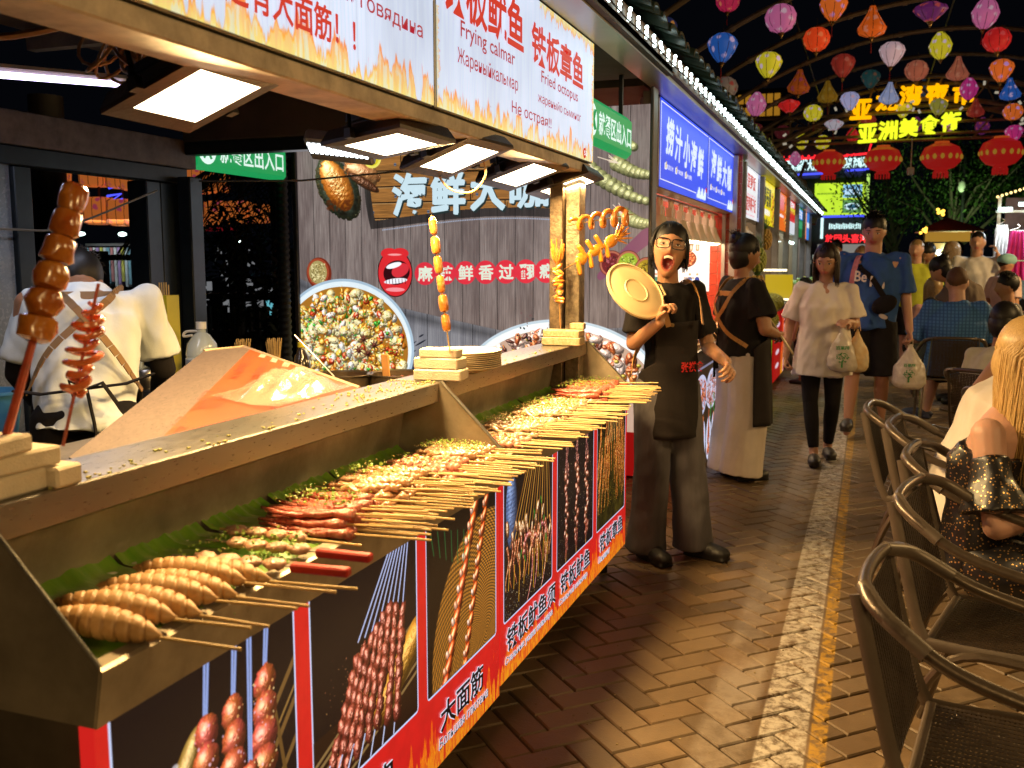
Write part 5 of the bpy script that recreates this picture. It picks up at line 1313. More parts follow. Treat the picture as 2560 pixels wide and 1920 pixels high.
def wallposter():
 w,h=400,380;c=CV(w,h,(.97,.96,.94),4)
 c.disc(w*.66,h*.43,66,60,(.45,.16,.08));
 rs=random.Random(2)
 for q in range(170):
  a=rs.uniform(0,6.3);r=math.sqrt(rs.random())*.92;c.ell(w*.66+62*r*math.cos(a),h*.43+56*r*math.sin(a),rs.uniform(5,12),rs.uniform(4,8),a,(.92,.50,.26),(.85,.30,.16),.6,4)
 for q in range(16):c.disc(w*rs.uniform(.62,.97),h*rs.uniform(.02,.16),7,5,(.90,.45,.30));c.disc(w*rs.uniform(.62,.97),h*rs.uniform(.02,.18),8,3,(.35,.50,.25),1,1,rs.uniform(0,3))
 for q in range(4):c.rect(w*(.56+q*.085),h*.17,w*(.60+q*.085),h*.29,(.66,.46,.22),1,5);c.rect(w*(.568+q*.085),h*.19,w*(.592+q*.085),h*.27,(.93,.88,.8),1,3)
 for q in range(9):c.rect(w*.33,h*(.28+q*.03),w*rs.uniform(.44,.5),h*(.285+q*.03),(.6,.6,.62))
 for(x,col)in((.28,(.25,.5,.4)),(.34,(.4,.2,.6)),(.74,(.4,.55,.8)),(.84,(.15,.25,.6))):c.disc(w*x,h*.80,13,22,col);c.disc(w*x,h*.70,7,8,(.8,.6,.5));
 c.rect(w*.66,h*.76,w*.80,h*.775,(.35,.22,.15));
 for q in range(8):c.line(w*(.66+q*.035),h*.85,w*(.66+q*.035+.01),h*.97,1.5,(.35,.25,.25))
 for q in range(5):c.rect(w*.46,h*(.73+q*.04),w*.56,h*(.745+q*.04),(.6,.62,.66))
 g=np.clip(c.X/w*.3,0,1)[...,None];c.a=c.a*(1-.1*g)
 return c.a
wp=thing('wall_poster','white menu poster with a round red dish on the red tiles','poster',(-1.7,8.88,1.14));uvquad('sheet',(-2.05,8.88,1.14),(-1.37,8.88,1.14),(-1.37,8.88,1.66),(-2.05,8.88,1.66),IM('wall_poster_print',wallposter(),.95,.4),wp,.01)
_b=CV(200,120,(.04,.25,.88),3);BLUE=IM('blue_sign_print',_b.a*(.93+.14*_b.n2)[...,None],1.1)
SW=G('sign_white',(.9,.9,.95),1.)
def bluesign(y0,y1,big,label):
 b=board(label,y0,y1,BLUE,z0=1.838,z1=2.352)
 w=y1-y0
 n=len(big);cw=w*.80/n
 for i,ch in enumerate(big):let(b,ch,y0+w*.10+i*cw,2.05-.012*i,.21,cw*.86,G('sign_paleblue',(.72,.82,1),1.),.05,slant=.12)
 for q,wd in enumerate(('鲜活食材','每味佳肴','熟食通吃')):
  yy=y0+w*(.09+q*.19);m=MB();
  for a,b_ in(((yy,1.955),(yy+.034,1.955)),((yy+.034,1.955),(yy+.034,1.99)),((yy+.034,1.99),(yy,1.99)),((yy,1.99),(yy,1.955))):m.tube([(-1.167,*a),(-1.167,*b_)],.0025,4)
  obj('tick_box',m,SW,b);m=MB().tube([(-1.166,yy+.008,1.978),(-1.166,yy+.016,1.962),(-1.166,yy+.034,2.0)],.003,4);obj('tick',m,G('gold_tick',(.7,.5,.1),1.),b)
  let(b,wd,yy+.045,1.958,.03,.19*w*.62,SW,.01)
 m=MB();m.box((-1.1685,y0+.03,1.885),(-1.167,y1-w*.28,1.89));m.box((-1.1685,y0+.02,2.325),(-1.167,y1-.02,2.33));m.box((-1.1685,y0+.02,1.885),(-1.167,y0+.026,2.33));obj('rule',m,SW,b)
 m=MB()
 for q in range(9):m.lathe([(0,0),(.018+.012*(q%3),0)],n=10,Rm=Matrix.Rotation(PI/2,3,'Y'),c=(-1.1665,y1-w*.26+q*w*.025,1.87+.014*(q%3)))
 obj('foam_mark',m,G('sign_paleblue',(.72,.82,1),1.),b);m=MB();m.lathe([(0,0),(.02,0)],n=12,Rm=Matrix.Rotation(PI/2,3,'Y'),c=(-1.165,y1-.07,1.935),sy=1.5);obj('red_mark',m,RED,b)
 return b
bluesign(5.62,7.38,'捞汁小海鲜','blue lit sign with five white brush characters over the second stall');bluesign(7.39,8.86,'海鲜大咖','blue lit sign with four white brush characters beside the five-character one')
HL=thing('heat_lamp','white hanging heat lamp, first of the row over the second stall','lamp',(-1.33,6.1,1.83),0,'row of white heat lamps over the second stall')
LW=M('lamp_white',(.62,.50,.40),.4,var=.15)
obj('shade',MB().lathe([(.03,-.12),(.036,-.125),(.045,-.17),(.085,-.255),(.086,-.262),(.080,-.258),(.04,-.17)],n=20),LW,HL,True,world=False)
obj('socket',MB().box((-.022,-.022,-.125),(.022,.022,-.055),.003).cyl((0,0,-.06),(0,0,0),.012,8),LW,HL,False,world=False)
obj('bulb',MB().ball((0,0,-.258),(.072,.072,.018),16,8),G('heat_bulb',(1,.78,.42),14.),HL,True,world=False)
ORD='first second third fourth fifth sixth seventh eighth ninth tenth eleventh twelfth thirteenth fourteenth fifteenth sixteenth seventeenth eighteenth'.split()
HLY=[6.10+i*.19 for i in range(15)]
for i,y in enumerate(HLY):
 l=(-1.31+(.0 if i%2 else-.02),y,1.83)
 if i==0:HL.location=l
 else:dup(HL,l,label='white hanging heat lamp, %s counted from the near end of the row'%ORD[i])
lamp((-1.36,7.4,1.60),80,.12,2.6,(1,.66,.32),name='heat_lamps_light')
lamp((-2.0,7.6,2.2),45,.8,2.0,(1,.72,.5),name='stall_two_light')
obj('lamp_rail',MB().box((-1.345,5.6,1.822),(-1.30,8.86,1.835)),LW,s2)
def front2():
 w,h=900,520;c=CV(w,h,(.20,.14,.09),71);rs=random.Random(4)
 c.rect(0,0,w,18,(.5,.5,.6));
 for k in range(3):
  x=90+k*270
  c.disc(x+60,150,150,105,(.78,.80,.92));
  for q in range(110):
   a=rs.uniform(0,6.3);r=math.sqrt(rs.random());c.ell(x+60+130*r*math.cos(a),150+88*r*math.sin(a),rs.uniform(8,22),rs.uniform(4,8),rs.uniform(-2,2),(.86,.34,.10)if k!=1 else(.62,.42,.40),(.6,.14,.06),.9,5,wob=6)
  for j in range(2):
   xx=x+j*130;c.disc(xx,400,62,115,(.80,.84,.96));
   for q in range(60):t=rs.random();c.ell(xx+rs.uniform(-34,34)*(1.05-t),480-210*t,rs.uniform(5,9),rs.uniform(16,30),rs.uniform(-.3,.3),(.88,.42,.12),(.66,.18,.06),.9,4)
 for q in range(14):c.ell(rs.uniform(0,w),rs.uniform(200,330),12,26,rs.uniform(-1,1),(.15,.55,.2),gloss=.5)
 c.rect(w-70,0,w,h,(.7,.06,.06))
 return c.a
dc=thing('display_counter','red sided food counter with lit pictures of fried squid, behind the vendor','counter',(-1.3,7,0))
uvquad('picture_panel',(-1.005,6.04,.03),(-1.005,7.6,.03),(-1.005,7.6,.73),(-1.005,6.04,.73),IM('counter_two_print',front2(),.95),dc,.02)
obj('side_panel',MB().box((-1.55,6.03,.02),(-1.028,6.06,.735),.002),G('red_panel',(.50,.004,.004),.55),dc)
obj('body',MB().box((-1.6,6.07,.03),(-1.03,8.7,.74)),M('counter_body',(.09,.07,.05),.6),dc)
obj('metal_top',MB().box((-1.62,5.60,.745),(-.965,8.75,.80),.003).box((-1.62,5.56,.80),(-.96,5.60,.858),.003).box((-.975,5.60,.80),(-.96,8.75,.858),.003),STEEL,dc)
obj('knob',MB().cyl((-1.03,5.53,.80),(-1.03,5.56,.80),.016,14).cyl((-.957,5.75,.79),(-.95,5.75,.79),.02,14),WHITEP,dc)
BF=[M('bright_food_a',(.68,.42,.15),.35,var=.6,vs=40,bump=.8,bs=90,col2=(.45,.15,.05),coat=.4),M('bright_food_b',(.75,.62,.35),.4,var=.5,vs=50,bump=.8,bs=100,col2=(.5,.3,.1)),M('bright_food_c',(.55,.20,.08),.3,var=.6,vs=50,bump=.8,bs=110,col2=(.7,.5,.3),coat=.5)]
for i in range(5):
 for j in range(2):
  x0,y0=-1.58+j*.31,5.66+i*.6
  t=thing('food_pan','steel pan of %s, %s pan from the near end, %s row'%(('fried squid','pale noodles','orange crayfish','clams','spicy prawns')[i],ORD[i],('inner','outer')[j]),'pan',(x0,y0,.80))
  m=MB();m.box((x0,y0,.803),(x0+.29,y0+.01,.85)).box((x0,y0+.55,.803),(x0+.29,y0+.56,.85)).box((x0,y0+.01,.803),(x0+.01,y0+.55,.85)).box((x0+.28,y0+.01,.803),(x0+.29,y0+.55,.85));obj('pan',m,STEEL,t)
  m=MB()
  for q in range(110):
   f=R.random();m.ball((x0+R.uniform(.02,.27),y0+R.uniform(.02,.54),.835+R.uniform(0,.05)),(R.uniform(.012,.03),R.uniform(.006,.012),.009),7,5,Matrix.Rotation(R.uniform(0,3),3,'Z')@Matrix.Rotation(rv(.6),3,'Y'))
  o=obj('food',m,BF[(i+j)%3],t,True);o['kind']='stuff'
  # --  stalls three, four and five
def small_art(kind):
 w,h=260,240;c=CV(w,h,(.95,.95,.95),80+kind);rs=random.Random(kind)
 if kind==0:
  c.a[:]=(.90,.92,.95);c.ell(22,120,22,90,0,(.86,.55,.10),(.5,.4,.05),.5,8);c.disc(20,30,14,40,(.25,.5,.12));c.rect(w-40,0,w,h,(.66,.70,.85));c.rect(w-34,20,w-22,220,(.3,.32,.42))
 elif kind==1:
  c.a[:]=(.90,.82,.08)
  for q in range(10):c.ell(w-25+rs.uniform(-22,15),60+q*18,18,14,rs.uniform(-1,1),(.90,.65,.12),(.85,.5,.1),.5,4)
 elif kind==2:
  c.a[:]=(.90,.42,.12);c.rect(8,10,160,110,(.88,.45,.42),1,20);
  for q in range(14):c.ell(190+rs.uniform(-20,50),30+q*14,18,12,rs.uniform(-1,1),(.92,.62,.2),(.85,.4,.1),.6,4)
 elif kind==3:
  c.a[:]=(.84,.86,.90);c.rect(0,0,w,130,(.80,.06,.08));c.rect(10,50,w-10,90,(.86,.76,.08));c.rect(0,130,w,150,(.85,.2,.25))
 elif kind==4:
  c.a[:]=(.04,.45,.22);c.rect(10,14,w-10,96,(.10,.50,.85),1,8);c.rect(14,110,w-14,170,(.20,.62,.42))
 elif kind==5:
  c.a[:]=(.93,.50,.15);c.rect(30,10,w-40,100,(.95,.80,.72));c.rect(60,120,w-60,200,(.96,.85,.7))
 else:c.a[:]=(.22,.50,.88);c.rect(20,80,w-20,130,(.7,.82,.95))
 c.a*=(.94+.1*c.n2)[...,None]
 return c.a
def sboard(y0,y1,kind,label,words,es=.95,z0=1.842,z1=2.352):
 b=board(label,y0,y1,IM('sign_print_%d'%kind,small_art(kind),es),z0=z0,z1=z1)
 for(body,fy,fz,hh,wf,mat,bold)in words:let(b,body,y0+(y1-y0)*fy,z0+(z1-z0)*fz,hh,(y1-y0)*wf,mat,bold)
 return b
INK=G('ink_dark',(.03,.06,.04),.6);RINK=G('ink_red',(.70,.05,.03),.8);OINK=G('ink_orange',(.85,.25,.03),.9);PINK_=G('ink_pink',(.85,.25,.3),.9)
sboard(9.42,11.05,0,'white lit sign with red characters and a pineapple at its left edge',[('菠萝饭',.26,.58,.15,.44,RINK,.03),('菠萝椰子饭',.22,.14,.15,.52,RINK,.03),('Ананасовый рис',.24,.44,.03,.46,PINK_,.01),('Кокосовый рис',.24,.05,.03,.46,PINK_,.01)])
sboard(11.06,12.75,1,'yellow lit sign with rows of dark characters beside the white one',[('榴莲芒果',.06,.62,.12,.66,INK,.04),('菠萝蜜椰',.06,.42,.12,.66,INK,.04),('水果捞冰',.16,.22,.07,.5,SW,.03),('Манго дуриан',.08,.06,.035,.6,INK,.01)])
sboard(13.2,14.9,2,'orange lit sign with pink lettering on the fourth stall',[('鲜榨果汁',.05,.6,.12,.5,PINK_,.03),('Свежий сок',.06,.35,.05,.5,SW,.02)])
sboard(14.91,16.35,3,'red and white lit sign with a yellow band on the fourth stall',[('香辣炸串',.1,.78,.09,.7,SW,.03),('铁板烧烤',.1,.53,.08,.7,RINK,.03)])
sboard(16.7,18.3,4,'green and blue lit sign on the fifth stall',[('椰子冻',.12,.62,.14,.7,SW,.03)])
sboard(18.31,19.4,5,'orange lit sign with pale characters on the fifth stall',[('烤生蚝',.2,.55,.14,.5,RINK,.02),('热卖',.3,.18,.12,.35,OINK,.03)])
sboard(19.41,20.3,6,'small light blue lit sign at the far end of the stall row',[('海岛',.2,.45,.1,.6,SW,.02)])
s3=thing('food_stall','third and farther fruit and snack stalls as one long steel frame','stall',(-2,14,0))
for y in(9.0,9.33,11.0,12.9,14.6,16.5,18.2,20.2):obj('post',MB().box((-1.20,y,0),(-1.12,y+.09,2.34),.004),M('grey_post',(.20,.18,.17),.5,.4,var=.3),s3)
for y in(13.0,16.5,20.25):obj('partition',MB().box((-3.2,y,0),(-1.2,y+.04,2.34)),M('partition_board',(.16,.11,.07),.6,var=.4,vs=3),s3)
obj('back_wall',MB().box((-3.2,8.97,0),(-3.15,20.3,2.36)),M('back_board',(.20,.13,.07),.7,var=.5,vs=2.5),s3)
def kiosk_counter(y0,y1,mat,label,z1=.90):
 t=thing('stall_counter',label,'counter',(-1.2,(y0+y1)/2,0));uvquad('front_panel',(-.95,y0,.08),(-.95,y1,.08),(-.95,y1,z1-.06),(-.95,y0,z1-.06),mat,t,.02)
 obj('body',MB().box((-1.6,y0,.08),(-.975,y1,z1-.06)),M('counter_body',(.09,.07,.05),.6),t);obj('top',MB().box((-1.62,y0-.02,z1-.058),(-.93,y1+.02,z1),.004),STEEL,t);return t
def k3(kind):
 w,h=300,200;c=CV(w,h,(.5,.02,.02),90+kind)
 if kind==0:
  c.a[:]=(.62,.75,.10);
  for q in range(24):c.ell(R.uniform(0,w),R.uniform(0,h),12,18,0,(.85,.80,.15),(.3,.6,.3),.6,5)
 else:
  c.a[:]=(.62,.04,.05);c.rect(200,0,260,h,(.80,.25,.06));c.rect(262,0,272,h,(.8,.82,.9));c.flames(h,120,4,190,262)
  for q in range(4):c.disc(90,40+q*40,50,8,(.85,.82,.9),.9,3)
 return c.a
kiosk_counter(9.35,10.6,IM('kiosk_print_fruit',k3(0),.95),'fruit counter with a lime green lit front',.72);kiosk_counter(10.9,12.3,IM('kiosk_print_red',k3(1),.9),'fruit counter with a dark red lit front and white text',.92)
kiosk_counter(13.3,16.0,M('kiosk_dark',(.25,.18,.1),.5,var=.5),'brown snack counter of the fourth stall');kiosk_counter(16.8,19.9,M('kiosk_pale',(.4,.42,.45),.5,var=.5),'pale snack counter of the fifth stall')
PIN=M('pineapple_skin',(.52,.27,.03),.5,var=.6,vs=60,bump=1.,bs=70,col2=(.25,.16,.02));PING=M('green_pineapple_skin',(.36,.36,.04),.5,var=.5,vs=60,bump=1.,bs=70,col2=(.20,.24,.03));CRN=M('pineapple_leaf',(.10,.22,.05),.45,var=.4)
def pineapple(loc,s,mat,label,up=1):
 t=thing('pineapple',label,'pineapple',loc,0,'pineapples of the fruit stall');m=MB()
 for i in range(11):
  z=-.09+i*.018;r=.062*math.sqrt(max(0.05,1-(z/.105)**2));k=max(5,int(r*190))
  for j in range(k):a=(j+.5*(i%2))*2*PI/k;m.ball((r*math.cos(a)*s,r*math.sin(a)*s,z*s),.014*s,5,4)
 m.ball((0,0,0),(.058*s,.058*s,.098*s),12,8);obj('fruit',m,mat,t,True,world=False);m=MB()
 for j in range(22):
  a=j*2.4;r=.012+.05*(j/22);h=.15-.09*j/22;d=Vector((math.cos(a),math.sin(a),0));b0=Vector((0,0,.085));m.tube([(b0+d*.01)*s,(b0+d*r*.7+Vector((0,0,h*.6)))*s,(b0+d*r*1.3+Vector((0,0,h)))*s],[.009*s,.006*s,.001],4,flat=.4)
 obj('crown',m,CRN,t,False,world=False);return t
pineapple((-1.2,9.55,1.62),1.15,PIN,'ripe orange pineapple hanging under the white fruit sign');pineapple((-1.12,11.2,1.66),1.15,PIN,'ripe pineapple hanging farther along under the yellow sign')
pineapple((-1.08,10.2,1.43),1.2,PING,'yellow-green pineapple, upper one of the hanging column');pineapple((-1.08,10.2,1.15),1.2,PIN,'golden pineapple, lower one of the hanging column');pineapple((-1.0,9.9,.90),1.3,PING,'green pineapple standing beside the durians')
DUR=M('durian_skin',(.34,.32,.04),.5,var=.4,vs=40,bump=.3,col2=(.22,.22,.03))
def durian(loc,s,rz,label):
 t=thing('durian',label,'durian',loc,rz,'durians piled on the fruit counter');m=MB().ball((0,0,0),(.15*s,.10*s,.095*s),18,12);k=260
 for i in range(k):
  z=1-2*(i+.5)/k;a=i*2.39996;r=math.sqrt(1-z*z);n=Vector((r*math.cos(a),r*math.sin(a),z));p=Vector((n.x*.15,n.y*.10,n.z*.095))*s;m.tube([p*.97,p*1.10],[.010*s,.0008],4,caps=False)
 obj('husk',m,DUR,t,False,world=False);return t
durian((-1.0,9.75,.84),1.25,.5,'large yellow-green durian in front on the fruit counter');durian((-1.05,10.3,.92),1.1,.2,'green durian behind the large one');durian((-1.0,10.75,.98),1.0,-.3,'brownish durian at the back of the pile');
yd=thing('light_box','plain yellow lit board standing behind the durians','board',(-.95,12.0,1.0));obj('panel',MB().box((-1.18,12.02,.98),(-.86,12.05,1.26),.004),G('yellow_lit',(.66,.44,.0),.75),yd)
obj('tube',MB().box((-1.2,11.98,1.30),(-.93,12.02,1.325)).box((-1.1,11.96,.955),(-.85,12.0,.975)),G('warm_tube',(1,.85,.5),3.),yd)
for(y0,y1,label)in((9.6,10.4,'curved white lamp over the fruit stall'),(13.6,14.2,'round white lamp shade over the fourth stall'),(15.2,17.0,'long cool white tube lamp over the fourth stall')):
 t=thing('stall_lamp',label,'lamp',(-1.25,(y0+y1)/2,1.75));
 if y1-y0>1:obj('tube',MB().tube([(-1.2,y0,1.72),(-1.2,y1,1.72)],.022,8),G('cool_tube',(.75,1,.92),5.),t)
 else:
  for q in range(3):obj('shade',MB().lathe([(.03,1.78),(.05,1.74),(.10,1.70),(.095,1.70)],c=(-1.25,y0+q*(y1-y0)/2,0),n=16),LW,t,True);obj('bulb',MB().ball((-1.25,y0+q*(y1-y0)/2,1.705),(.07,.07,.012),12,6),G('cool_tube',(.75,1,.92),5.),t,True)
  obj('hanger',MB().tube(spl([(-1.25,y0,1.78),(-1.25,y0,1.86),(-1.2,y0,1.86)]),.006,5),LW,t)
lamp((-1.5,11,2.2),60,.5,3.,(1,.80,.55),name='stall_three_light');lamp((-1.5,15,2.2),60,.5,3.,(.85,1,.9),name='stall_four_light');lamp((-1.5,18.5,2.2),60,.5,3.,(.8,.9,1),name='stall_five_light')
for(y0,y1,x,z)in((13.4,16.0,-1.2,.90),(16.9,19.9,-1.2,.90),(13.4,19.9,-1.9,1.3)):
 m=MB()
 for q in range(170):m.ball((x+rv(.22),R.uniform(y0,y1),z+R.uniform(.02,.20)),R.uniform(.03,.055),7,5)
 tag(obj('fruit_heap',m,M('mixed_fruit',(.60,.40,.05),.5,var=.8,vs=5,col2=(.10,.35,.12)),smooth=True),{-1.2:'mixed fruit and snacks heaped on a far counter',-1.9:'mixed goods on the shelf behind the far counters'}[x]+(' of the fourth stall' if y0<14 and y1<17 else ' of the fifth stall' if y0>14 else ''),kind='stuff')
 # --  arches, lanterns, gate
POLE=M('bamboo_wrapped_pipe',(.20,.15,.11),.5,.2,var=.4,vs=9)
def arc(xc,zc,r,y,a0,a1,n=40):return[(xc+r*math.cos(math.radians(a0+(a1-a0)*i/n)),y,zc+r*math.sin(math.radians(a0+(a1-a0)*i/n)))for i in range(n+1)]
AY=[9.1,10.8,12.5,14.2,15.9,17.6]
for i,y in enumerate(AY):
 t=thing('arch',ORD[i]+' curved pole arch over the street counted from the camera','arch',(.8,y,2.4),0,'curved arches over the street')
 obj('hoop',MB().tube(arc(.8,-.56,5.0,y,36,143),.030,8),POLE,t,True)
 for a in range(40,142,7):obj('joint',MB().tube(arc(.8,-.56,5.0,y,a,a+.6,1),.040,8),POLE,t,True)
m=MB()
for a in(52,70,90,110,128):
 p=(.8+5.05*math.cos(math.radians(a)),-.56+5.05*math.sin(math.radians(a)));m.tube([(p[0],8.9,p[1]),(p[0],19.3,p[1])],.012,5)
tag(obj('purlin_cable',m,BLACKM),'thin dark cables running lengthwise along the arches','cable')
def lant_mat(name,c1,c2,es):
 if 'lantern_'+name in MATS:return MATS['lantern_'+name]
 m=bpy.data.materials.new('lantern_'+name);m.use_nodes=True;nt=m.node_tree;N=nt.nodes.new;L=nt.links.new;b=nt.nodes['Principled BSDF']
 tc=N('ShaderNodeTexCoord');v=N('ShaderNodeTexVoronoi');v.inputs['Scale'].default_value=3.2;L(tc.outputs['Object'],v.inputs['Vector'])
 n=N('ShaderNodeTexNoise');n.inputs['Scale'].default_value=5;n.inputs['Detail'].default_value=5;L(tc.outputs['Object'],n.inputs['Vector'])
 q=N('ShaderNodeMath');q.operation='SUBTRACT';L(n.outputs['Fac'],q.inputs[0]);L(v.outputs['Distance'],q.inputs[1])
 r=N('ShaderNodeValToRGB');r.color_ramp.elements[0].position=.16;r.color_ramp.elements[0].color=(*c1,1);r.color_ramp.elements[1].position=.34;r.color_ramp.elements[1].color=(*c2,1)
 L(q.outputs[0],r.inputs['Fac']);L(r.outputs['Color'],b.inputs['Base Color']);L(r.outputs['Color'],b.inputs['Emission Color']);b.inputs['Emission Strength'].default_value=es*.85;b.inputs['Roughness'].default_value=.5
 m.cycles.emission_sampling='NONE';MATS['lantern_'+name]=m;return m
LC={'pinkred':((.50,.02,.08),(.7,.2,.1),.55),'pink':((.52,.13,.30),(.6,.4,.5),.62),'blue':((.02,.10,.42),(.45,.35,.60),.62),'yellow':((.55,.48,.02),(.6,.45,.6),.72),'orangepurple':((.70,.14,.02),(.5,.25,.6),.66),'redorange':((.62,.05,.01),(.65,.15,.05),.75),'orange':((.62,.10,.01),(.6,.2,.12),.62),'purple':((.14,.02,.13),(.5,.08,.08),.5),'red':((.50,.015,.015),(.55,.06,.06),.65),'whitepink':((.55,.38,.42),(.62,.5,.55),.62),'darkred':((.30,.03,.02),(.4,.1,.07),.45),'grey':((.20,.15,.12),(.3,.05,.04),.35),'brownorange':((.35,.07,.01),(.3,.05,.1),.42),'darkyellow':((.26,.14,.01),(.3,.2,.04),.42),'whiteblue':((.42,.42,.70),(.6,.4,.5),.6),'lightblue':((.30,.36,.60),(.45,.45,.6),.58),'teal':((.02,.08,.08),(.2,.1,.06),.35),'salmon':((.42,.12,.07),(.5,.2,.12),.48),'magenta':((.50,.03,.20),(.6,.35,.55),.6),'darkblue':((.02,.06,.12),(.2,.1,.1),.4),'yellowgrey':((.35,.33,.05),(.45,.4,.5),.5),'white':((.50,.48,.58),(.6,.3,.35),.55),'maroon':((.12,.015,.02),(.15,.03,.03),.35),'olive':((.12,.09,.01),(.15,.1,.03),.35),'night':((.02,.03,.10),(.5,.22,.05),.5)}
LP={'R':[(0,.42),(.22,.40),(.40,.28),(.5,.05),(.47,-.15),(.34,-.34),(.12,-.46),(0,-.46)],'D':[(0,.42),(.25,.38),(.44,.24),(.5,.08),(.42,-.15),(.27,-.38),(.10,-.56),(0,-.56)],'P':[(0,.60),(.10,.58),(.17,.36),(.34,.06),(.5,-.20),(.44,-.36),(.22,-.46),(.1,-.5),(0,-.5)],'F':[(0,.26),(.2,.24),(.45,.12),(.5,.02),(.38,-.12),(.14,-.32),(0,-.32)],'O':[(0,.62),(.14,.58),(.36,.32),(.5,.0),(.42,-.30),(.24,-.52),(.1,-.62),(0,-.62)]}
LME={}
def lantern_parts(tp):
 if tp in LME:return LME[tp]
 P=LP[tp];pr=[]
 for i in range(len(P)-1):
  for k in range(3):f=k/3;pr.append((P[i][0]+(P[i+1][0]-P[i][0])*f,P[i][1]+(P[i+1][1]-P[i][1])*f))
 pr.append(P[-1]);pr=[(max(r,.001),z)for r,z in pr]
 n=24;m=MB();m.lathe(pr,n=n);vs=[]
 for(x,y,z)in m.v:
  a=math.atan2(y,x);k=1-.05*abs(math.cos(a*4))**.6*1.;vs.append((x*(1.03-.06*(1-abs(math.sin(a*4)))),y*(1.03-.06*(1-abs(math.sin(a*4)))),z))
 m.v=vs;r_=MB()
 for j in range(8):a=j*PI/4;r_.tube([(r*math.cos(a)*.985,r*math.sin(a)*.985,z)for r,z in pr[::2]],.010,4)
 zt=P[0][1];zb=P[-1][1]
 c=MB();c.lathe([(.10,zb+.03),(.115,zb),(.085,zb-.03),(.09,zb-.05),(.065,zb-.08),(.065,zb-.10),(.035,zb-.14),(.005,zb-.19)],n=12);c.lathe([(.06,zt+.05),(.10,zt-.01)],n=12);
 s_=MB().tube([(0,0,zt),(0,0,zt+.35)],.010,4);ts=MB().tube([(0,0,zb-.19),(.01,0,zb-.55)],[.012,.022],5)
 LME[tp]=(m,r_,c,s_,ts);return LME[tp]
BRS=M('brass_cap',(.42,.26,.10),.35,.8,var=.4,vs=9);TAS=M('red_tassel',(.35,.01,.01),.6)
LMC={}
LD=[(-1.86,13.03,4.74,0.300,'R','pinkred'),(-0.91,9.93,3.74,0.300,'R','pink'),(-1.50,10.21,3.58,0.300,'D','blue'),(-1.19,11.71,3.67,0.300,'D','yellow'),(-0.50,11.57,4.21,0.300,'D','orangepurple'),(-0.68,11.80,3.92,0.300,'R','redorange'),(-0.09,11.37,3.95,0.300,'P','orange'),(0.42,9.94,3.70,0.300,'F','purple'),(1.12,12.64,4.25,0.300,'O','pink'),(1.24,12.50,3.91,0.300,'R','red'),(0.14,12.99,3.95,0.300,'D','whitepink'),(0.77,14.70,4.33,0.300,'O','yellow'),(-0.43,13.27,3.90,0.300,'D','darkred'),(-1.75,12.23,3.52,0.300,'R','grey'),(-1.75,15.60,3.83,0.300,'O','pink'),(-0.99,13.68,3.77,0.300,'P','brownorange'),(-0.70,15.39,3.90,0.300,'P','darkyellow'),(-1.14,14.08,3.55,0.300,'F','red'),(-0.98,16.83,3.83,0.300,'R','yellow'),(-0.42,16.78,4.00,0.300,'D','whiteblue'),(0.16,15.95,3.92,0.300,'P','lightblue'),(-0.12,16.94,4.35,0.300,'D','teal'),(0.47,14.24,3.94,0.300,'R','salmon'),(1.02,14.95,4.04,0.300,'P','salmon'),(1.48,14.15,3.87,0.300,'D','orangepurple'),(1.43,18.23,4.30,0.300,'O','magenta'),(1.84,16.33,3.94,0.300,'P','blue'),(0.83,20.66,4.73,0.300,'P','darkblue'),(0.45,19.50,4.21,0.300,'D','yellow'),(1.01,18.84,4.13,0.300,'D','yellowgrey'),(1.62,19.05,4.08,0.300,'P','darkred'),(2.05,17.67,3.81,0.300,'R','orangepurple'),(-0.64,16.65,3.61,0.300,'F','white'),(0.75,21.39,4.16,0.250,'O','purple'),(1.37,21.62,4.19,0.281,'O','pink'),(2.00,21.85,4.13,0.281,'O','purple'),(2.27,19.24,3.67,0.300,'D','magenta'),(-0.44,20.92,3.94,0.250,'O','red'),(-1.40,20.55,3.83,0.281,'O','yellow'),(-0.96,19.86,3.71,0.300,'R','yellow'),(-1.50,20.47,3.48,0.234,'O','pink'),(-0.15,20.22,4.20,0.300,'P','darkred'),(-2.01,17.66,3.75,0.300,'F','maroon'),(-1.69,19.61,3.90,0.300,'R','maroon'),(0.05,21.13,4.13,0.281,'F','olive'),(-2.60,12.71,4.40,0.300,'D','night')]
LN={'pinkred':'pink-red','orangepurple':'orange and purple','redorange':'red-orange','whitepink':'white-pink','darkred':'dark red','brownorange':'brown-orange','darkyellow':'dark yellow','whiteblue':'white-blue','lightblue':'light blue','darkblue':'dark blue','yellowgrey':'yellow-grey','night':'dark blue and orange'}
SN={'R':'round','D':'onion-shaped','P':'pear-shaped','F':'flat','O':'olive-shaped'}
used={}
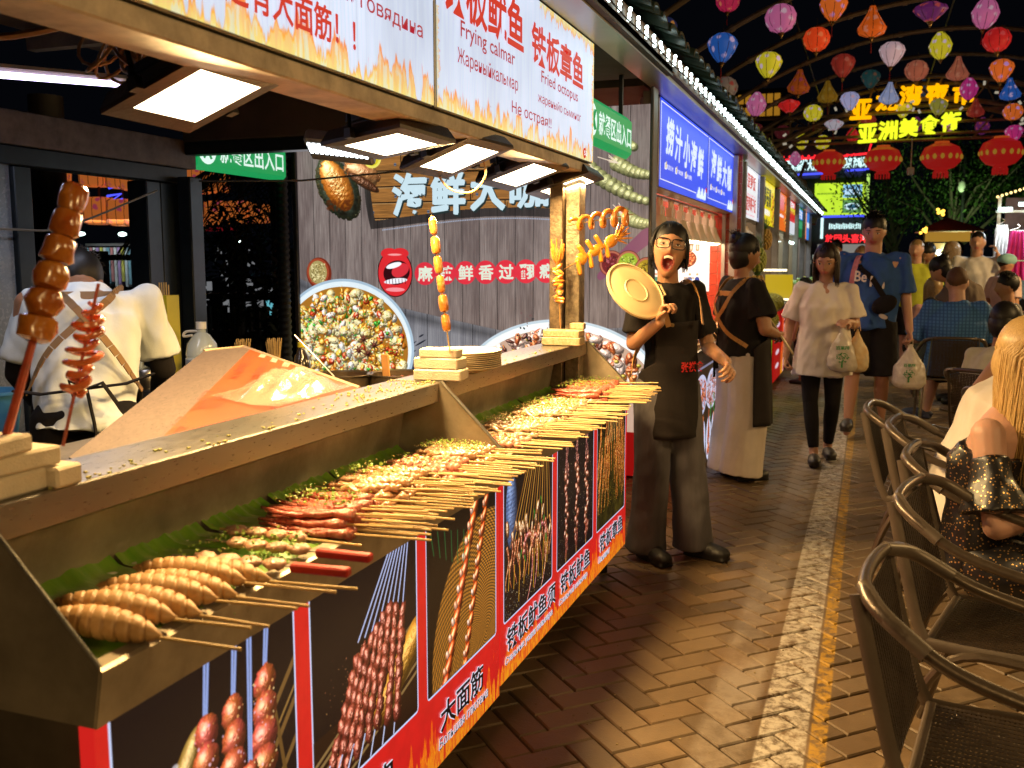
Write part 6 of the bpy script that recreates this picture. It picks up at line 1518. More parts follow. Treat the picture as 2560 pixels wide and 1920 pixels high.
for k,(x,y,z,s_,tp,cl)in enumerate(LD):
 base='%s %s silk lantern'%(LN.get(cl,cl),SN[tp])
 col='left' if x/y<-.08 else('right' if x/y>.06 else 'middle');row='near' if y<12.6 else('mid-distance' if y<16 else 'far');lb='%s in the %s row, %s of the arches'%(base,row,col)
 used[lb]=used.get(lb,0)+1
 if used[lb]>1:lb+=', the %s one'%('lower' if True else '')
 t=thing('silk_lantern',lb,'lantern',(x,y,z),R.uniform(0,1),'silk lanterns hung over the street');t.scale=(s_*1.0,)*3;t.rotation_euler=(rv(.10),rv(.10),R.uniform(0,.7))
 ps=lantern_parts(tp);key=(tp,cl)
 if key not in LMC:LMC[key]=mesh_of(ps[0],lant_mat(cl,*LC[cl]),'all','silk')
 link('silk',LMC[key],t)
 for nm,mm,mt in(('rib',ps[1],M('lantern_rib',(.12,.04,.03),.6)),('cap',ps[2],BRS),('cord',ps[3],BLACKM),('tassel',ps[4],TAS)):
  if(tp,nm)not in LMC:LMC[(tp,nm)]=mesh_of(mm,mt,nm=='cap',nm)
  if nm=='tassel' and k%2:continue
  link(nm,LMC[(tp,nm)],t)
RL=G('red_lantern_glow',(.42,.010,.008),.55);GOLDP=G('lantern_gold',(.40,.20,.02),.6)
for i,(x,z,r)in enumerate(((-.80,3.25,.29),(.14,3.27,.32),(1.12,3.28,.345),(2.08,3.32,.355))):
 t=thing('red_lantern','big flat red festive lantern under the gate, %s from the left'%ORD[i],'lantern',(x,19.2,z),0,'big red lanterns under the gate');m=MB()
 prof=[(.02,.26),(.16,.25),(.30,.18),(.36,.05),(.34,-.08),(.24,-.19),(.12,-.23)];m.lathe([(a*r/.36,b*r/.36)for a,b in prof],n=28);obj('body',m,RL,t,True,world=False)
 m=MB();m.lathe([(.13*r/.36,.25*r/.36),(.13*r/.36,.29*r/.36),(.02,.29*r/.36)],n=20);obj('cap',m,G('orange_cap',(.55,.08,.01),.6),t,world=False)
 m=MB();m.lathe([(.11*r/.36,-.22*r/.36),(.13*r/.36,-.28*r/.36)],n=20)
 for q in range(14):a=q*2*PI/14;m.tube([(.12*math.cos(a),.12*math.sin(a),-.27*r/.36),(.12*math.cos(a),.12*math.sin(a),-.38*r/.36)],.012,4)
 obj('fringe',m,RL,t,world=False);m=MB()
 for q in range(9):
  a=-PI*q/8;c=Vector((.335*r/.36*math.cos(a),.335*r/.36*math.sin(a),.0));m.ball(c,(.04,.04,.055),8,5)
 obj('gold_print',m,GOLDP,t,True,world=False);obj('cord',MB().cyl((0,0,.28*r/.36),(0,0,3.62-z),.006,5),BLACKM,t,world=False)
g=thing('gate','curved pipe gate at the end of the arches carrying two neon slogans','gate',(.8,19.4,3.6));GP=M('gate_pipe',(.30,.22,.15),.45,.3,var=.3)
m=MB()
for(yy,r)in((19.35,5.3),(19.35,4.9),(20.1,5.3),(20.1,4.9)):m.tube(arc(.8,-.56,r,yy,25,155),.045,8)
obj('hoop',m,GP,g,True);m=MB()
for q in range(30):
 a=math.radians(28+q*4.2);b=math.radians(30.1+q*4.2)
 m.tube([(.8+5.3*math.cos(a),19.35,-.56+5.3*math.sin(a)),(.8+4.9*math.cos(b),19.35,-.56+4.9*math.sin(b)),(.8+5.3*math.cos(a+.07),20.1,-.56+5.3*math.sin(a+.07))],.02,5)
obj('lattice',m,GP,g,True);m=MB()
for z in(3.62,3.72,3.92,4.12):m.tube([(-3.2,19.35,z),(4.8,19.35,z)],.030,6)
for x in np.linspace(-2.8,4.4,14):m.tube([(x,19.35,3.62),(x+.3,19.35,4.0)],.018,5)
obj('chord',m,GP,g);m=MB()
for x in(-3.3,4.9):m.box((x-.08,19.3,0),(x+.08,19.45,2.5))
obj('leg',m,GP,g)
rg=random.Random(4);m=MB()
for q in range(46):a=rg.uniform(.7,2.5);r=rg.uniform(4.6,5.2);c=Vector((.8+r*math.cos(a),19.2+rg.uniform(-.1,.1),-.56+r*math.sin(a)));m.obox(c,(.02,.008,.035),Matrix.Rotation(rg.uniform(0,3),3,'Y'))
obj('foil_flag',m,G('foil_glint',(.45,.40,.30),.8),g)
NEO=G('neon_orange',(1.,.42,.0),1.3);NEY=G('neon_yellow',(.80,.90,.02),1.25)
for i,(ch,x,z)in enumerate(zip('亚龙湾夜市',(-.46,-.02,.38,.82,1.26),(4.03,4.16,4.24,4.24,4.20))):lettering(ch,(x,19.28,z),(1,0,-.06*(i-2)*.0),(0,0,1),.34,NEO,g,width=.36,bold=.055,depth=.03)
for i,ch in enumerate('亚洲美食街'):lettering(ch,(-.30+i*.348,19.28,3.60+.035*i),(1,0,.04),(0,0,1),.32,NEY,g,width=.31,bold=.055,depth=.03)
# --  far buildings, screens, trees, kiosks
DK=M('dark_facade',(.03,.03,.035),.7,var=.3,vs=1)
bd=thing('screen_building','dark building far down the street with lit screens and a red neon strip','building',(-1.5,32,0))
obj('wall',MB().box((-3.4,32.1,0),(-.12,36,5.1)),DK,bd)
obj('tower',MB().box((-3.0,32.0,4.02),(-.32,32.1,4.32)),M('pale_fascia',(.16,.16,.18),.6),bd)
def scr():
 w,h=300,220;c=CV(w,h,(.78,.93,.22),3);c.a*=(.9+.12*c.n2)[...,None]
 for(y0,col)in((.06,(.55,.78,.95)),(.54,(.35,.55,.30))):c.rect(w*.56,h*y0,w*.93,h*(y0+.4),col)
 c.disc(w*.745,h*.74,46,24,(.80,.92,.95));c.disc(w*.745,h*.74,30,14,(.2,.4,.5))
 for q in range(9):c.line(w*(.6+q*.035),h*.40,w*(.62+q*.03),h*.20,2,(.9,.95,.98));c.disc(w*(.62+q*.035),h*.40,9,8,(.2,.4,.3),.8)
 for q in range(12):c.rect(w*(.05+q*.035),h*.30,w*(.07+q*.035),h*.35,(.3,.45,.1),.8)
 return c.a
uvquad('screen',(-1.72,31.98,2.88),(-.22,31.98,2.88),(-.22,31.98,3.86),(-1.72,31.98,3.86),IM('far_screen',scr(),1.1),bd,.05)
NB=G('neon_blue',(.06,.08,.9),1.6);NR=G('neon_red',(1.,.02,.03),1.6);NW=G('neon_white',(.65,.95,.95),1.3)
for pp in([(-1.9,31.9,2.82),(-.25,31.9,2.84),(-.1,31.9,2.72)],[(-2.25,31.9,4.14),(-1.50,31.9,4.16)],[(-.85,31.9,4.22),(-.15,31.9,4.24)]):obj('blue_neon',MB().tube(pp,.035,6),NB,bd)
m=MB();m.tube([(-2.8,31.9,4.60),(-1.55,31.9,4.66)],.035,6).tube([(-.95,31.9,4.66),(-.2,31.9,4.72),(-.12,31.9,5.0)],.035,6)
for q in range(14):m.ball((-2.7+q*.19,31.9,4.70),.04,6,4)
obj('red_neon',m,NR,bd);m=MB().tube([(-.16,31.9,2.2),(-.16,31.9,4.1)],.05,6);obj('side_neon',m,G('neon_lime',(.55,.9,.15),1.),bd)
lettering('海鲜烧烤大排档!',(-2.6,31.9,4.26),(1,0,0),(0,0,1),.34,NW,bd,width=1.15,bold=.04);lettering('酒家 海味汤',(-.92,31.9,4.30),(1,0,0),(0,0,1),.32,NW,bd,width=.70,bold=.04)
m=MB()
for q in range(19):m.box((-1.25+q*.05,31.9,2.44+.01*(q%3)),(-1.22+q*.05,31.93,2.62-.012*(q%4)))
o=obj('blurred_letters',m,NW,bd);o['kind']='stuff'
lettering('放回头喜洋',(-1.35,31.9,2.02),(1,0,0),(0,0,1),.26,NR,bd,width=1.25,bold=.035)
m=MB().box((-1.5,31.9,2.15),(-1.42,31.95,2.8)).box((-.25,31.9,2.1),(-.18,31.95,2.7));obj('lamp_strip',m,NW,bd)
ax_=thing('snack_kiosk','lit snack shop front under a dark red awning below the red neon','kiosk',(-1,30,0));obj('awning',MB().prism([(30.0,2.55),(31.2,2.9),(31.2,2.86),(30.0,2.50)],'x',-2.4,-1.55),M('dark_red_awning',(.18,.01,.02),.7),ax_)
obj('counter',MB().box((-1.5,30.5,1.55),(.05,30.6,1.95)),G('shop_front_glow',(.35,.33,.30),.6),ax_);m=MB()
for q in range(26):m.box((-2.35+q*.09,30.35,1.2+(q%3)*.16),(-2.29+q*.09,30.4,1.32+(q%3)*.16))
obj('goods',m,G('shop_goods',(.30,.33,.28),.7),ax_)
k2=thing('food_kiosk','yellow lit kiosk with a dark red peaked roof in the far right distance','kiosk',(1.6,24,0))
obj('roof',MB().add([(.95,23.2,2.10),(2.35,23.2,2.10),(2.35,24.8,2.10),(.95,24.8,2.10),(1.58,24,2.42)],[(0,1,4),(1,2,4),(2,3,4),(3,0,4),(3,2,1,0)]),M('dark_red_awning',(.18,.01,.02),.7),k2)
obj('sign',MB().box((1.12,23.25,1.86),(2.02,23.3,2.07)),G('kiosk_yellow',(.50,.26,.03),.7),k2);obj('body',MB().box((1.1,23.5,0),(2.1,24.6,1.1)),M('kiosk_body',(.3,.2,.08),.6),k2)
obj('post',MB().box((1.08,23.28,0),(1.13,23.33,2.1)).box((2.05,23.28,0),(2.1,23.33,2.1)),M('kiosk_body',(.3,.2,.08),.6),k2);obj('interior',MB().box((1.15,24.4,1.1),(1.75,24.45,1.85)),G('kiosk_glow',(.75,.42,.10),.9),k2)
for(x,y,z,r,c,lb)in((1.02,22,2.08,.07,'a','string of yellow bulbs on the left of the far kiosk'),(1.40,23.1,2.50,.08,'a','yellow lamp on top of the far kiosk roof'),(1.28,22,1.64,.09,'b','bright white lamp hanging in front of the far kiosk'),(1.20,22,1.44,.05,'b','small white lamp below the bright one')):
 m=MB()
 for q in range(6):m.ball((x+rg.uniform(-r,r)*.8,y,z+rg.uniform(-r,r)*.9),r*.45,8,6)
 tag(obj('lamp',m,G('bulb_yellow',(1,.55,.06),3.)if c=='a' else G('bulb_white',(.9,1,.9),4.),smooth=True),lb,'lamp')
cs=thing('clothes_stall','brightly lit clothes stall at the right edge with dotted awning lights','stall',(2.2,14,0))
obj('frame',MB().box((1.52,14.0,0),(1.56,14.04,2.25)).box((3.2,14.0,0),(3.24,14.04,2.4)).box((1.5,13.98,2.04),(3.3,14.02,2.07)),WHITEP,cs)
obj('back',MB().box((1.75,15.2,0),(3.4,15.25,2.3)),M('lilac_backdrop',(.45,.42,.65),.7,var=.5,vs=2),cs);m=MB()
for q in range(30):m.ball((1.50+q*.05,13.9,2.24+q*.016),.018,6,4)
obj('awning_bulbs',m,G('awning_bulb',(1,.72,.25),2.5),cs);m=MB()
for(x,z,w)in((1.52,2.06,.16),(1.75,2.12,.25),(1.86,1.98,.2)):m.box((x,13.9,z),(x+w,13.95,z+.045))
obj('tube',m,G('cool_tube',(.75,1,.92),5.),cs)
lamp((1.9,13.7,2.0),18,.8,.2,(.9,1,1),(math.radians(-20),0,0),'clothes_light')
def garment_flat(x,z,w,h,mat,label,y=13.85,skirt=1.3):
 t=thing('hanging_dress',label,'clothing',(x,y,z));m=MB();n=12;vs=[]
 for i in range(n+1):
  f=i/n;ww=w*(.55+.2*min(1,f*4))if f<.25 else w*(.72+(skirt-.72)*(f-.25)/.75*.8)
  for j in range(13):
   u=j/12-.5;vs.append((x+u*ww,y+.03*math.sin(u*24+f*3)*(.3+f)-.02,z-f*h))
 m.v=vs
 for i in range(n):
  for j in range(12):a=i*13+j;m.f.append((a,a+1,a+14,a+13))
 m.m=[0]*len(m.f);obj('cloth',m,mat,t,True);obj('hanger',MB().tube(spl([(x,y,z+.08),(x+.03,y,z+.06),(x,y,z+.03),(x-w*.3,y,z),(x+w*.3,y,z)]),.005,5),WHITEP,t)
garment_flat(1.57,1.88,.22,.42,M('white_cloth',(.75,.75,.75),.8,var=.15),'white blouse on a pink hanger in the clothes stall',13.9,.8);garment_flat(1.72,1.80,.26,.62,M('magenta_cloth',(.70,.03,.28),.7,var=.3,vs=12),'bright magenta child dress hanging in the clothes stall',13.7,1.2)
garment_flat(1.95,1.70,.26,.5,M('grey_cloth',(.4,.38,.34),.8,var=.5,vs=20),'pale patterned dress hanging behind the magenta one',14.0,1.1);garment_flat(1.62,1.70,.2,.5,M('cream_cloth',(.6,.5,.35),.8,var=.5,vs=30),'cream frilled dress beside the magenta one',14.0,1.2)
LF=M('tree_leaf',(.040,.085,.014),.6,var=.5,vs=1.5);BK=M('tree_bark',(.07,.05,.035),.9,var=.4)
def tree(x,y,h,r,label,n,seed,es=0):
 t=thing('tree',label,'tree',(x,y,0),0,'dark trees beyond the gate');rr=random.Random(seed);m=MB();m.tube([(x,y,0),(x+.1,y,h*.3),(x-.05,y,h*.55)],[.16,.12,.07],8);tips=[]
 for k in range(16):
  a=rr.uniform(0,6.3);l=rr.uniform(.4,1.)*r;z0=h*rr.uniform(.28,.5);p1=Vector((x+l*.5*math.cos(a),y+l*.5*math.sin(a),z0+h*.2));p2=Vector((x+l*math.cos(a),y+l*math.sin(a),z0+h*rr.uniform(.2,.5)));m.tube([(x,y,z0),p1,p2],[.05,.03,.01],5);tips+=[p1,p2,(p1+p2)/2]
 obj('trunk',m,BK,t);lf=MB()
 for k in range(n):
  c=rr.choice(tips);p=c+Vector((rr.gauss(0,.33),rr.gauss(0,.33),rr.gauss(0,.28)));d=Vector((rr.uniform(-1,1),rr.uniform(-1,1),rr.uniform(-1.2,.3))).normalized();s_=rr.uniform(.07,.16);u=d.orthogonal().normalized()*s_*.22
  lf.add([p,p+d*s_*.5+u,p+d*s_,p+d*s_*.5-u],[(0,1,2,3)])
 o=obj('crown',lf,LF,t);return t
tree(1.9,27,5.2,2.3,'dark green tree beyond the kiosk, catching a little light',5200,1);tree(3.6,29,6.2,2.8,'tall dark tree beyond the clothes stall',4800,2);tree(.6,31,5.0,2.2,'dark bare-looking tree beside the screen building',2600,3)
lamp((1.8,24.5,1.6),110,.5,.5,(.6,1,.4),(math.radians(150),0,0),'tree_uplight')
sp_=thing('street_lamp','tall dark street lamp with a pale unlit head among the trees','street lamp',(2.05,26,0));obj('pole',MB().cyl((2.05,26,0),(2.05,26,4.2),.04,8),BLACKM,sp_);obj('head',MB().ball((2.0,25.95,3.25),(.09,.09,.16),10,8),WHITEP,sp_,True)
cm=thing('camera_pole','small white camera hanging on a rod from the gate','camera',(.62,19.2,3.2));obj('rod',MB().cyl((.62,19.2,3.1),(.62,19.2,3.65),.012,6),WHITEP,cm);obj('body',MB().box((.56,19.14,2.98),(.68,19.26,3.12),.02),WHITEP,cm)
gb_=thing('balloon','beige round balloon on a stick beside the far screen','balloon',(-1.45,20.5,3.1));obj('ball',MB().ball((-1.45,20.5,2.95),(.20,.2,.17),16,10),M('beige_balloon',(.16,.13,.10),.5),gb_,True);obj('stick',MB().cyl((-1.4,20.5,3.1),(-1.30,20.5,3.42),.03,8),M('beige_balloon',(.16,.13,.10),.5),gb_)
hw=thing('hotel_building','far dark building with two rows of dim orange windows behind the eave','building',(-4,40,0));obj('wall',MB().box((-6.5,40,0),(-3.4,44,8.2)),DK,hw)
for i in range(6):
 for j in range(2):obj('window',MB().box((-5.2+i*.28,39.95,7.15+j*.5),(-4.98+i*.28,39.99,7.5+j*.5)),G('window_orange',(.55,.25,.02),.55),hw)
 # --  dining court behind the near stall
SL=lant_mat('square',(.62,.16,.03),(.40,.05,.10),.62)
SLM=None
RB=M('lantern_rib_dark',(.03,.01,.01),.7)
def sq_lantern(x,z,w,label):
 global SLM
 t=thing('square_lantern',label,'lantern',(x,9,z),.2,'painted square lanterns of the dining court')
 if SLM is None:
  m=MB();n=20;pr=[(.001,.5),(.40,.49),(.50,.42),(.52,0),(.50,-.42),(.40,-.49),(.001,-.5)];m.lathe(pr,n=n);m.v=[(math.copysign(abs(x/max(abs(math.hypot(x,y)),1e-6))**.55,x)*math.hypot(x,y),math.copysign(abs(y/max(abs(math.hypot(x,y)),1e-6))**.55,y)*math.hypot(x,y),z_)for x,y,z_ in m.v]
  r_=MB()
  for q in range(12):a=q*PI/6;r_.tube([(r*1.03*math.copysign(abs(math.cos(a))**.55,math.cos(a)),r*1.03*math.copysign(abs(math.sin(a))**.55,math.sin(a)),z_)for r,z_ in pr[1:-1]],.012,4)
  r_.box((-.03,-.03,.5),(.03,.03,.9))
  SLM=(mesh_of(m,SL,'all','shade'),mesh_of(r_,RB,False,'rib'))
 link('shade',SLM[0],t);link('rib',SLM[1],t);t.scale=(w,w,w*1.02)
for i,x in enumerate((-9.02,-8.49,-8.11,-7.92,-7.33,-7.06,-6.82)):sq_lantern(x,(2.455,2.44,2.40,2.37,2.315,2.30,2.30)[i],(.20,.32,.30,.30,.29,.27,.26)[i],'orange painted square lantern in the upper row, %s from the left'%ORD[i])
for i,x in enumerate((-9.4,-8.46,-8.12,-7.9,-7.32,-7.05,-6.81,-6.52,-6.26)):sq_lantern(x,(2.05,2.0,1.975,1.96,1.945,1.94,1.95,1.95,1.93)[i],(.2,.31,.30,.28,.28,.26,.25,.24,.20)[i],'orange painted square lantern in the lower row, %s from the left'%ORD[i])
FN=thing('railing','dark timber railing and frame behind the near stall','fence',(-4.5,6,0));DT=M('dark_timber',(.028,.022,.022),.6,var=.3,vs=6)
for z in(.55,.80,1.10,1.42):obj('rail',MB().box((-8.2,6.6,z),(-3.3,6.66,z+.05)),DT,FN)
for x in(-8.1,-7.2,-6.3,-5.6,-4.9,-4.2,-3.5):obj('post',MB().box((x,6.58,0),(x+.09,6.68,1.5)),DT,FN)
for i in range(26):obj('slat',MB().box((-5.4+i*.08,6.5,.3),(-5.36+i*.08,6.53,1.05)),DT,FN)
obj('post',MB().box((-3.62,5.6,0),(-3.45,5.75,1.25)),DT,FN)
trk=thing('palm_tree','dark thick palm trunk standing behind the grey door','tree',(-7.4,7.4,0));obj('trunk',MB().cyl((-7.6,7.4,0),(-7.55,7.4,3),.16,14),DT,trk,True)
rk=thing('clothes_rack','rack of pale and yellow clothes under white lights beyond the railing','rack',(-8.3,9.2,0));obj('rail',MB().box((-8.9,9.2,1.60),(-7.5,9.23,1.63)),GREYM,rk);rgb=[(.55,.6,.65),(.6,.55,.1),(.4,.25,.5),(.6,.6,.6),(.5,.2,.2),(.2,.4,.5)]
for i in range(26):
 x=-8.85+i*.052;m=MB().box((x,9.1,1.12+.03*(i%3)),(x+.035,9.32,1.58));obj('garment',m,M('rack_cloth_%s'%'abcdef'[i%6],rgb[(i*5)%6],.8,var=.4,vs=9),rk)
lamp((-8.3,8.8,1.9),10,1.2,.2,(.85,1,1),(math.radians(-10),0,0),'rack_light')
for(x,y,z,w,lb)in((-8.78,9,1.74,.14,'white shop light at the left of the clothes rack'),(-8.15,9,1.73,.10,'white shop light in the middle of the clothes rack'),(-7.95,9,1.74,.12,'white shop light at the right of the clothes rack'),(-7.32,9,1.76,.05,'small white shop light beyond the corner post'),(-6.62,9,1.62,.035,'pair of round white lights among the palm leaves')):
 m=MB().ball((x,y,z),(w*.6,.03,.025),10,6);
 if w<.04:m.ball((x+.09,y,z),(.02,.02,.025),8,6)
 tag(obj('shop_light',m,G('cool_tube',(.75,1,.92),5.),smooth=True),lb,'light')
ns=thing('neon_sign','small blurred blue neon sign between the two lantern rows','sign',(-8.1,9,2.2));obj('stroke',MB().tube([(-8.22,8.9,2.25),(-8.12,8.9,2.27),(-8.0,8.9,2.25)],.016,5),NB,ns);m=MB().tube([(-8.25,8.9,2.16),(-8.05,8.9,2.18),(-8.2,8.9,2.10),(-8.03,8.9,2.12)],.014,5);obj('stroke',m,NB,ns)
rp=thing('pole_stand','thin red metal poles of a stall beyond the corner post','frame',(-6.8,8.5,0));
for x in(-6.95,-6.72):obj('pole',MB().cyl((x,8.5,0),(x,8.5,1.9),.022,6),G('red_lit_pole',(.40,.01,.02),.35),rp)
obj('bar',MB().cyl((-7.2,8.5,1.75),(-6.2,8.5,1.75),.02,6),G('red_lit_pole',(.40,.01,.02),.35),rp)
m=MB();rr=random.Random(9)
for i in range(46):x=rr.uniform(-7.1,-5.2);z=rr.uniform(.9,1.5);m.box((x,8.0,z),(x+rr.uniform(.02,.07),8.05,z+rr.uniform(.02,.10)))
tag(obj('far_market_goods',m,G('market_glow',(.35,.36,.38),.45)),'small lit goods and panels of market stalls beyond the railing',kind='stuff')
m=MB()
for i in range(5):m.box((-5.25+i*.16,7.6,.92),(-5.18+i*.16,7.62,1.06))
tag(obj('cyan_glints',m,G('cyan_glow',(.15,.55,.65),.8)),'cyan lit openings seen through the dark railing',kind='stuff')
PF=M('palm_frond',(.012,.025,.010),.5,var=.4)
pt=thing('palm','dark palm fronds drooping in front of the square lanterns','palm',(-4.6,6.9,0));obj('trunk',MB().tube([(-4.55,6.9,0),(-4.6,6.9,1.2),(-4.62,6.9,2.2)],[.10,.085,.07],10),DT,pt,True)
for k in range(13):
 a=k*2*PI/13+.2;L_=1.25;m=MB();rb=[]
 for i in range(12):f=i/11;rb.append(Vector((-4.62+L_*f*math.cos(a),6.9+L_*f*math.sin(a)*.8,2.2+.35*f-.95*f*f)))
 m.tube(rb,[.010-.0007*i for i in range(12)],4);side=Vector((-math.sin(a),math.cos(a),0))
 for i in range(2,12):
  for j in(0,.5):
   if i+j>11:continue
   p=rb[i]if j==0 else(rb[i]+rb[min(i+1,11)])/2
   for s_ in(-1,1):e=p+side*s_*.30*(1-.05*i)+Vector((math.cos(a)*.16,math.sin(a)*.16,-.24));mid=(p+e)/2+Vector((0,0,.05));m.tube([p,mid,e],[.005,.008,.001],3)
 obj('frond',m,PF,pt)
for(x,y,z,r,lb,sd)in((-4.15,6.2,1.1,.55,'dark leafy shrub behind the cardboard box',1),(-4.6,6.3,1.55,.40,'upper dark leafy twigs in front of the lantern rows',2),(-3.75,6.0,.9,.45,'dark shrub beside the poster edge',3)):
 t=thing('shrub',lb,'shrub',(x,y,0));obj('stem',MB().tube([(x,y,0),(x,y,z*.6),(x+.1,y,z)],[.03,.02,.01],6),DT,t);m=MB();rr=random.Random(sd)
 for k in range(620):p=Vector((x+rr.gauss(0,r*.42),y+rr.gauss(0,r*.3),z+rr.gauss(0,r*.5)));d=Vector((rr.uniform(-1,1),rr.uniform(-1,1),rr.uniform(-.8,.6))).normalized();s_=rr.uniform(.06,.11);u=d.orthogonal().normalized()*s_*.16;m.add([p,p+d*s_*.5+u,p+d*s_,p+d*s_*.5-u],[(0,1,2,3)])
 obj('leaves',m,PF,t)
hs=thing('duct_hose','dark ribbed hose hanging beside the left edge of the poster','hose',(-3.42,5.2,1.2));obj('hose',MB().tube([(-3.42,5.15,.6+i*.02)for i in range(80)],[.035 if i%2 else.043 for i in range(80)],10),BLACKM,hs,True)
# --  people
def V(*a):return Vector(a)
def loft(mb,rings,n=20):
 """rings: (centre, right*rx, forward*ry)"""
 vs=[];fs=[];k=len(rings)
 for c,r,f in rings:
  for j in range(n):a=2*PI*j/n;vs.append(c+r*math.cos(a)+f*math.sin(a))
 for i in range(k-1):
  for j in range(n):fs.append((i*n+j,i*n+(j+1)%n,(i+1)*n+(j+1)%n,(i+1)*n+j))
 fs.append(tuple(range(n))[::-1]);fs.append(tuple((k-1)*n+j for j in range(n)))
 mb.add(vs,fs)
SKINS={'a':((.40,.20,.11),(.36,.09,.06)),'b':((.46,.24,.15),(.42,.12,.09)),'c':((.30,.14,.07),(.28,.08,.05)),'d':((.52,.29,.21),(.46,.15,.12))}
def skin(k):
 c,l=SKINS[k]
 return M('skin_'+k,c,.48,var=.10,vs=9,bump=.12,bs=220,sss=.22),M('lips_'+k,l,.35,var=.1,sss=.2),M('mouth_inside',(.12,.01,.012),.4,var=0)
EYEW=M('eye_white',(.66,.62,.58),.2,var=0);EYED=M('eye_dark',(.012,.008,.006),.1,var=0);TEETH=M('teeth',(.75,.70,.60),.25,var=0)
HAIRM={'black':M('black_hair',(.008,.006,.005),.5,spec=.35,var=.3,vs=60,stretch=(8,8,1)),'brown':M('brown_hair',(.020,.008,.005),.5,spec=.35,var=.4,vs=60,stretch=(8,8,1)),'blond':M('blond_hair',(.62,.42,.17),.38,var=.5,vs=50,stretch=(8,8,1),col2=(.40,.24,.08)),'dblond':M('dark_blond_hair',(.30,.19,.08),.4,var=.5,vs=50,stretch=(8,8,1)),'short':M('cropped_hair',(.10,.045,.02),.7,var=.3,vs=80)}
def head_mesh(mb,c,r,f,u,hh,mouth=0.,n=44,m=34,thin=1.):
 """displaced ellipsoid: r right, f face direction, u up; hh = chin to crown"""
 k=hh/.22;vs=[];fs=[]
 def gs(x,z,cx,cz,sx,sz):return math.exp(-((x-cx)/sx)**2-((z-cz)/sz)**2)
 for i in range(m+1):
  t=PI*i/m
  for j in range(n):
   a=2*PI*j/n;sx,sy,sz=math.sin(t)*math.cos(a),math.sin(t)*math.sin(a),-math.cos(t)
   jaw=1-.30*max(0,-sz)**1.5;x=sx*.0735*jaw*thin;y=sy*(.088 if sy>0 else.094);z=sz*.112
   if sz<0 and sy<0:y*=1-.45*(-sz)
   if sy>0:
    y*=1-.06*abs(sz);q=sy**.5
    d=.021*gs(x,z,0,-.030,.010,.013)+.012*gs(x,z,0,-.010,.007,.020)+.007*gs(x,z,.010,-.036,.007,.007)+.007*gs(x,z,-.010,-.036,.007,.007)
    d+=-.009*gs(x,z,.030,.000,.014,.009)-.009*gs(x,z,-.030,.000,.014,.009)+.0035*gs(x,z,.03,.019,.02,.007)+.0035*gs(x,z,-.03,.019,.02,.007)
    d+=.004*gs(x,z,.036,-.028,.018,.016)+.004*gs(x,z,-.036,-.028,.018,.016)+.008*gs(x,z,0,-.098-mouth*.012,.018,.012)
    if mouth:d+=-.045*gs(x,z,0,-.066,.017,.021)+.006*gs(x,z,0,-.042,.02,.006);z-=mouth*.020*max(0,(-z-.05)/.06)
    else:d+=.007*gs(x,z,0,-.057,.018,.0045)+.008*gs(x,z,0,-.068,.015,.0055)-.005*gs(x,z,0,-.062,.022,.0022)
    y+=d*q
   vs.append(c+(r*x+f*y+u*z)*k)
 for i in range(m):
  for j in range(n):fs.append((i*n+j,i*n+(j+1)%n,(i+1)*n+(j+1)%n,(i+1)*n+j))
 mb.add(vs,fs)
 Rm=Matrix((r,f,u)).transposed()
 for s_ in(-1,1):mb.ball(c+(r*s_*.073*thin+f*-.008+u*-.006)*k,(.007*k,.017*k,.028*k),10,8,Rm@Matrix.Rotation(s_*-.25,3,'Z'))
def hand(mb,w,d,n,L,curl=.5,side=1,spread=1.,thumb=.5):
 """w wrist, d direction of the palm, n palm normal (the side the fingers close to), side picks where the thumb is"""
 d=d.normalized();n=(n-d*n.dot(d)).normalized();s=d.cross(n)*side;k=L/.18
 for q in(-.026,-.010,.010,.026):mb.cap(w+d*.008*k+s*q*.5*k,w+d*.078*k+s*q*k,.0135*k,.0120*k,8)
 for i,(q,l)in enumerate(((-.030,.062),(-.010,.076),(.011,.070),(.030,.054))):
  p=w+d*.082*k+s*q*k*1.05;a=0;r=.0088*k;sp=s*q*.9*spread
  for seg in(.45,.32,.23):
   a+=curl*(1.15 if seg==.45 else 1.35);dd=(d*math.cos(a)+n*math.sin(a)+sp*math.cos(a)).normalized();e=p+dd*l*seg*k*1.12;mb.cap(p,e,r,r*.92,8);p=e;r*=.92
 p=w+d*.020*k-s*.026*k;dd=(d*.75-s*.75*(1-thumb*.4)+n*thumb).normalized();e=p+dd*.038*k;mb.cap(p,e,.0125*k,.0105*k,8)
 d2=(d*.8-s*.2+n*thumb*1.2).normalized();mb.cap(e,e+d2*.032*k,.0102*k,.0082*k,8)
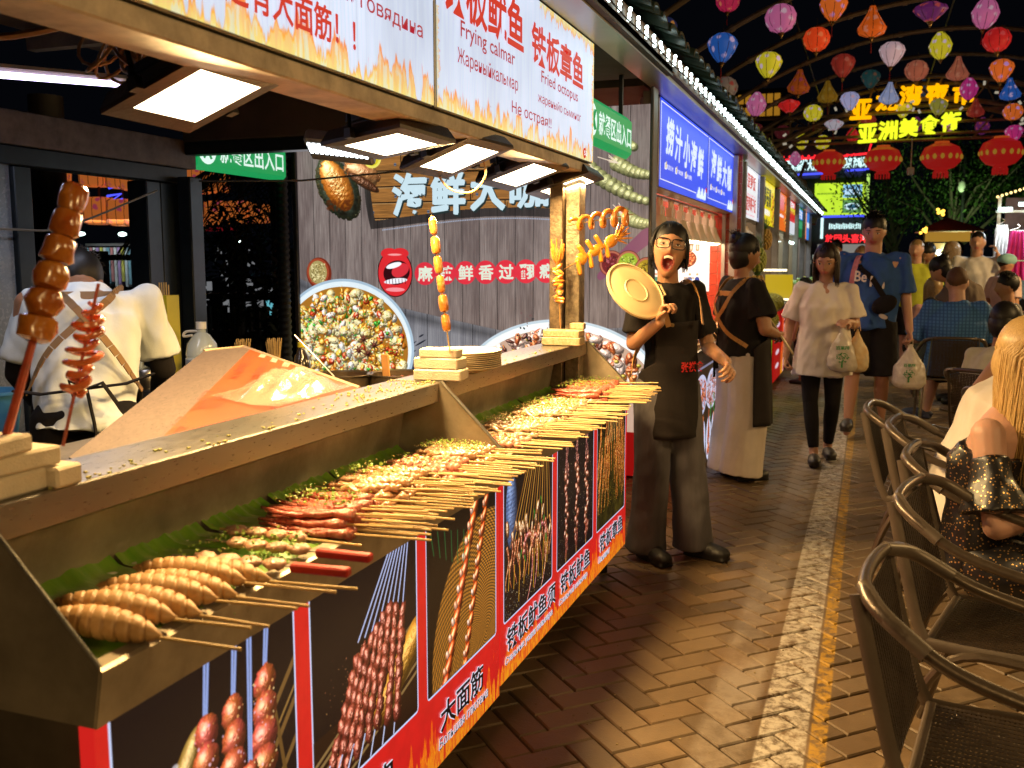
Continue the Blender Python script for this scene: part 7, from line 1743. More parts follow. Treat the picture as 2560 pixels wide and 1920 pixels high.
def strands(mb,c,r,f,u,hh,n,length,rs,rad=.0045,front=.9,wave=.006,fall=None,bangs=0,base=1.0,zlo=.35,outset=0.):
 """thin tapered locks from the crown over the skull and down"""
 k=hh/.22;g=V(0,0,-1)if fall is None else fall.normalized()
 for q in range(n):
  a=rs.uniform(-PI+front,PI-front)-PI/2 if not(bangs and q<bangs)else rs.uniform(PI/2-front*.9,PI/2+front*.9)
  L=length*rs.uniform(.86,1.06);b=bangs and q<bangs
  if b:L=.050*k*rs.uniform(.8,1.2)
  ph=rs.uniform(0,6.3);t0=rs.uniform(.04,.5);pts=[];px=None;L0=0;N_=11
  for i in range(N_+8):
   t=t0+i*.17
   if px is None or t<1.52:
    t_=min(t,1.52);p=c+(r*math.cos(a)*math.sin(t_)*.0805+f*math.sin(a)*math.sin(t_)*.099+u*(math.cos(t_)*.118))*k*(1.02+outset)
   else:p=px+(g+(p_-c).normalized()*.0).normalized()*(L/7)
   if px is not None:
    L0+=(p-px).length
    if L0>L:break
   p_=p;px=p;pts.append(p+(r*math.sin(ph+i*.8)+f*math.cos(ph+i*.7))*wave*min(1,i/5))
  if len(pts)>2:m_=len(pts);mb.tube(pts,[rad*(1.0 if i<m_-3 else(m_-i)/3.4)for i in range(m_)],5)
 return mb
def person(label,pos,yaw,H,P=None,sk='a',hair='black',hstyle='short',cloth=(),head=(0,0),fem=True,vox=.0075,mouth=0.,hands=(.5,.5),group=None,specs=None,hlen=.2,lean=0.,feet='clog',roll=0.,hn=(None,None),fat=1.,eyes=True,hd=(None,None),hvox=None):
 t=thing('person',label,'person',pos,yaw,group)
 J=dict(pel=(0,0,.53),che=(0,0,.715),nek=(0,-.005,.825),hed=(0,.012,.925),Rs=(.108,0,.795),Re=(.135,-.015,.63),Rw=(.130,.03,.485),Rh=(.05,0,.51),Rk=(.055,.012,.28),Ra=(.055,-.012,.045),Rt=(.062,.085,.018))
 for a in 'sewhkat':
  v=J['R'+a];J['L'+a]=(-v[0],v[1],v[2])
 if not fem:J['Rs']=(.125,0,.80);J['Ls']=(-.125,0,.80);J['Re']=(.150,-.015,.635);J['Le']=(-.150,-.015,.635);J['Rw']=(.145,.03,.485);J['Lw']=(-.145,.03,.485)
 J.update(P or{});J={k:Vector(v)*H for k,v in J.items()}
 SM,LM_,MI=skin(sk);f_=fat;w=H
 up=(J['nek']-J['pel']).normalized();rt_=(J['Rs']-J['Ls']).normalized();fw_=up.cross(rt_).normalized();hr=(J['Rh']-J['Lh']).normalized();hf=V(0,0,1).cross(hr).normalized()
 if fw_.y<0 and not J.get('x'):pass
 hy,hp=head;hf0=V(math.sin(hy)*math.cos(hp),math.cos(hy)*math.cos(hp),math.sin(hp));hr0=V(math.cos(hy),-math.sin(hy),0);hu0=hr0.cross(hf0);
 if roll:Rq=Matrix.Rotation(roll,3,hf0);hr0=Rq@hr0;hu0=Rq@hu0
 hh=(.145 if fem else.138)*H if H>1.3 else.155*H
 hc=J['hed']
 mb=MB();head_mesh(mb,hc,hr0,hf0,hu0,hh,mouth,thin=1.03 if fem else 1.03)
 mb.cap(J['nek']-up*.02*w,hc-hu0*hh*.22-hf0*.012,.031*w if fem else.037*w,.030*w if fem else.036*w,14)
 sw=(J['Rs']-J['Ls']).length/2
 loft(mb,[(J['nek']+up*.002*w,rt_*.035*w,fw_*.032*w),(J['nek']-up*.022*w,rt_*.07*w,fw_*.045*w),(J['Rs']*.5+J['Ls']*.5-up*.01*w,rt_*sw*1.0,fw_*.05*w*f_),(J['che'],rt_*sw*.84*f_,fw_*.062*w*f_),((J['che']+J['pel'])/2,rt_*sw*.72*f_,fw_*.055*w*f_),(J['pel'],hr*.088*w*f_,hf*.062*w*f_),(J['pel']-up*.035*w,hr*.08*w*f_,hf*.058*w*f_)])
 for s_ in 'RL':
  mb.cap(J[s_+'s'],J[s_+'e'],.031*w*f_,.024*w*f_);mb.cap(J[s_+'e'],J[s_+'w'],.0245*w*f_,.0165*w)
  mb.cap(J[s_+'h'],J[s_+'k'],.052*w*f_,.032*w*f_);mb.cap(J[s_+'k'],J[s_+'k']*.62+J[s_+'a']*.38-hf*.006*w,.031*w*f_,.0305*w*f_);mb.cap(J[s_+'k']*.62+J[s_+'a']*.38-hf*.006*w,J[s_+'a'],.030*w*f_,.020*w);mb.cap(J[s_+'a']-V(0,0,.012*w),J[s_+'t'],.020*w,.015*w)
  i=0 if s_=='R' else 1
  if hands[i]is not None:
   d=hd[i]or(J[s_+'w']-J[s_+'e']).normalized();nn_=hn[i]or V(-1 if s_=='R' else 1,.2,0);hand(mb,J[s_+'w'],d,nn_,.108*w,hands[i],1 if s_=='R' else-1)
 me=remesh(mb,hvox or vox,4 if not hvox else 2,.5)
 for m_ in(SM,LM_,MI):me.materials.append(m_)
 co=get_co(me)-np.array(hc);k=hh/.22;X=co@np.array(hr0)/k;Y=co@np.array(hf0)/k;Z=co@np.array(hu0)/k;mi=np.zeros(len(co),int)
 if mouth:
  q=(X/.026)**2+((Z+.070+mouth*.004)/.031)**2;mi[(q<1.15)&(Y>.03)]=1;q2=(X/.020)**2+((Z+.070+mouth*.004)/.025)**2;mi[(q2<1)&(Y>.0)]=2
 else:mi[((X/.024)**2+((Z+.063)/.0105)**2<1)&(Y>.05)]=1
 pi=np.array([max(mi[v]for v in p.vertices)for p in me.polygons])if len(me.polygons)<400000 else np.zeros(len(me.polygons),int)
 me.polygons.foreach_set('material_index',pi);link('body',me,t)
 if eyes:
  for s_ in(-1,1):
   e=MB();ce=hc+(hr0*s_*.031+hf0*.0755+hu0*.0005)*k;Rm=Matrix((hr0,hf0,hu0)).transposed();e.ball(ce,(.0125*k,.006*k,(.0052 if not mouth else.0035)*k),12,8,Rm);e.cm=1;e.ball(ce+hf0*.0038*k,(.0055*k,.003*k,.0050*k if not mouth else.0032*k),10,6,Rm);e.tube([ce+(hr0*q_*.0135+hf0*(.004-.004*q_*q_)+hu0*(.0055-.003*q_*q_))*k for q_ in(-1,-.5,0,.5,1)],.0013*k,5)
   obj('eye',e,[EYEW,EYED],t,'all',world=False)
   b=MB().tube([hc+(hr0*(s_*.031+q_*.019)+hf0*(.0865-.006*q_*q_-abs(.01*(q_*s_>0)*q_))+hu0*(.021+.003*(1-q_*q_)))*k for q_ in(-1,-.5,0,.5,1)],[.0012*k,.0028*k,.003*k,.0026*k,.001*k],6);obj('eyebrow',b,HAIRM['black' if hair!='blond' else 'dblond'],t,world=False)
 if mouth:
  tb=MB()
  for q_ in range(-3,4):tb.box((0,0,0),(0,0,0))if False else tb.obox(hc+(hr0*q_*.0055+hf0*(.073-.0006*q_*q_)+hu0*(-.0525-.0004*q_*q_))*k,(.0026*k,.003*k,.0055*k),Matrix((hr0,hf0,hu0)).transposed(),.001)
  obj('teeth',tb,TEETH,t,world=False)
 if specs:
  g=MB()
  for s_ in(-1,1):
   ce=hc+(hr0*s_*.0335+hf0*.098+hu0*-.001)*k;wq,hq=(.029,.022)if specs!='round' else(.024,.022);ex=.55 if specs!='round' else 1.
   g.tube([ce+(hr0*wq*math.copysign(abs(math.cos(a))**ex,math.cos(a))+hu0*hq*math.copysign(abs(math.sin(a))**ex,math.sin(a))-hf0*.006*(1 if math.cos(a)*s_>0 else 0)*abs(math.cos(a)))*k for a in np.linspace(0,2*PI,24,endpoint=False)],(.0022 if specs!='round' else.0011)*k,6,closed=True)
   g.tube([ce+(hr0*s_*wq+hu0*.012-hf0*.006)*k,hc+(hr0*s_*.078+hf0*.07+hu0*.012)*k,hc+(hr0*s_*.079-hf0*.005+hu0*.010)*k],.0018*k,5)
  g.tube([hc+(hr0*q_*.006+hf0*.101+hu0*(.004+.002*(1-abs(q_))))*k for q_ in(-1,0,1)],.002*k,6)
  obj('spectacles',g,M('glasses_frame',(.01,.01,.012),.25,var=0)if specs!='round' else M('thin_gold_frame',(.4,.25,.12),.3,.8,var=0),t,True,world=False)
 rs=random.Random(len(label)*7+int(H*100));hm=HAIRM[hair];Rm=Matrix((hr0,hf0,hu0)).transposed()
 if hstyle:
  hb=MB();cz=.034;rr_={'buzz':(.0765,.094,.086),'short':(.082,.097,.097)}.get(hstyle,(.0835,.096,.096));hb.ball(hc+(hf0*-.017+hu0*cz)*k,[q_*k for q_ in rr_],28,20,Rm)
  if hstyle in('bob','long','bun','tail'):hb.ball(hc+(hf0*-.030+hu0*-.01)*k,[q_*k for q_ in(.080,.075,.095)],24,16,Rm)
  co=np.array(hb.v);rel=co-np.array(hc);a=np.arctan2(rel@np.array(hr0),rel@np.array(hf0));nrm=rel/np.linalg.norm(rel,axis=1)[:,None]
  co+=nrm*((.0016*np.sin(a*37)+.0012*np.sin(a*61+rel[:,2]*60))*k)[:,None];hb.v=[tuple(v)for v in co]
  if hstyle=='short':
   for q_ in range(240):
    a=rs.uniform(0,6.3);tt=rs.uniform(.0,1.2 if math.sin(a)<.3 else.75);n_=hr0*math.cos(a)*math.sin(tt)+hf0*math.sin(a)*math.sin(tt)+hu0*math.cos(tt);p=hc+(hr0*n_.dot(hr0)*.080+hf0*(n_.dot(hf0)*.099-.008)+hu0*(n_.dot(hu0)*.098+.034))*k;dd=(n_+V(rs.uniform(-.5,.5),rs.uniform(-.5,.5),rs.uniform(-.3,.6))+hf0*.4).normalized();hb.tube([p-n_*.004,p+dd*.012*k,p+(dd+hf0*.4).normalized()*.024*k],[.0035,.0026,.0006],4)
  if hstyle in('bob','long'):strands(hb,hc,hr0,hf0,hu0,hh,230 if hlen<.3 else 1100,hlen+.14,rs,.0045 if hlen<.3 else.0028,front=1.12,wave=.005 if hlen<.3 else.012,bangs=12)
  if hstyle in('bun','tail'):
   bc=hc+(hf0*-.085+hu0*.075)*k;hb.ball(bc,[.042*k,.040*k,.038*k],14,10,Rm)
   for q_ in range(60):
    a=rs.uniform(0,6.3);b=rs.uniform(0,6.3);p=[bc+(hr0*math.cos(a+i*.5)+hu0*math.sin(a+i*.5))*.043*k+hf0*.02*k*math.sin(b+i*.4)for i in range(6)];hb.tube(p,.0035,4)
   for q_ in range(22):
    p=bc+V(rs.uniform(-.02,.02),rs.uniform(-.02,.02),.03);dd=V(rs.uniform(-1,1),rs.uniform(-1,1),rs.uniform(.4,1.4)).normalized();hb.tube([p,p+dd*.03,p+dd*.05+V(0,0,-.006)],[.0025,.002,.0005],4)
   strands(hb,hc,hr0,hf0,hu0,hh,110,.13,rs,.0045,front=1.05,wave=.003)
  obj('hair',hb,hm,t,'all',world=False)
 def put(name,mb_,mat,v=None,wr=.006,sc=(21,21,6),sm=3,seed=0.):
  me_=remesh(mb_,v or vox*1.15,sm,.6);
  if wr:wrinkle(me_,wr,sc,seed+len(label),wr*.25,34)
  me_.materials.append(mat);return link(name,me_,t)
 for g in cloth:
  kind=g[0];mat=g[1];o=g[2]if len(g)>2 else{}
  mb_=MB();e=o.get('e',.010)*1.0;L=o.get('loose',1.)
  if kind in('tee','shirt','tank','offshoulder'):
   hem=o.get('hem',.02);hc_=J['pel']-up*hem*w
   rings=[]
   if kind in('tee','shirt'):rings+=[(J['nek']+up*.006*w,rt_*(.040*w+e*.4),fw_*(.036*w+e*.4)),(J['nek']-up*.018*w,rt_*(.070*w+e),fw_*(.046*w+e)),(J['Rs']*.5+J['Ls']*.5-up*.006*w,rt_*(sw*.93+e*.5),fw_*(.052*w*f_+e))]
   elif kind=='tank':rings+=[(J['Rs']*.5+J['Ls']*.5-up*.022*w,rt_*(sw*.78),fw_*(.054*w*f_+e))]
   else:rings+=[(J['Rs']*.5+J['Ls']*.5-up*.040*w,rt_*(sw*1.05+e),fw_*(.060*w*f_+e))]
   rings+=[(J['che'],rt_*(sw*.88*f_*L+e),fw_*(.068*w*f_*L+e)),((J['che']+J['pel'])/2,rt_*(sw*.78*f_*L+e),fw_*(.062*w*f_*L+e)),(J['pel']+up*.01*w,hr*(.092*w*f_*L+e),hf*(.068*w*f_*L+e)),(hc_,hr*(.094*w*f_*L*o.get('flare',1.)+e*1.2),hf*(.070*w*f_*L*o.get('flare',1.)+e*1.2))]
   loft(mb_,rings,24)
   if kind!='tank':
    sl=o.get('sleeve',.6);
    for s_ in 'RL':
     a,b=J[s_+'s'],J[s_+'e'];q_=a+(b-a)*min(sl,1.);ra,rb_=.040*w*f_+e*.5,(.038*w*f_+e*.6)*o.get('sw',1.08)
     if kind=='offshoulder':a=a+(b-a)*.28;
     mb_.tube([a-(b-a)*.05,a+(q_-a)*.4,q_],[ra*.80,ra*.92,rb_],16)
     if kind!='offshoulder':mb_.cap(J['nek']*.5+a*.5-up*.012*w,a,.026*w+e*.3,ra*.84,14)
     if sl>1:mb_.tube([b,b+(J[s_+'w']-b)*(sl-1)],[rb_,rb_*.8],14)
   put(o.get('name','shirt'),mb_,mat,wr=o.get('wr',.008))
  elif kind in('trousers','shorts','leggings'):
   e2={'trousers':.012,'shorts':.016,'leggings':.004}[kind];wl_=o.get('wide',1.)
   loft(mb_,[(J['pel']+up*.045*w,hr*(.084*w*f_+e2),hf*(.060*w*f_+e2)),(J['pel'],hr*(.090*w*f_+e2),hf*(.066*w*f_+e2)),(J['pel']-V(0,0,.035*w),hr*(.086*w*f_+e2),hf*(.064*w*f_+e2))],22)
   for s_ in 'RL':
    h_,k_,a_=J[s_+'h'],J[s_+'k'],J[s_+'a']
    if kind=='shorts':q_=h_+(k_-h_)*o.get('len',.85);mb_.tube([h_+(h_-k_)*.05,h_+(q_-h_)*.5,q_],[.055*w*f_+e2,.056*w*f_+e2,(.050*w*f_+e2)*wl_],18)
    elif kind=='leggings':mb_.cap(h_,k_,.053*w*f_+e2,.033*w*f_+e2,14);mb_.cap(k_,k_*.6+a_*.4,.032*w*f_+e2,.031*w*f_+e2,14);mb_.tube([k_*.6+a_*.4,k_*.1+a_*.9],[.031*w*f_+e2,.021*w+e2],14)
    else:mb_.cap(h_,k_,.056*w*f_+e2,(.040*w*f_+e2)*wl_,16);mb_.tube([k_,k_*.5+a_*.5,k_*o.get('up',.0)+a_*(1-o.get('up',.0))-V(0,0,.018*w)],[(.040*w*f_+e2)*wl_,(.041*w*f_+e2)*wl_,(.043*w*f_+e2)*wl_*o.get('flare',1.)],18)
   put(kind,mb_,mat,wr=o.get('wr',.004 if kind!='leggings' else.001),sc=(16,16,9))
  elif kind=='apron':
   z0=o.get('top',.70);zb=o.get('bot',.30)
   rows=26;cols=24;vs=[];fs=[]
   for i in range(rows+1):
    fz=i/rows;zz=z0+(zb-z0)*fz;half=o.get('bib',.9)if zz>.60 else min(o.get('wrap',2.2),o.get('bib',.9)+(.60-zz)*22)
    cpt=J['che']+(J['che']-J['pel'])*((zz-.715)/.185)if zz>.53 else J['pel']+V(0,0,(zz-.53)*w)
    rx=(sw*.9*L+e+.012)if zz>.6 else(.098*w*f_*L+e+.014+(.53-min(zz,.53))*w*.04);ry=(.071*w*f_*L+e+.012)if zz>.6 else(.076*w*f_*L+e+.016+(.53-min(zz,.53))*w*.06)
    for j in range(cols+1):
     a=(j/cols-.5)*2*half;k2=1+.03*math.sin(a*9+fz*4)*fz;vs.append(cpt+(hr if zz<.6 else rt_)*math.sin(a)*rx*k2+(hf if zz<.6 else fw_)*math.cos(a)*ry*k2)
   for i in range(rows):
    for j in range(cols):a=i*(cols+1)+j;fs.append((a,a+1,a+cols+2,a+cols+1))
   mb_.add(vs,fs);me_=mesh_of(mb_,mat,'all','apron');ob=link('apron',me_,t);md=ob.modifiers.new('s','SOLIDIFY');md.thickness=.004
   st_=o.get('strap')
   if st_:
    for s_ in(-1,1):
     pts=[J['che']+fw_*(.080*w)+rt_*s_*.055*w+up*(-.01)*w,J['nek']-up*.035*w+fw_*.050*w+rt_*s_*.062*w,J['nek']+rt_*s_*.060*w+up*.004*w-fw_*.005*w,J['nek']-up*.045*w-fw_*.062*w+rt_*s_*.050*w,J['che']-fw_*.092*w*L+rt_*s_*(.045 if s_*o.get('x',1)>0 else.02)*w,(J['che']+J['pel'])/2-fw_*.085*w*L-rt_*s_*.05*w,J['pel']+up*.03*w-rt_*s_*.10*w-fw_*.03*w]
     s2_=MB();P_=spl(pts,5);
     for i in range(len(P_)-1):
      a,b=P_[i],P_[i+1];n_=(a-(J['che']+up*(a-J['che']).dot(up))).normalized();sd=(b-a).normalized().cross(n_)*.013;a=a+n_*(.012+e*.4);b=b+n_*(.012+e*.4);s2_.add([a-sd,a+sd,b+sd,b-sd,a-sd-n_*.004,a+sd-n_*.004,b+sd-n_*.004,b-sd-n_*.004],[(0,1,2,3),(7,6,5,4),(0,4,5,1),(1,5,6,2),(2,6,7,3),(3,7,4,0)])
     obj('strap',s2_,st_,t,world=False)
    s2_=MB();n_=-fw_;a=J['nek']-up*.055*w-fw_*(.070*w+e*.4);s2_.obox(a,(.055*w,.003,.016),Matrix((rt_,fw_,up)).transposed(),.001);obj('strap_bridge',s2_,st_,t,world=False)
  elif kind=='strapbag':
   pts=[J['nek']+rt_*o.get('s',1)*.055*w+up*.0*w,J['nek']-up*.06*w+fw_*.065*w+rt_*o.get('s',1)*.05*w,J['che']+fw_*.088*w+rt_*0,(J['che']+J['pel'])/2+fw_*.090*w-rt_*o.get('s',1)*.06*w]
   P_=spl(pts,5);
   for i in range(len(P_)-1):
    a,b=P_[i],P_[i+1];sd=(b-a).normalized().cross(fw_)*.022;mb_.add([a-sd,a+sd,b+sd,b-sd,a-sd-fw_*.006,a+sd-fw_*.006,b+sd-fw_*.006,b-sd-fw_*.006],[(0,1,2,3),(7,6,5,4),(0,4,5,1),(1,5,6,2),(2,6,7,3),(3,7,4,0)])
   obj('bag_strap',mb_,mat,t,world=False);b_=MB().ball(P_[-1]-up*.02*w+rt_*o.get('s',1)*.01,(.10,.045,.07),16,10,Matrix((rt_,fw_,up)).transposed()@Matrix.Rotation(.5,3,'Y'));obj('bag_pouch',b_,mat,t,'all',world=False)
 if feet:
  for s_ in 'RL':
   a,tt=J[s_+'a'],J[s_+'t'];d=(tt-a);d.z=0;d.normalize();sd=V(0,0,1).cross(d);pitch_=(tt.z-a.z+.027*H);mb_=MB();c=a+d*.045*w-V(0,0,.018*w);Rm2=Matrix((sd,d,V(0,0,1))).transposed()
   mb_.ball(c+V(0,0,-.002*w),(.028*w,.080*w,.026*w),16,10,Rm2);mb_.ball(c+d*.035*w-V(0,0,.004*w),(.031*w,.045*w,.022*w),14,10,Rm2)
   mb_.obox(c+d*.002*w-V(0,0,.020*w),(.024*w,.070*w,.007*w),Rm2,.006)
   fm={'clog':M('clog_foam',(.030,.024,.020),.5,var=.2,bump=.1),'black':M('black_shoe',(.012,.011,.011),.5,var=.2),'white':M('white_sneaker',(.5,.48,.46),.5,var=.2),'navy':M('navy_sneaker',(.02,.025,.06),.6,var=.3)}[feet]
   put('shoe',mb_,fm,vox*.9,wr=0,sm=2)
 return t,J,(hc,hr0,hf0,hu0,k),(rt_,fw_,up)
BLKC=M('black_cotton',(.010,.008,.008),.9,var=.25,vs=14,bump=.2,bs=160,spec=.2);GRYC=M('charcoal_apron',(.018,.013,.012),.85,spec=.25,var=.35,vs=6,bump=.2,bs=200);TANS=M('tan_strap',(.42,.20,.05),.6,var=.2);WHTC=M('white_cotton',(.70,.62,.55),.85,var=.12,vs=7,bump=.15,bs=180)
OFFW=M('offwhite_trousers',(.52,.44,.38),.85,var=.15,vs=5,bump=.15,bs=150);JEAN=M('washed_black_denim',(.13,.12,.135),.85,var=.5,vs=4,bump=.3,bs=240,stretch=(2,2,.5));BLUT=M('royal_blue_tee',(.020,.075,.26),.85,var=.15,vs=5,bump=.15,bs=160)
def wp(t,v):
 a=t.rotation_euler[2];return V(t.location[0]+v[0]*math.cos(a)-v[1]*math.sin(a),t.location[1]+v[0]*math.sin(a)+v[1]*math.cos(a),t.location[2]+v[2])
H=1.58
t1,J1,h1,b1_=person('woman vendor in black tee and apron shouting and holding up a round cream lid',(-.87,4.46,0),math.radians(226),H,dict(hed=(.018,.020,.925),Rs=(.103,0,.793),Re=(.128,.01,.655),Rw=(.115,.120,.722),Ls=(-.095,0,.80),Le=(-.130,.02,.635),Lw=(-.085,.165,.605),Rh=(.05,0,.51),Lh=(-.05,0,.51),Rk=(.055,.01,.28),Ra=(.06,-.01,.045),La=(-.085,.03,.045),Lt=(-.12,.11,.018),Lk=(-.065,.02,.28)),'a','black','bob',[('tee',BLKC,dict(loose=.98,e=.004,sleeve=.80,sw=1.18,hem=.02)),('trousers',JEAN,dict(wide=1.25,flare=1.1)),('apron',GRYC,dict(top=.715,bot=.375,strap=TANS,loose=.96,e=.004,wrap=1.8))],(math.radians(30),math.radians(14)),True,.0065,mouth=1.,hands=(.85,.6),specs='square',hlen=.075,feet='black',roll=math.radians(-8),hn=(V(-.4,.9,.0),V(.6,.1,-.6)),hd=(V(-.15,.35,.9),V(.35,.85,-.3)),fat=.90,hvox=.0048)
def on_person(t,body,v,rightdir,updir,h,mat,width=None,bold=.03,slant=0.,name='lettering'):
 """text in the local frame of a person"""
 m=text_mb(body,h,width,min(bold,.02),slant);o=Vector(v);u=Vector(rightdir).normalized();w_=Vector(updir).normalized();m.v=[tuple(o+u*p[0]+w_*p[1])for p in m.v]
 me=bpy.data.meshes.new(name);me.from_pydata(m.v,[],m.f);me.materials.append(mat);me.update();return link(name,me,t)
on_person(t1,'张祺食',(.03,.150,.905),(-1,0,0),(0,0,1),.048,M('red_thread',(.50,.012,.008),.6,var=0,es=.25),.125)
b=MB().cyl((.062,.115,1.120),(.062,.122,1.120),.009,12);obj('button',b,BRS,t1,world=False)
CLID=M('cream_lid',(.60,.46,.25),.38,var=.06)
def lid(c,n_,r,label,handle=True):
 t=thing('pot_lid',label,'lid',c);n_=Vector(n_).normalized();q=n_.to_track_quat('Z','Y').to_matrix()
 obj('disc',MB().lathe([(.0001,-.006),(r*.93,-.006),(r,-.004),(r,.006),(r*.955,.009),(r*.94,.002),(r*.88,.001),(r*.82,.005),(r*.42,.006),(r*.39,.011),(r*.36,.006),(.0001,.006)],n=48,Rm=q),CLID,t,True,world=False)
 if handle:hm_=MB().tube([q@V(r*.98,-.03,0),q@V(r*1.10,-.028,.004),q@V(r*1.10,.028,.004),q@V(r*.98,.03,0)],.005,6);obj('tab',hm_,CLID,t,True,world=False)
 return t
hw_=wp(t1,J1['Rw']);lid((hw_.x-.11,hw_.y+.0,hw_.z+.135),(.62,-.42,.56),.150,'round cream pot lid held up in the shouting vendor\'s hand')
t2,J2,h2,b2_=person('vendor with hair bun seen from behind, dark apron over white trousers',(-.76,6.30,0),math.radians(-52),1.57,dict(Re=(.15,.02,.63),Rw=(.07,.13,.60),Le=(-.15,.02,.63),Lw=(-.06,.14,.60)),'c','black','bun',[('tee',BLKC,dict(loose=1.12,sleeve=.72,sw=1.25,hem=.015)),('trousers',OFFW,dict(wide=1.55)),('apron',GRYC,dict(top=.715,bot=.24,strap=TANS,wrap=1.75,loose=1.12))],(math.radians(8),math.radians(-12)),True,.007,hands=(.7,.7),feet='black',hn=(V(-1,0,0),V(1,0,0)),fat=1.14)
m=MB();bb=J2['pel']+V(-.06,-.125,.09)
m.tube([bb,bb+V(-.03,-.02,.05),bb+V(.02,-.02,.06),bb],.007,5);m.tube([bb,bb+V(-.01,-.02,-.12),bb+V(-.02,-.015,-.26)],.010,5,flat=.5);m.tube([bb,bb+V(.02,-.02,-.10),bb+V(.015,-.015,-.2)],.010,5,flat=.5);obj('tie',m,BLKC,t2,world=False)
q=wp(t2,(.0,.27,.93));lid((q.x+.02,q.y,q.z),(.8,.1,.55),.15,'cream round lid held at the waist by the vendor seen from behind')
t3,J3,h3,b3_=person('girl in white tee and black leggings walking with plastic bags on her arm',(-.285,7.08,0),math.radians(188),1.525,dict(Le=(-.135,.0,.64),Lw=(-.085,.125,.655),Re=(.150,-.02,.63),Rw=(.165,.02,.49),Rk=(.05,.03,.285),Ra=(.030,.09,.050),Rt=(.035,.175,.02),La=(-.045,-.06,.055),Lk=(-.05,.02,.28),Lt=(-.05,.03,.02)),'b','brown','long',[('tee',WHTC,dict(loose=1.22,sleeve=.80,sw=1.25,hem=.125,flare=1.12,wr=.011)),('leggings',BLKC,{})],(math.radians(16),math.radians(-14)),True,.007,hands=(.75,.3),specs='round',hlen=.17,feet='clog',hn=(V(-1,.1,.2),V(.4,.1,-1)))
BAG=M('white_bag_film',(.70,.62,.52),.35,var=.2,vs=14,bump=.8,bs=30,alpha=.78,coat=.3);BAGR=M('bag_contents',(.35,.10,.08),.6,var=.6,vs=30)
def carrier(p,w,h,label,printed=None,tilt=0,mat=BAG,fill=True):
 t=thing('plastic_bag',label,'bag',p);mb=MB();n=22;rows=[(0,.10),(.12,.22),(.3,.5),(.5,.8),(.7,.98),(.88,1.),(.97,.8),(1.,.45)]
 rs_=random.Random(len(label));vs=[]
 for fz,ww in rows:
  for j in range(n):a=2*PI*j/n;k_=1+.10*math.sin(a*5+fz*7)*(1.2-fz);vs.append(V(math.cos(a)*w/2*ww*k_,math.sin(a)*w*.26*ww*k_,-h*fz))
 fs=[(i*n+j,i*n+(j+1)%n,(i+1)*n+(j+1)%n,(i+1)*n+j)for i in range(len(rows)-1)for j in range(n)]+[tuple(range((len(rows)-1)*n,len(rows)*n))]
 mb.add(vs,fs);me=remesh(mb,.008,2,.5);wrinkle(me,.005,(26,26,12),len(label),.002,70);me.materials.append(mat);link('film',me,t)
 if fill:obj('contents',MB().ball((0,0,-h*.82),(w*.36,w*.15,h*.13),14,8),BAGR,t,True,world=False)
 obj('handle',MB().tube([(-.02,0,-.02),(-.012,0,.045),(.012,0,.045),(.02,0,-.02)],.008,6,flat=.4),mat,t,world=False)
 if printed:
  gm=M('green_print',(.02,.22,.05),.6,var=0)
  d=Vector((p[0],p[1],0)).normalized();n_=-d;u=V(0,0,1).cross(n_).normalized();o_=V(0,0,-h*.50)+n_*(w*.27)
  m_=text_mb(printed,.026,.085,.03);m_.v=[tuple(o_+u*(q[0]-.042)+V(0,0,1)*q[1]+n_*.004)for q in m_.v];me=mesh_of(m_,gm,False,'lettering');link('lettering',me,t)
  tr=MB();o2=o_-V(0,0,.075)+n_*.006;tr.add([o2+u*a+V(0,0,b)for a,b in((-.006,-.045),(.006,-.045),(.004,.0),(-.004,.0))],[(0,1,2,3)])
  for q in range(54):
   a=rs_.uniform(0,6.3);r_=math.sqrt(rs_.random());c=o2+u*r_*.042*math.cos(a)+V(0,0,.022+r_*.034*math.sin(a));s_=.0045;tr.add([c+u*s_,c+V(0,0,s_),c-u*s_,c-V(0,0,s_)],[(0,1,2,3)])
  obj('tree_emblem',tr,gm,t,world=False)
 return t
q=wp(t3,J3['Lw']+V(.0,.0,-.03));carrier((q.x-.02,q.y,q.z),.20,.31,'white plastic bag with green print hanging from the girl\'s wrist','百果园');carrier((q.x+.07,q.y+.05,q.z-.01),.17,.30,'yellow-orange printed plastic bag behind the white one on the girl\'s arm',None,mat=M('orange_bag_film',(.66,.36,.12),.4,var=.7,vs=9,bump=.6,bs=30,alpha=.9,col2=(.62,.50,.30)),fill=False)
t4,J4,h4,b4_=person('tall young man in blue printed tee, black shorts and clogs with a black sling bag',(.02,8.25,0),math.radians(181),1.78,dict(Re=(.142,-.01,.64),Rw=(.150,.01,.5),Le=(-.145,-.01,.635),Lw=(-.165,.05,.490),Ra=(.075,.06,.085),Rk=(.065,.05,.30),Rt=(.08,.12,.03),La=(-.065,-.08,.05),Lk=(-.06,.02,.28),Lt=(-.065,.0,.02)),'b','black','short',[('tee',BLUT,dict(loose=1.10,sleeve=.88,sw=1.28,hem=.035,wr=.011)),('shorts',BLKC,dict(len=1.0,wide=1.25)),('strapbag',BLKC,dict(s=1))],(math.radians(6),math.radians(-13)),False,.0075,hands=(.3,.8),feet='clog',fat=1.04)
m=MB();P_=spl([(.085,-.02,1.475),(.115,.085,1.43),(.145,.125,1.30),(.165,.12,1.12),(.175,.10,1.0)],5)
for i in range(len(P_)-1):a,b=P_[i],P_[i+1];sd=V(.02,-.006,0);m.add([a-sd,a+sd,b+sd,b-sd],[(0,1,2,3)])
obj('pink_strap',m,M('pink_cloth',(.55,.20,.20),.8,var=.3,vs=30),t4,world=False)
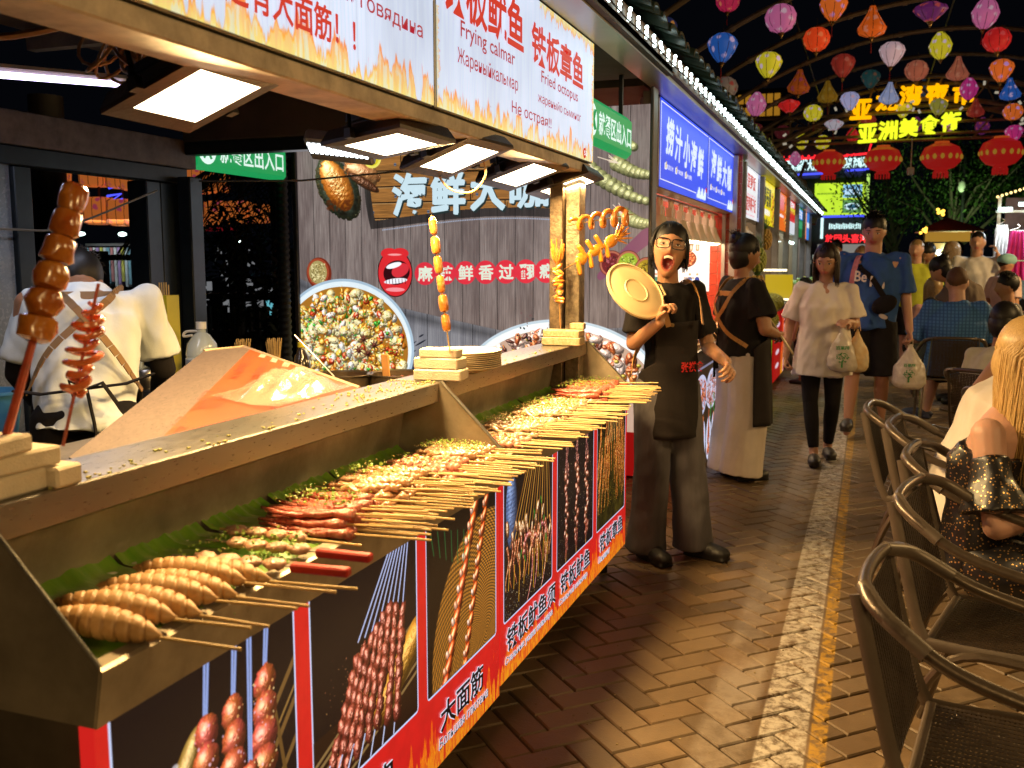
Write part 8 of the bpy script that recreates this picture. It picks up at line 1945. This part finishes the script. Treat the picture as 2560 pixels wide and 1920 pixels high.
on_person(t4,'Be',(.135,.150,1.255),(-1,.12,-.08),(0,0,1),.085,M('white_print',(.66,.60,.55),.7,var=0),.095,.06,.1);on_person(t4,'kn',(.02,.158,1.215),(-1,-.12,-.16),(0,0,1),.085,MATS['white_print'],.115,.06,.1)
m=MB().lathe([(.001,0),(.035,0)],n=16,sy=.5,Rm=Matrix.Rotation(PI/2,3,'X')@Matrix.Rotation(.4,3,'Z'),c=(-.09,.235,.985));obj('pouch_patch',m,MATS['white_print'],t4,world=False)
q=wp(t4,J4['Lw']+V(-.01,.03,-.10));carrier((q.x,q.y,q.z),.27,.36,'white plastic bag with a green tree print in the man\'s hand','百果园',fill=False)
t5,J5,h5,b5_=person('cook in white tee with brown apron straps bending over inside the stall',(-2.50,2.55,0),math.radians(38),1.68,dict(pel=(0,0,.53),che=(0,.085,.70),nek=(0,.165,.770),hed=(-.03,.255,.785),Rs=(.115,.13,.748),Ls=(-.115,.13,.748),Re=(.145,.14,.60),Le=(-.145,.14,.60),Rw=(.13,.24,.53),Lw=(-.13,.24,.53)),'c','black','short',[('tee',M('cook_white',(.62,.66,.66),.85,var=.12,vs=7,bump=.15,bs=180),dict(loose=1.06,sleeve=.80,sw=1.12,hem=.03,wr=.011)),('trousers',BLKC,dict(wide=1.2)),('apron',BLKC,dict(top=.70,bot=.3,strap=M('brown_strap',(.22,.12,.04),.7),wrap=1.35,loose=1.0))],(0,math.radians(-55)),False,.0075,hands=(.5,.5),feet='black',fat=.94)
for s_ in 'RL':
 m=MB();m.cap(J5[s_+'e']-(J5[s_+'e']-J5[s_+'s'])*.18,J5[s_+'e'],.047,.045,14);m.cap(J5[s_+'e'],J5[s_+'w'],.045,.034,14);obj('sleeve_guard',m,BLKC,t5,True,world=False)
m=MB();bb=J5['pel']+V(.02,-.150,.10);m.tube([bb,bb+V(-.05,-.02,.03),bb+V(-.04,-.02,-.02),bb],.011,6,flat=.5);m.tube([bb,bb+V(.05,-.02,.02),bb+V(.09,-.005,-.05)],.014,6,flat=.4);m.tube([bb,bb+V(.02,-.015,-.12),bb+V(.03,-.01,-.24)],.014,6,flat=.4);m.tube([J5['pel']+V(-.21,-.06,.09),J5['pel']+V(-.12,-.135,.085),bb,J5['pel']+V(.14,-.13,.11),J5['pel']+V(.22,-.04,.13)],.013,6,flat=.4);obj('tie',m,BLKC,t5,True,world=False)
# --  chairs and tables
CH=M('brown_grey_tube',(.12,.09,.065),.32,.55,var=.25,vs=20,bump=.1,bs=120,coat=.2);RAT=M('dark_rattan',(.045,.030,.020),.5,var=.4,vs=40);FLAT_=M('flat_bar',(.13,.10,.075),.42,.3,var=.2,vs=9)
def make_chair(label,loc,rz,tone=RAT):
 t=thing('cafe_chair',label,'chair',loc,rz,'woven tube chairs at the tables')
 loop=[(-.245,.235,.50),(-.262,.235,.60),(-.268,.20,.655),(-.275,.05,.672),(-.272,-.12,.715),(-.245,-.245,.785),(-.17,-.30,.812),(0,-.315,.818)]
 L_=loop+[(-x,y,z)for x,y,z in loop[-2::-1]];obj('arm_rail',MB().tube(spl(L_,6),.0145,12),CH,t,True,world=False)
 for s_ in(-1,1):
  obj('arm_sleeve',MB().tube(spl([(s_*.268,-.17,.738),(s_*.235,-.255,.790),(s_*.15,-.306,.815)],6),.0170,12),FLAT_,t,True,world=False)
  obj('leg',MB().tube(spl([(s_*.245,.235,.50),(s_*.245,.24,.3),(s_*.25,.25,0)],3),.0135,8),CH,t,True,world=False)
  obj('leg',MB().tube(spl([(s_*.235,.10,.43),(s_*.235,-.10,.42),(s_*.24,-.20,.30),(s_*.255,-.29,0)],4),.0135,8),CH,t,True,world=False)
  obj('frame_side',MB().tube(spl([(s_*.19,-.312,.81),(s_*.20,-.265,.62),(s_*.212,-.215,.46),(s_*.218,-.15,.432),(s_*.222,.22,.445)],5),.016,6,flat=.35),FLAT_,t,True,world=False)
 obj('frame_front',MB().box((-.222,.20,.432),(.222,.235,.448),.004),FLAT_,t,world=False);obj('frame_rear',MB().box((-.212,-.205,.430),(.212,-.180,.444),.004),FLAT_,t,world=False)
 m=MB();n=40
 for i in range(n):x=-.20+i*.40/(n-1);m.obox((x,.0,.440+(.0016 if i%2 else 0)),(.0032,.195,.0012),Matrix.Identity(3))
 for i in range(n):y=-.19+i*.385/(n-1);m.obox((0,y,.4408),(.205,.0030,.0010),Matrix.Rotation(.0,3,'Z'))
 obj('woven_seat',m,tone,t,world=False);m=MB();A,B=V(0,-.300,.795),V(0,-.222,.47);d=(B-A);Rm=Matrix((V(1,0,0),d.normalized(),V(1,0,0).cross(d.normalized()))).transposed()
 for i in range(34):x=-.175+i*.35/33;m.obox((A+B)/2+V(x,(.0016 if i%2 else 0),0),(.0032,d.length/2,.0012),Rm)
 for i in range(34):f=i/33;m.obox(A+d*f,(.185+.015*f,.0030,.0010),Rm)
 obj('woven_back',m,tone,t,world=False);return t
c0=make_chair('woven chair nearest the camera at the bottom right corner',(.325,2.03,0),-1.72);c0.scale=(.95,)*3
CHR=[c0]
for(x,y,rz,lb)in((.395,2.66,-1.82,'second woven chair from the camera, standing empty in front of the blonde woman'),(.425,3.25,-1.75,'woven chair the blonde woman sits on'),(.385,3.84,-1.75,'woven chair under the person in the white shirt'),(.30,4.24,-1.66,'farthest chair of the near row, its rail sticking out to the left'),(.68,9.05,.05,'chair under the man in the checked blue shirt'),(.80,5.5,-.5,'chair under the woman in the purple top'),(.78,6.35,-.6,'chair under the woman in the cream top'),(.75,10.6,.1,'chair of the dark-haired child in the distance'),(1.3,9.6,1.2,'empty chair beyond the man in blue check'),(1.55,3.3,1.6,'chair on the far side of the nearest table, out of view')):
 k_=1.05 if y<4.5 and x<.6 else 1.
 dup(c0,(x*k_,y*k_,0),rz,label=lb)
for(x,y,lb)in((.98,3.0,'nearest dining table, at the right edge'),(1.05,4.4,'second dining table beyond the white shirt'),(1.2,6.2,'third dining table by the dark-haired women'),(.95,10.0,'dining table in front of the man in blue check')):
 t=thing('dining_table',lb,'table',(x,y,0),.1,'dining tables');obj('top',MB().box((-.33,-.33,.715),(.33,.33,.74),.01),FLAT_,t,world=False);obj('base',MB().cyl((0,0,.03),(0,0,.715),.03,12).lathe([(.26,0),(.26,.015),(.05,.03)],n=20),CH,t,True,world=False)
 # --  seated people
SEAT=dict(pel=(0,0,.29),che=(0,.015,.475),nek=(0,.03,.585),hed=(0,.05,.685),Rs=(.108,.02,.555),Re=(.14,.05,.40),Rw=(.10,.19,.43),Rh=(.05,.02,.275),Rk=(.07,.25,.275),Ra=(.07,.26,.045),Rt=(.07,.345,.018),Ls=(-.108,.02,.555),Le=(-.14,.05,.40),Lw=(-.10,.19,.43),Lh=(-.05,.02,.275),Lk=(-.07,.25,.275),La=(-.07,.26,.045),Lt=(-.07,.345,.018))
def seat(**k):d=dict(SEAT);d.update(k);return d
CHK=bpy.data.materials.new('blue_check');CHK.use_nodes=True
def check():
 nt=CHK.node_tree;b=nt.nodes['Principled BSDF'];N=nt.nodes.new;L=nt.links.new;tc=N('ShaderNodeTexCoord');out=None
 for ax in('X','Z'):
  w=N('ShaderNodeTexWave');w.bands_direction=ax;w.inputs['Scale'].default_value=11;w.inputs['Distortion'].default_value=.6;L(tc.outputs['Object'],w.inputs['Vector'])
  r=N('ShaderNodeValToRGB');r.color_ramp.elements[0].color=(.022,.085,.25,1);r.color_ramp.elements[0].position=.1;r.color_ramp.elements[1].color=(.06,.18,.45,1);r.color_ramp.elements[1].position=.45;L(w.outputs['Fac'],r.inputs[0])
  if out is None:out=r.outputs[0]
  else:m=N('ShaderNodeMix');m.data_type='RGBA';m.blend_type='DARKEN';m.inputs[0].default_value=.8;L(out,m.inputs[6]);L(r.outputs[0],m.inputs[7]);out=m.outputs[2]
 L(out,b.inputs['Base Color']);b.inputs['Roughness'].default_value=.85
check()
t6,J6,h6,b6_=person('broad man with cropped hair in a blue checked shirt sitting with his back turned',(.72,9.02,0),0,1.82,seat(hed=(-.005,.055,.675),Rw=(.05,.2,.44),Lw=(-.05,.2,.44),Re=(.17,.07,.41),Le=(-.17,.07,.41),Ra=(.06,.12,.045),La=(-.10,.20,.045),Lt=(-.16,.22,.018)),'d','short','buzz',[('shirt',CHK,dict(loose=1.15,sleeve=.95,sw=1.2,hem=.05)),('shorts',BLKC,dict(len=.9))],(.1,-.1),False,.009,feet='navy',fat=1.22)
DRS=bpy.data.materials.new('sequin_dress');DRS.use_nodes=True
def seq():
 nt=DRS.node_tree;b=nt.nodes['Principled BSDF'];N=nt.nodes.new;L=nt.links.new;tc=N('ShaderNodeTexCoord');v=N('ShaderNodeTexVoronoi');v.inputs['Scale'].default_value=95;v.inputs['Randomness'].default_value=1.;L(tc.outputs['Object'],v.inputs['Vector'])
 r=N('ShaderNodeValToRGB');r.color_ramp.elements[0].position=.22;r.color_ramp.elements[0].color=(.75,.45,.16,1);r.color_ramp.elements[1].position=.27;r.color_ramp.elements[1].color=(.008,.007,.008,1);L(v.outputs['Distance'],r.inputs[0]);L(r.outputs[0],b.inputs['Base Color'])
 q=N('ShaderNodeMath');q.operation='LESS_THAN';q.inputs[1].default_value=.24;L(v.outputs['Distance'],q.inputs[0]);L(q.outputs[0],b.inputs['Metallic']);b.inputs['Roughness'].default_value=.35
seq()
t7,J7,h7,b7_=person('blonde woman in off-shoulder black dress with gold dots sitting at the right edge',(.37,3.36,0),-1.95,1.62,seat(Re=(.15,.07,.385),Rw=(.09,.20,.44),hed=(0,.075,.680),nek=(0,.045,.585),Rs=(.112,.035,.548),Ls=(-.112,.035,.548)),'d','blond','long',[('offshoulder',DRS,dict(loose=1.08,sleeve=.85,sw=1.5,hem=.03,wr=.006)),('shorts',DRS,dict(len=.75,wide=1.1))],(.15,-.35),True,.006,hands=(.5,.5),hlen=.36,feet='white',fat=1.0)
t8,J8,h8,b8_=person('person in a loose white shirt leaning forward, mostly hidden behind the blonde woman',(.415,3.98,0),-1.55,1.80,seat(che=(0,.07,.46),nek=(0,.15,.55),hed=(0,.215,.62),Rs=(.12,.12,.53),Ls=(-.12,.12,.53),Re=(.14,.20,.40),Le=(-.14,.20,.40),Rw=(.09,.30,.42),Lw=(-.09,.30,.42)),'b','black','short',[('tee',WHTC,dict(loose=1.35,sleeve=.9,sw=1.5,hem=.07,wr=.008)),('shorts',BLKC,{})],(0,-.5),False,.009,feet='black',fat=1.15)
t9,J9,h9,b9_=person('dark-haired woman with a bun in a purple and black tank top resting her elbow',(.80,5.40,0),-.55,1.62,seat(Le=(-.19,.02,.44),Lw=(-.12,.14,.50)),'b','black','bun',[('tank',M('purple_cloth',(.09,.03,.12),.8,var=.3),dict(loose=1.06,hem=.03)),('shorts',BLKC,{})],(-.2,-.2),True,.008,feet='black')
t10,J10,h10,b10_=person('woman with tied black hair in a cream top with a black shoulder strap',(.72,6.35,0),-.75,1.52,seat(),'c','black','bob',[('tee',M('cream_top',(.50,.46,.32),.85,var=.15),dict(loose=1.15,sleeve=.8,sw=1.2)),('shorts',BLKC,{}),('strapbag',BLKC,dict(s=-1))],(-.3,-.35),True,.009,hlen=.05,feet='black')
def crowd(label,x,y,yaw,H,col,low='black',hair='black',hs='short',sk='b',P=None,hd_=(0,0),fem=False,cl='tee',seated=False,fat=1.,hl=.15,**k):
 CN='cloth_%d_%d_%d'%tuple(int(c*100)for c in col);m1=M(CN,col,.85,var=.2,vs=6);m2={'black':BLKC,'white':WHTC,'denim':JEAN}[low]
 return person(label,(x,y,0),yaw,H,seat(**(P or{}))if seated else P,sk,hair,hs,[(cl,m1,dict(loose=1.12,sleeve=.8,sw=1.2)),('shorts' if not k.get('long')else 'trousers',m2,{})],hd_,fem,.014,feet='black',hlen=hl,eyes=False,fat=fat,group=None,hvox=.011)
crowd('man in a bright yellow tee behind the man in blue',.52,12.6,2.9,1.68,(.50,.55,.04),sk='d',hair='dblond',hs='buzz')
crowd('person in a teal tee looking down at a phone',.70,13.3,2.4,1.64,(.02,.17,.22),P=dict(Rw=(.06,.16,.62),Lw=(-.04,.17,.62),Re=(.14,.02,.62)),hd_=(0,-.5))
crowd('blonde woman in a black top standing in side view in the distance',.98,13.6,1.4,1.66,(.02,.02,.02),low='white',hair='dblond',hs='long',fem=True,cl='tank',sk='d',hl=.3)
crowd('tall man in a white sleeveless shirt in the distance',1.22,13.0,2.9,1.78,(.62,.60,.60),low='white',sk='d',hs='buzz',P=dict(Le=(-.17,.03,.72),Lw=(-.13,.03,.84)))
crowd('woman in a face mask and brown pinafore bending over a table',.98,9.9,1.35,1.60,(.14,.10,.08),fem=True,sk='b',hs='bun',P=dict(che=(0,.08,.69),nek=(0,.15,.77),hed=(0,.225,.83),Rs=(.11,.12,.755),Ls=(-.11,.12,.755),Re=(.13,.20,.62),Le=(-.13,.20,.62),Rw=(.1,.28,.52),Lw=(-.1,.28,.52)),hd_=(0,-.6),fat=1.1)
t_=crowd('child in a pale blue cap and pink-white top beside the clothes stall',1.46,12.4,-.9,1.50,(.62,.45,.45),hs='buzz',fem=True)
obj('cap',MB().ball(t_[2][0]+V(0,0,.045),(.098,.115,.075),16,10).box(t_[2][0]+V(-.07,.07,.03),t_[2][0]+V(.07,.19,.042)),M('pale_blue_cap',(.25,.50,.55),.7),t_[0],True,world=False)
crowd('child with round black hair sitting in front of the man in blue check',.60,10.7,0,1.35,(.10,.10,.08),seated=True)
crowd('person with long light brown hair sitting in the distance',.70,11.6,.4,1.62,(.45,.25,.25),seated=True,hair='dblond',hs='long',fem=True,sk='d',hl=.25)
crowd('blond woman in the crowd between the girl and the tall man',-.12,14.6,2.9,1.62,(.5,.5,.55),hair='dblond',hs='long',fem=True,sk='d')
crowd('dark-haired person walking just behind the girl\'s head',-.48,15.3,3.1,1.72,(.05,.06,.10))
crowd('child at the fruit stall reaching for the counter',-.68,11.6,1.2,1.20,(.04,.04,.10),sk='c',P=dict(Rw=(.08,.17,.60),Re=(.13,.06,.62)))
crowd('shopper in pale blue among the far tables',1.9,15.2,2.6,1.70,(.25,.40,.50),sk='d');crowd('shopper in dark clothes near the far kiosk',1.35,17.5,2.9,1.72,(.04,.04,.05));crowd('shopper in white walking under the gate',.75,18.3,3.1,1.66,(.6,.6,.6),fem=True,hs='long');crowd('shopper in pink beyond the gate',.25,20.6,3.0,1.62,(.5,.15,.2),fem=True,hs='bob',hl=.08)
crowd('shopper in green beyond the gate',-.15,19.5,.2,1.70,(.05,.2,.1));crowd('seated diner in red near the right edge',1.7,11.2,1.6,1.6,(.45,.06,.05),seated=True,sk='d',fem=True,hs='bun');crowd('seated diner in grey near the far table',1.35,10.6,1.7,1.7,(.2,.2,.22),seated=True)
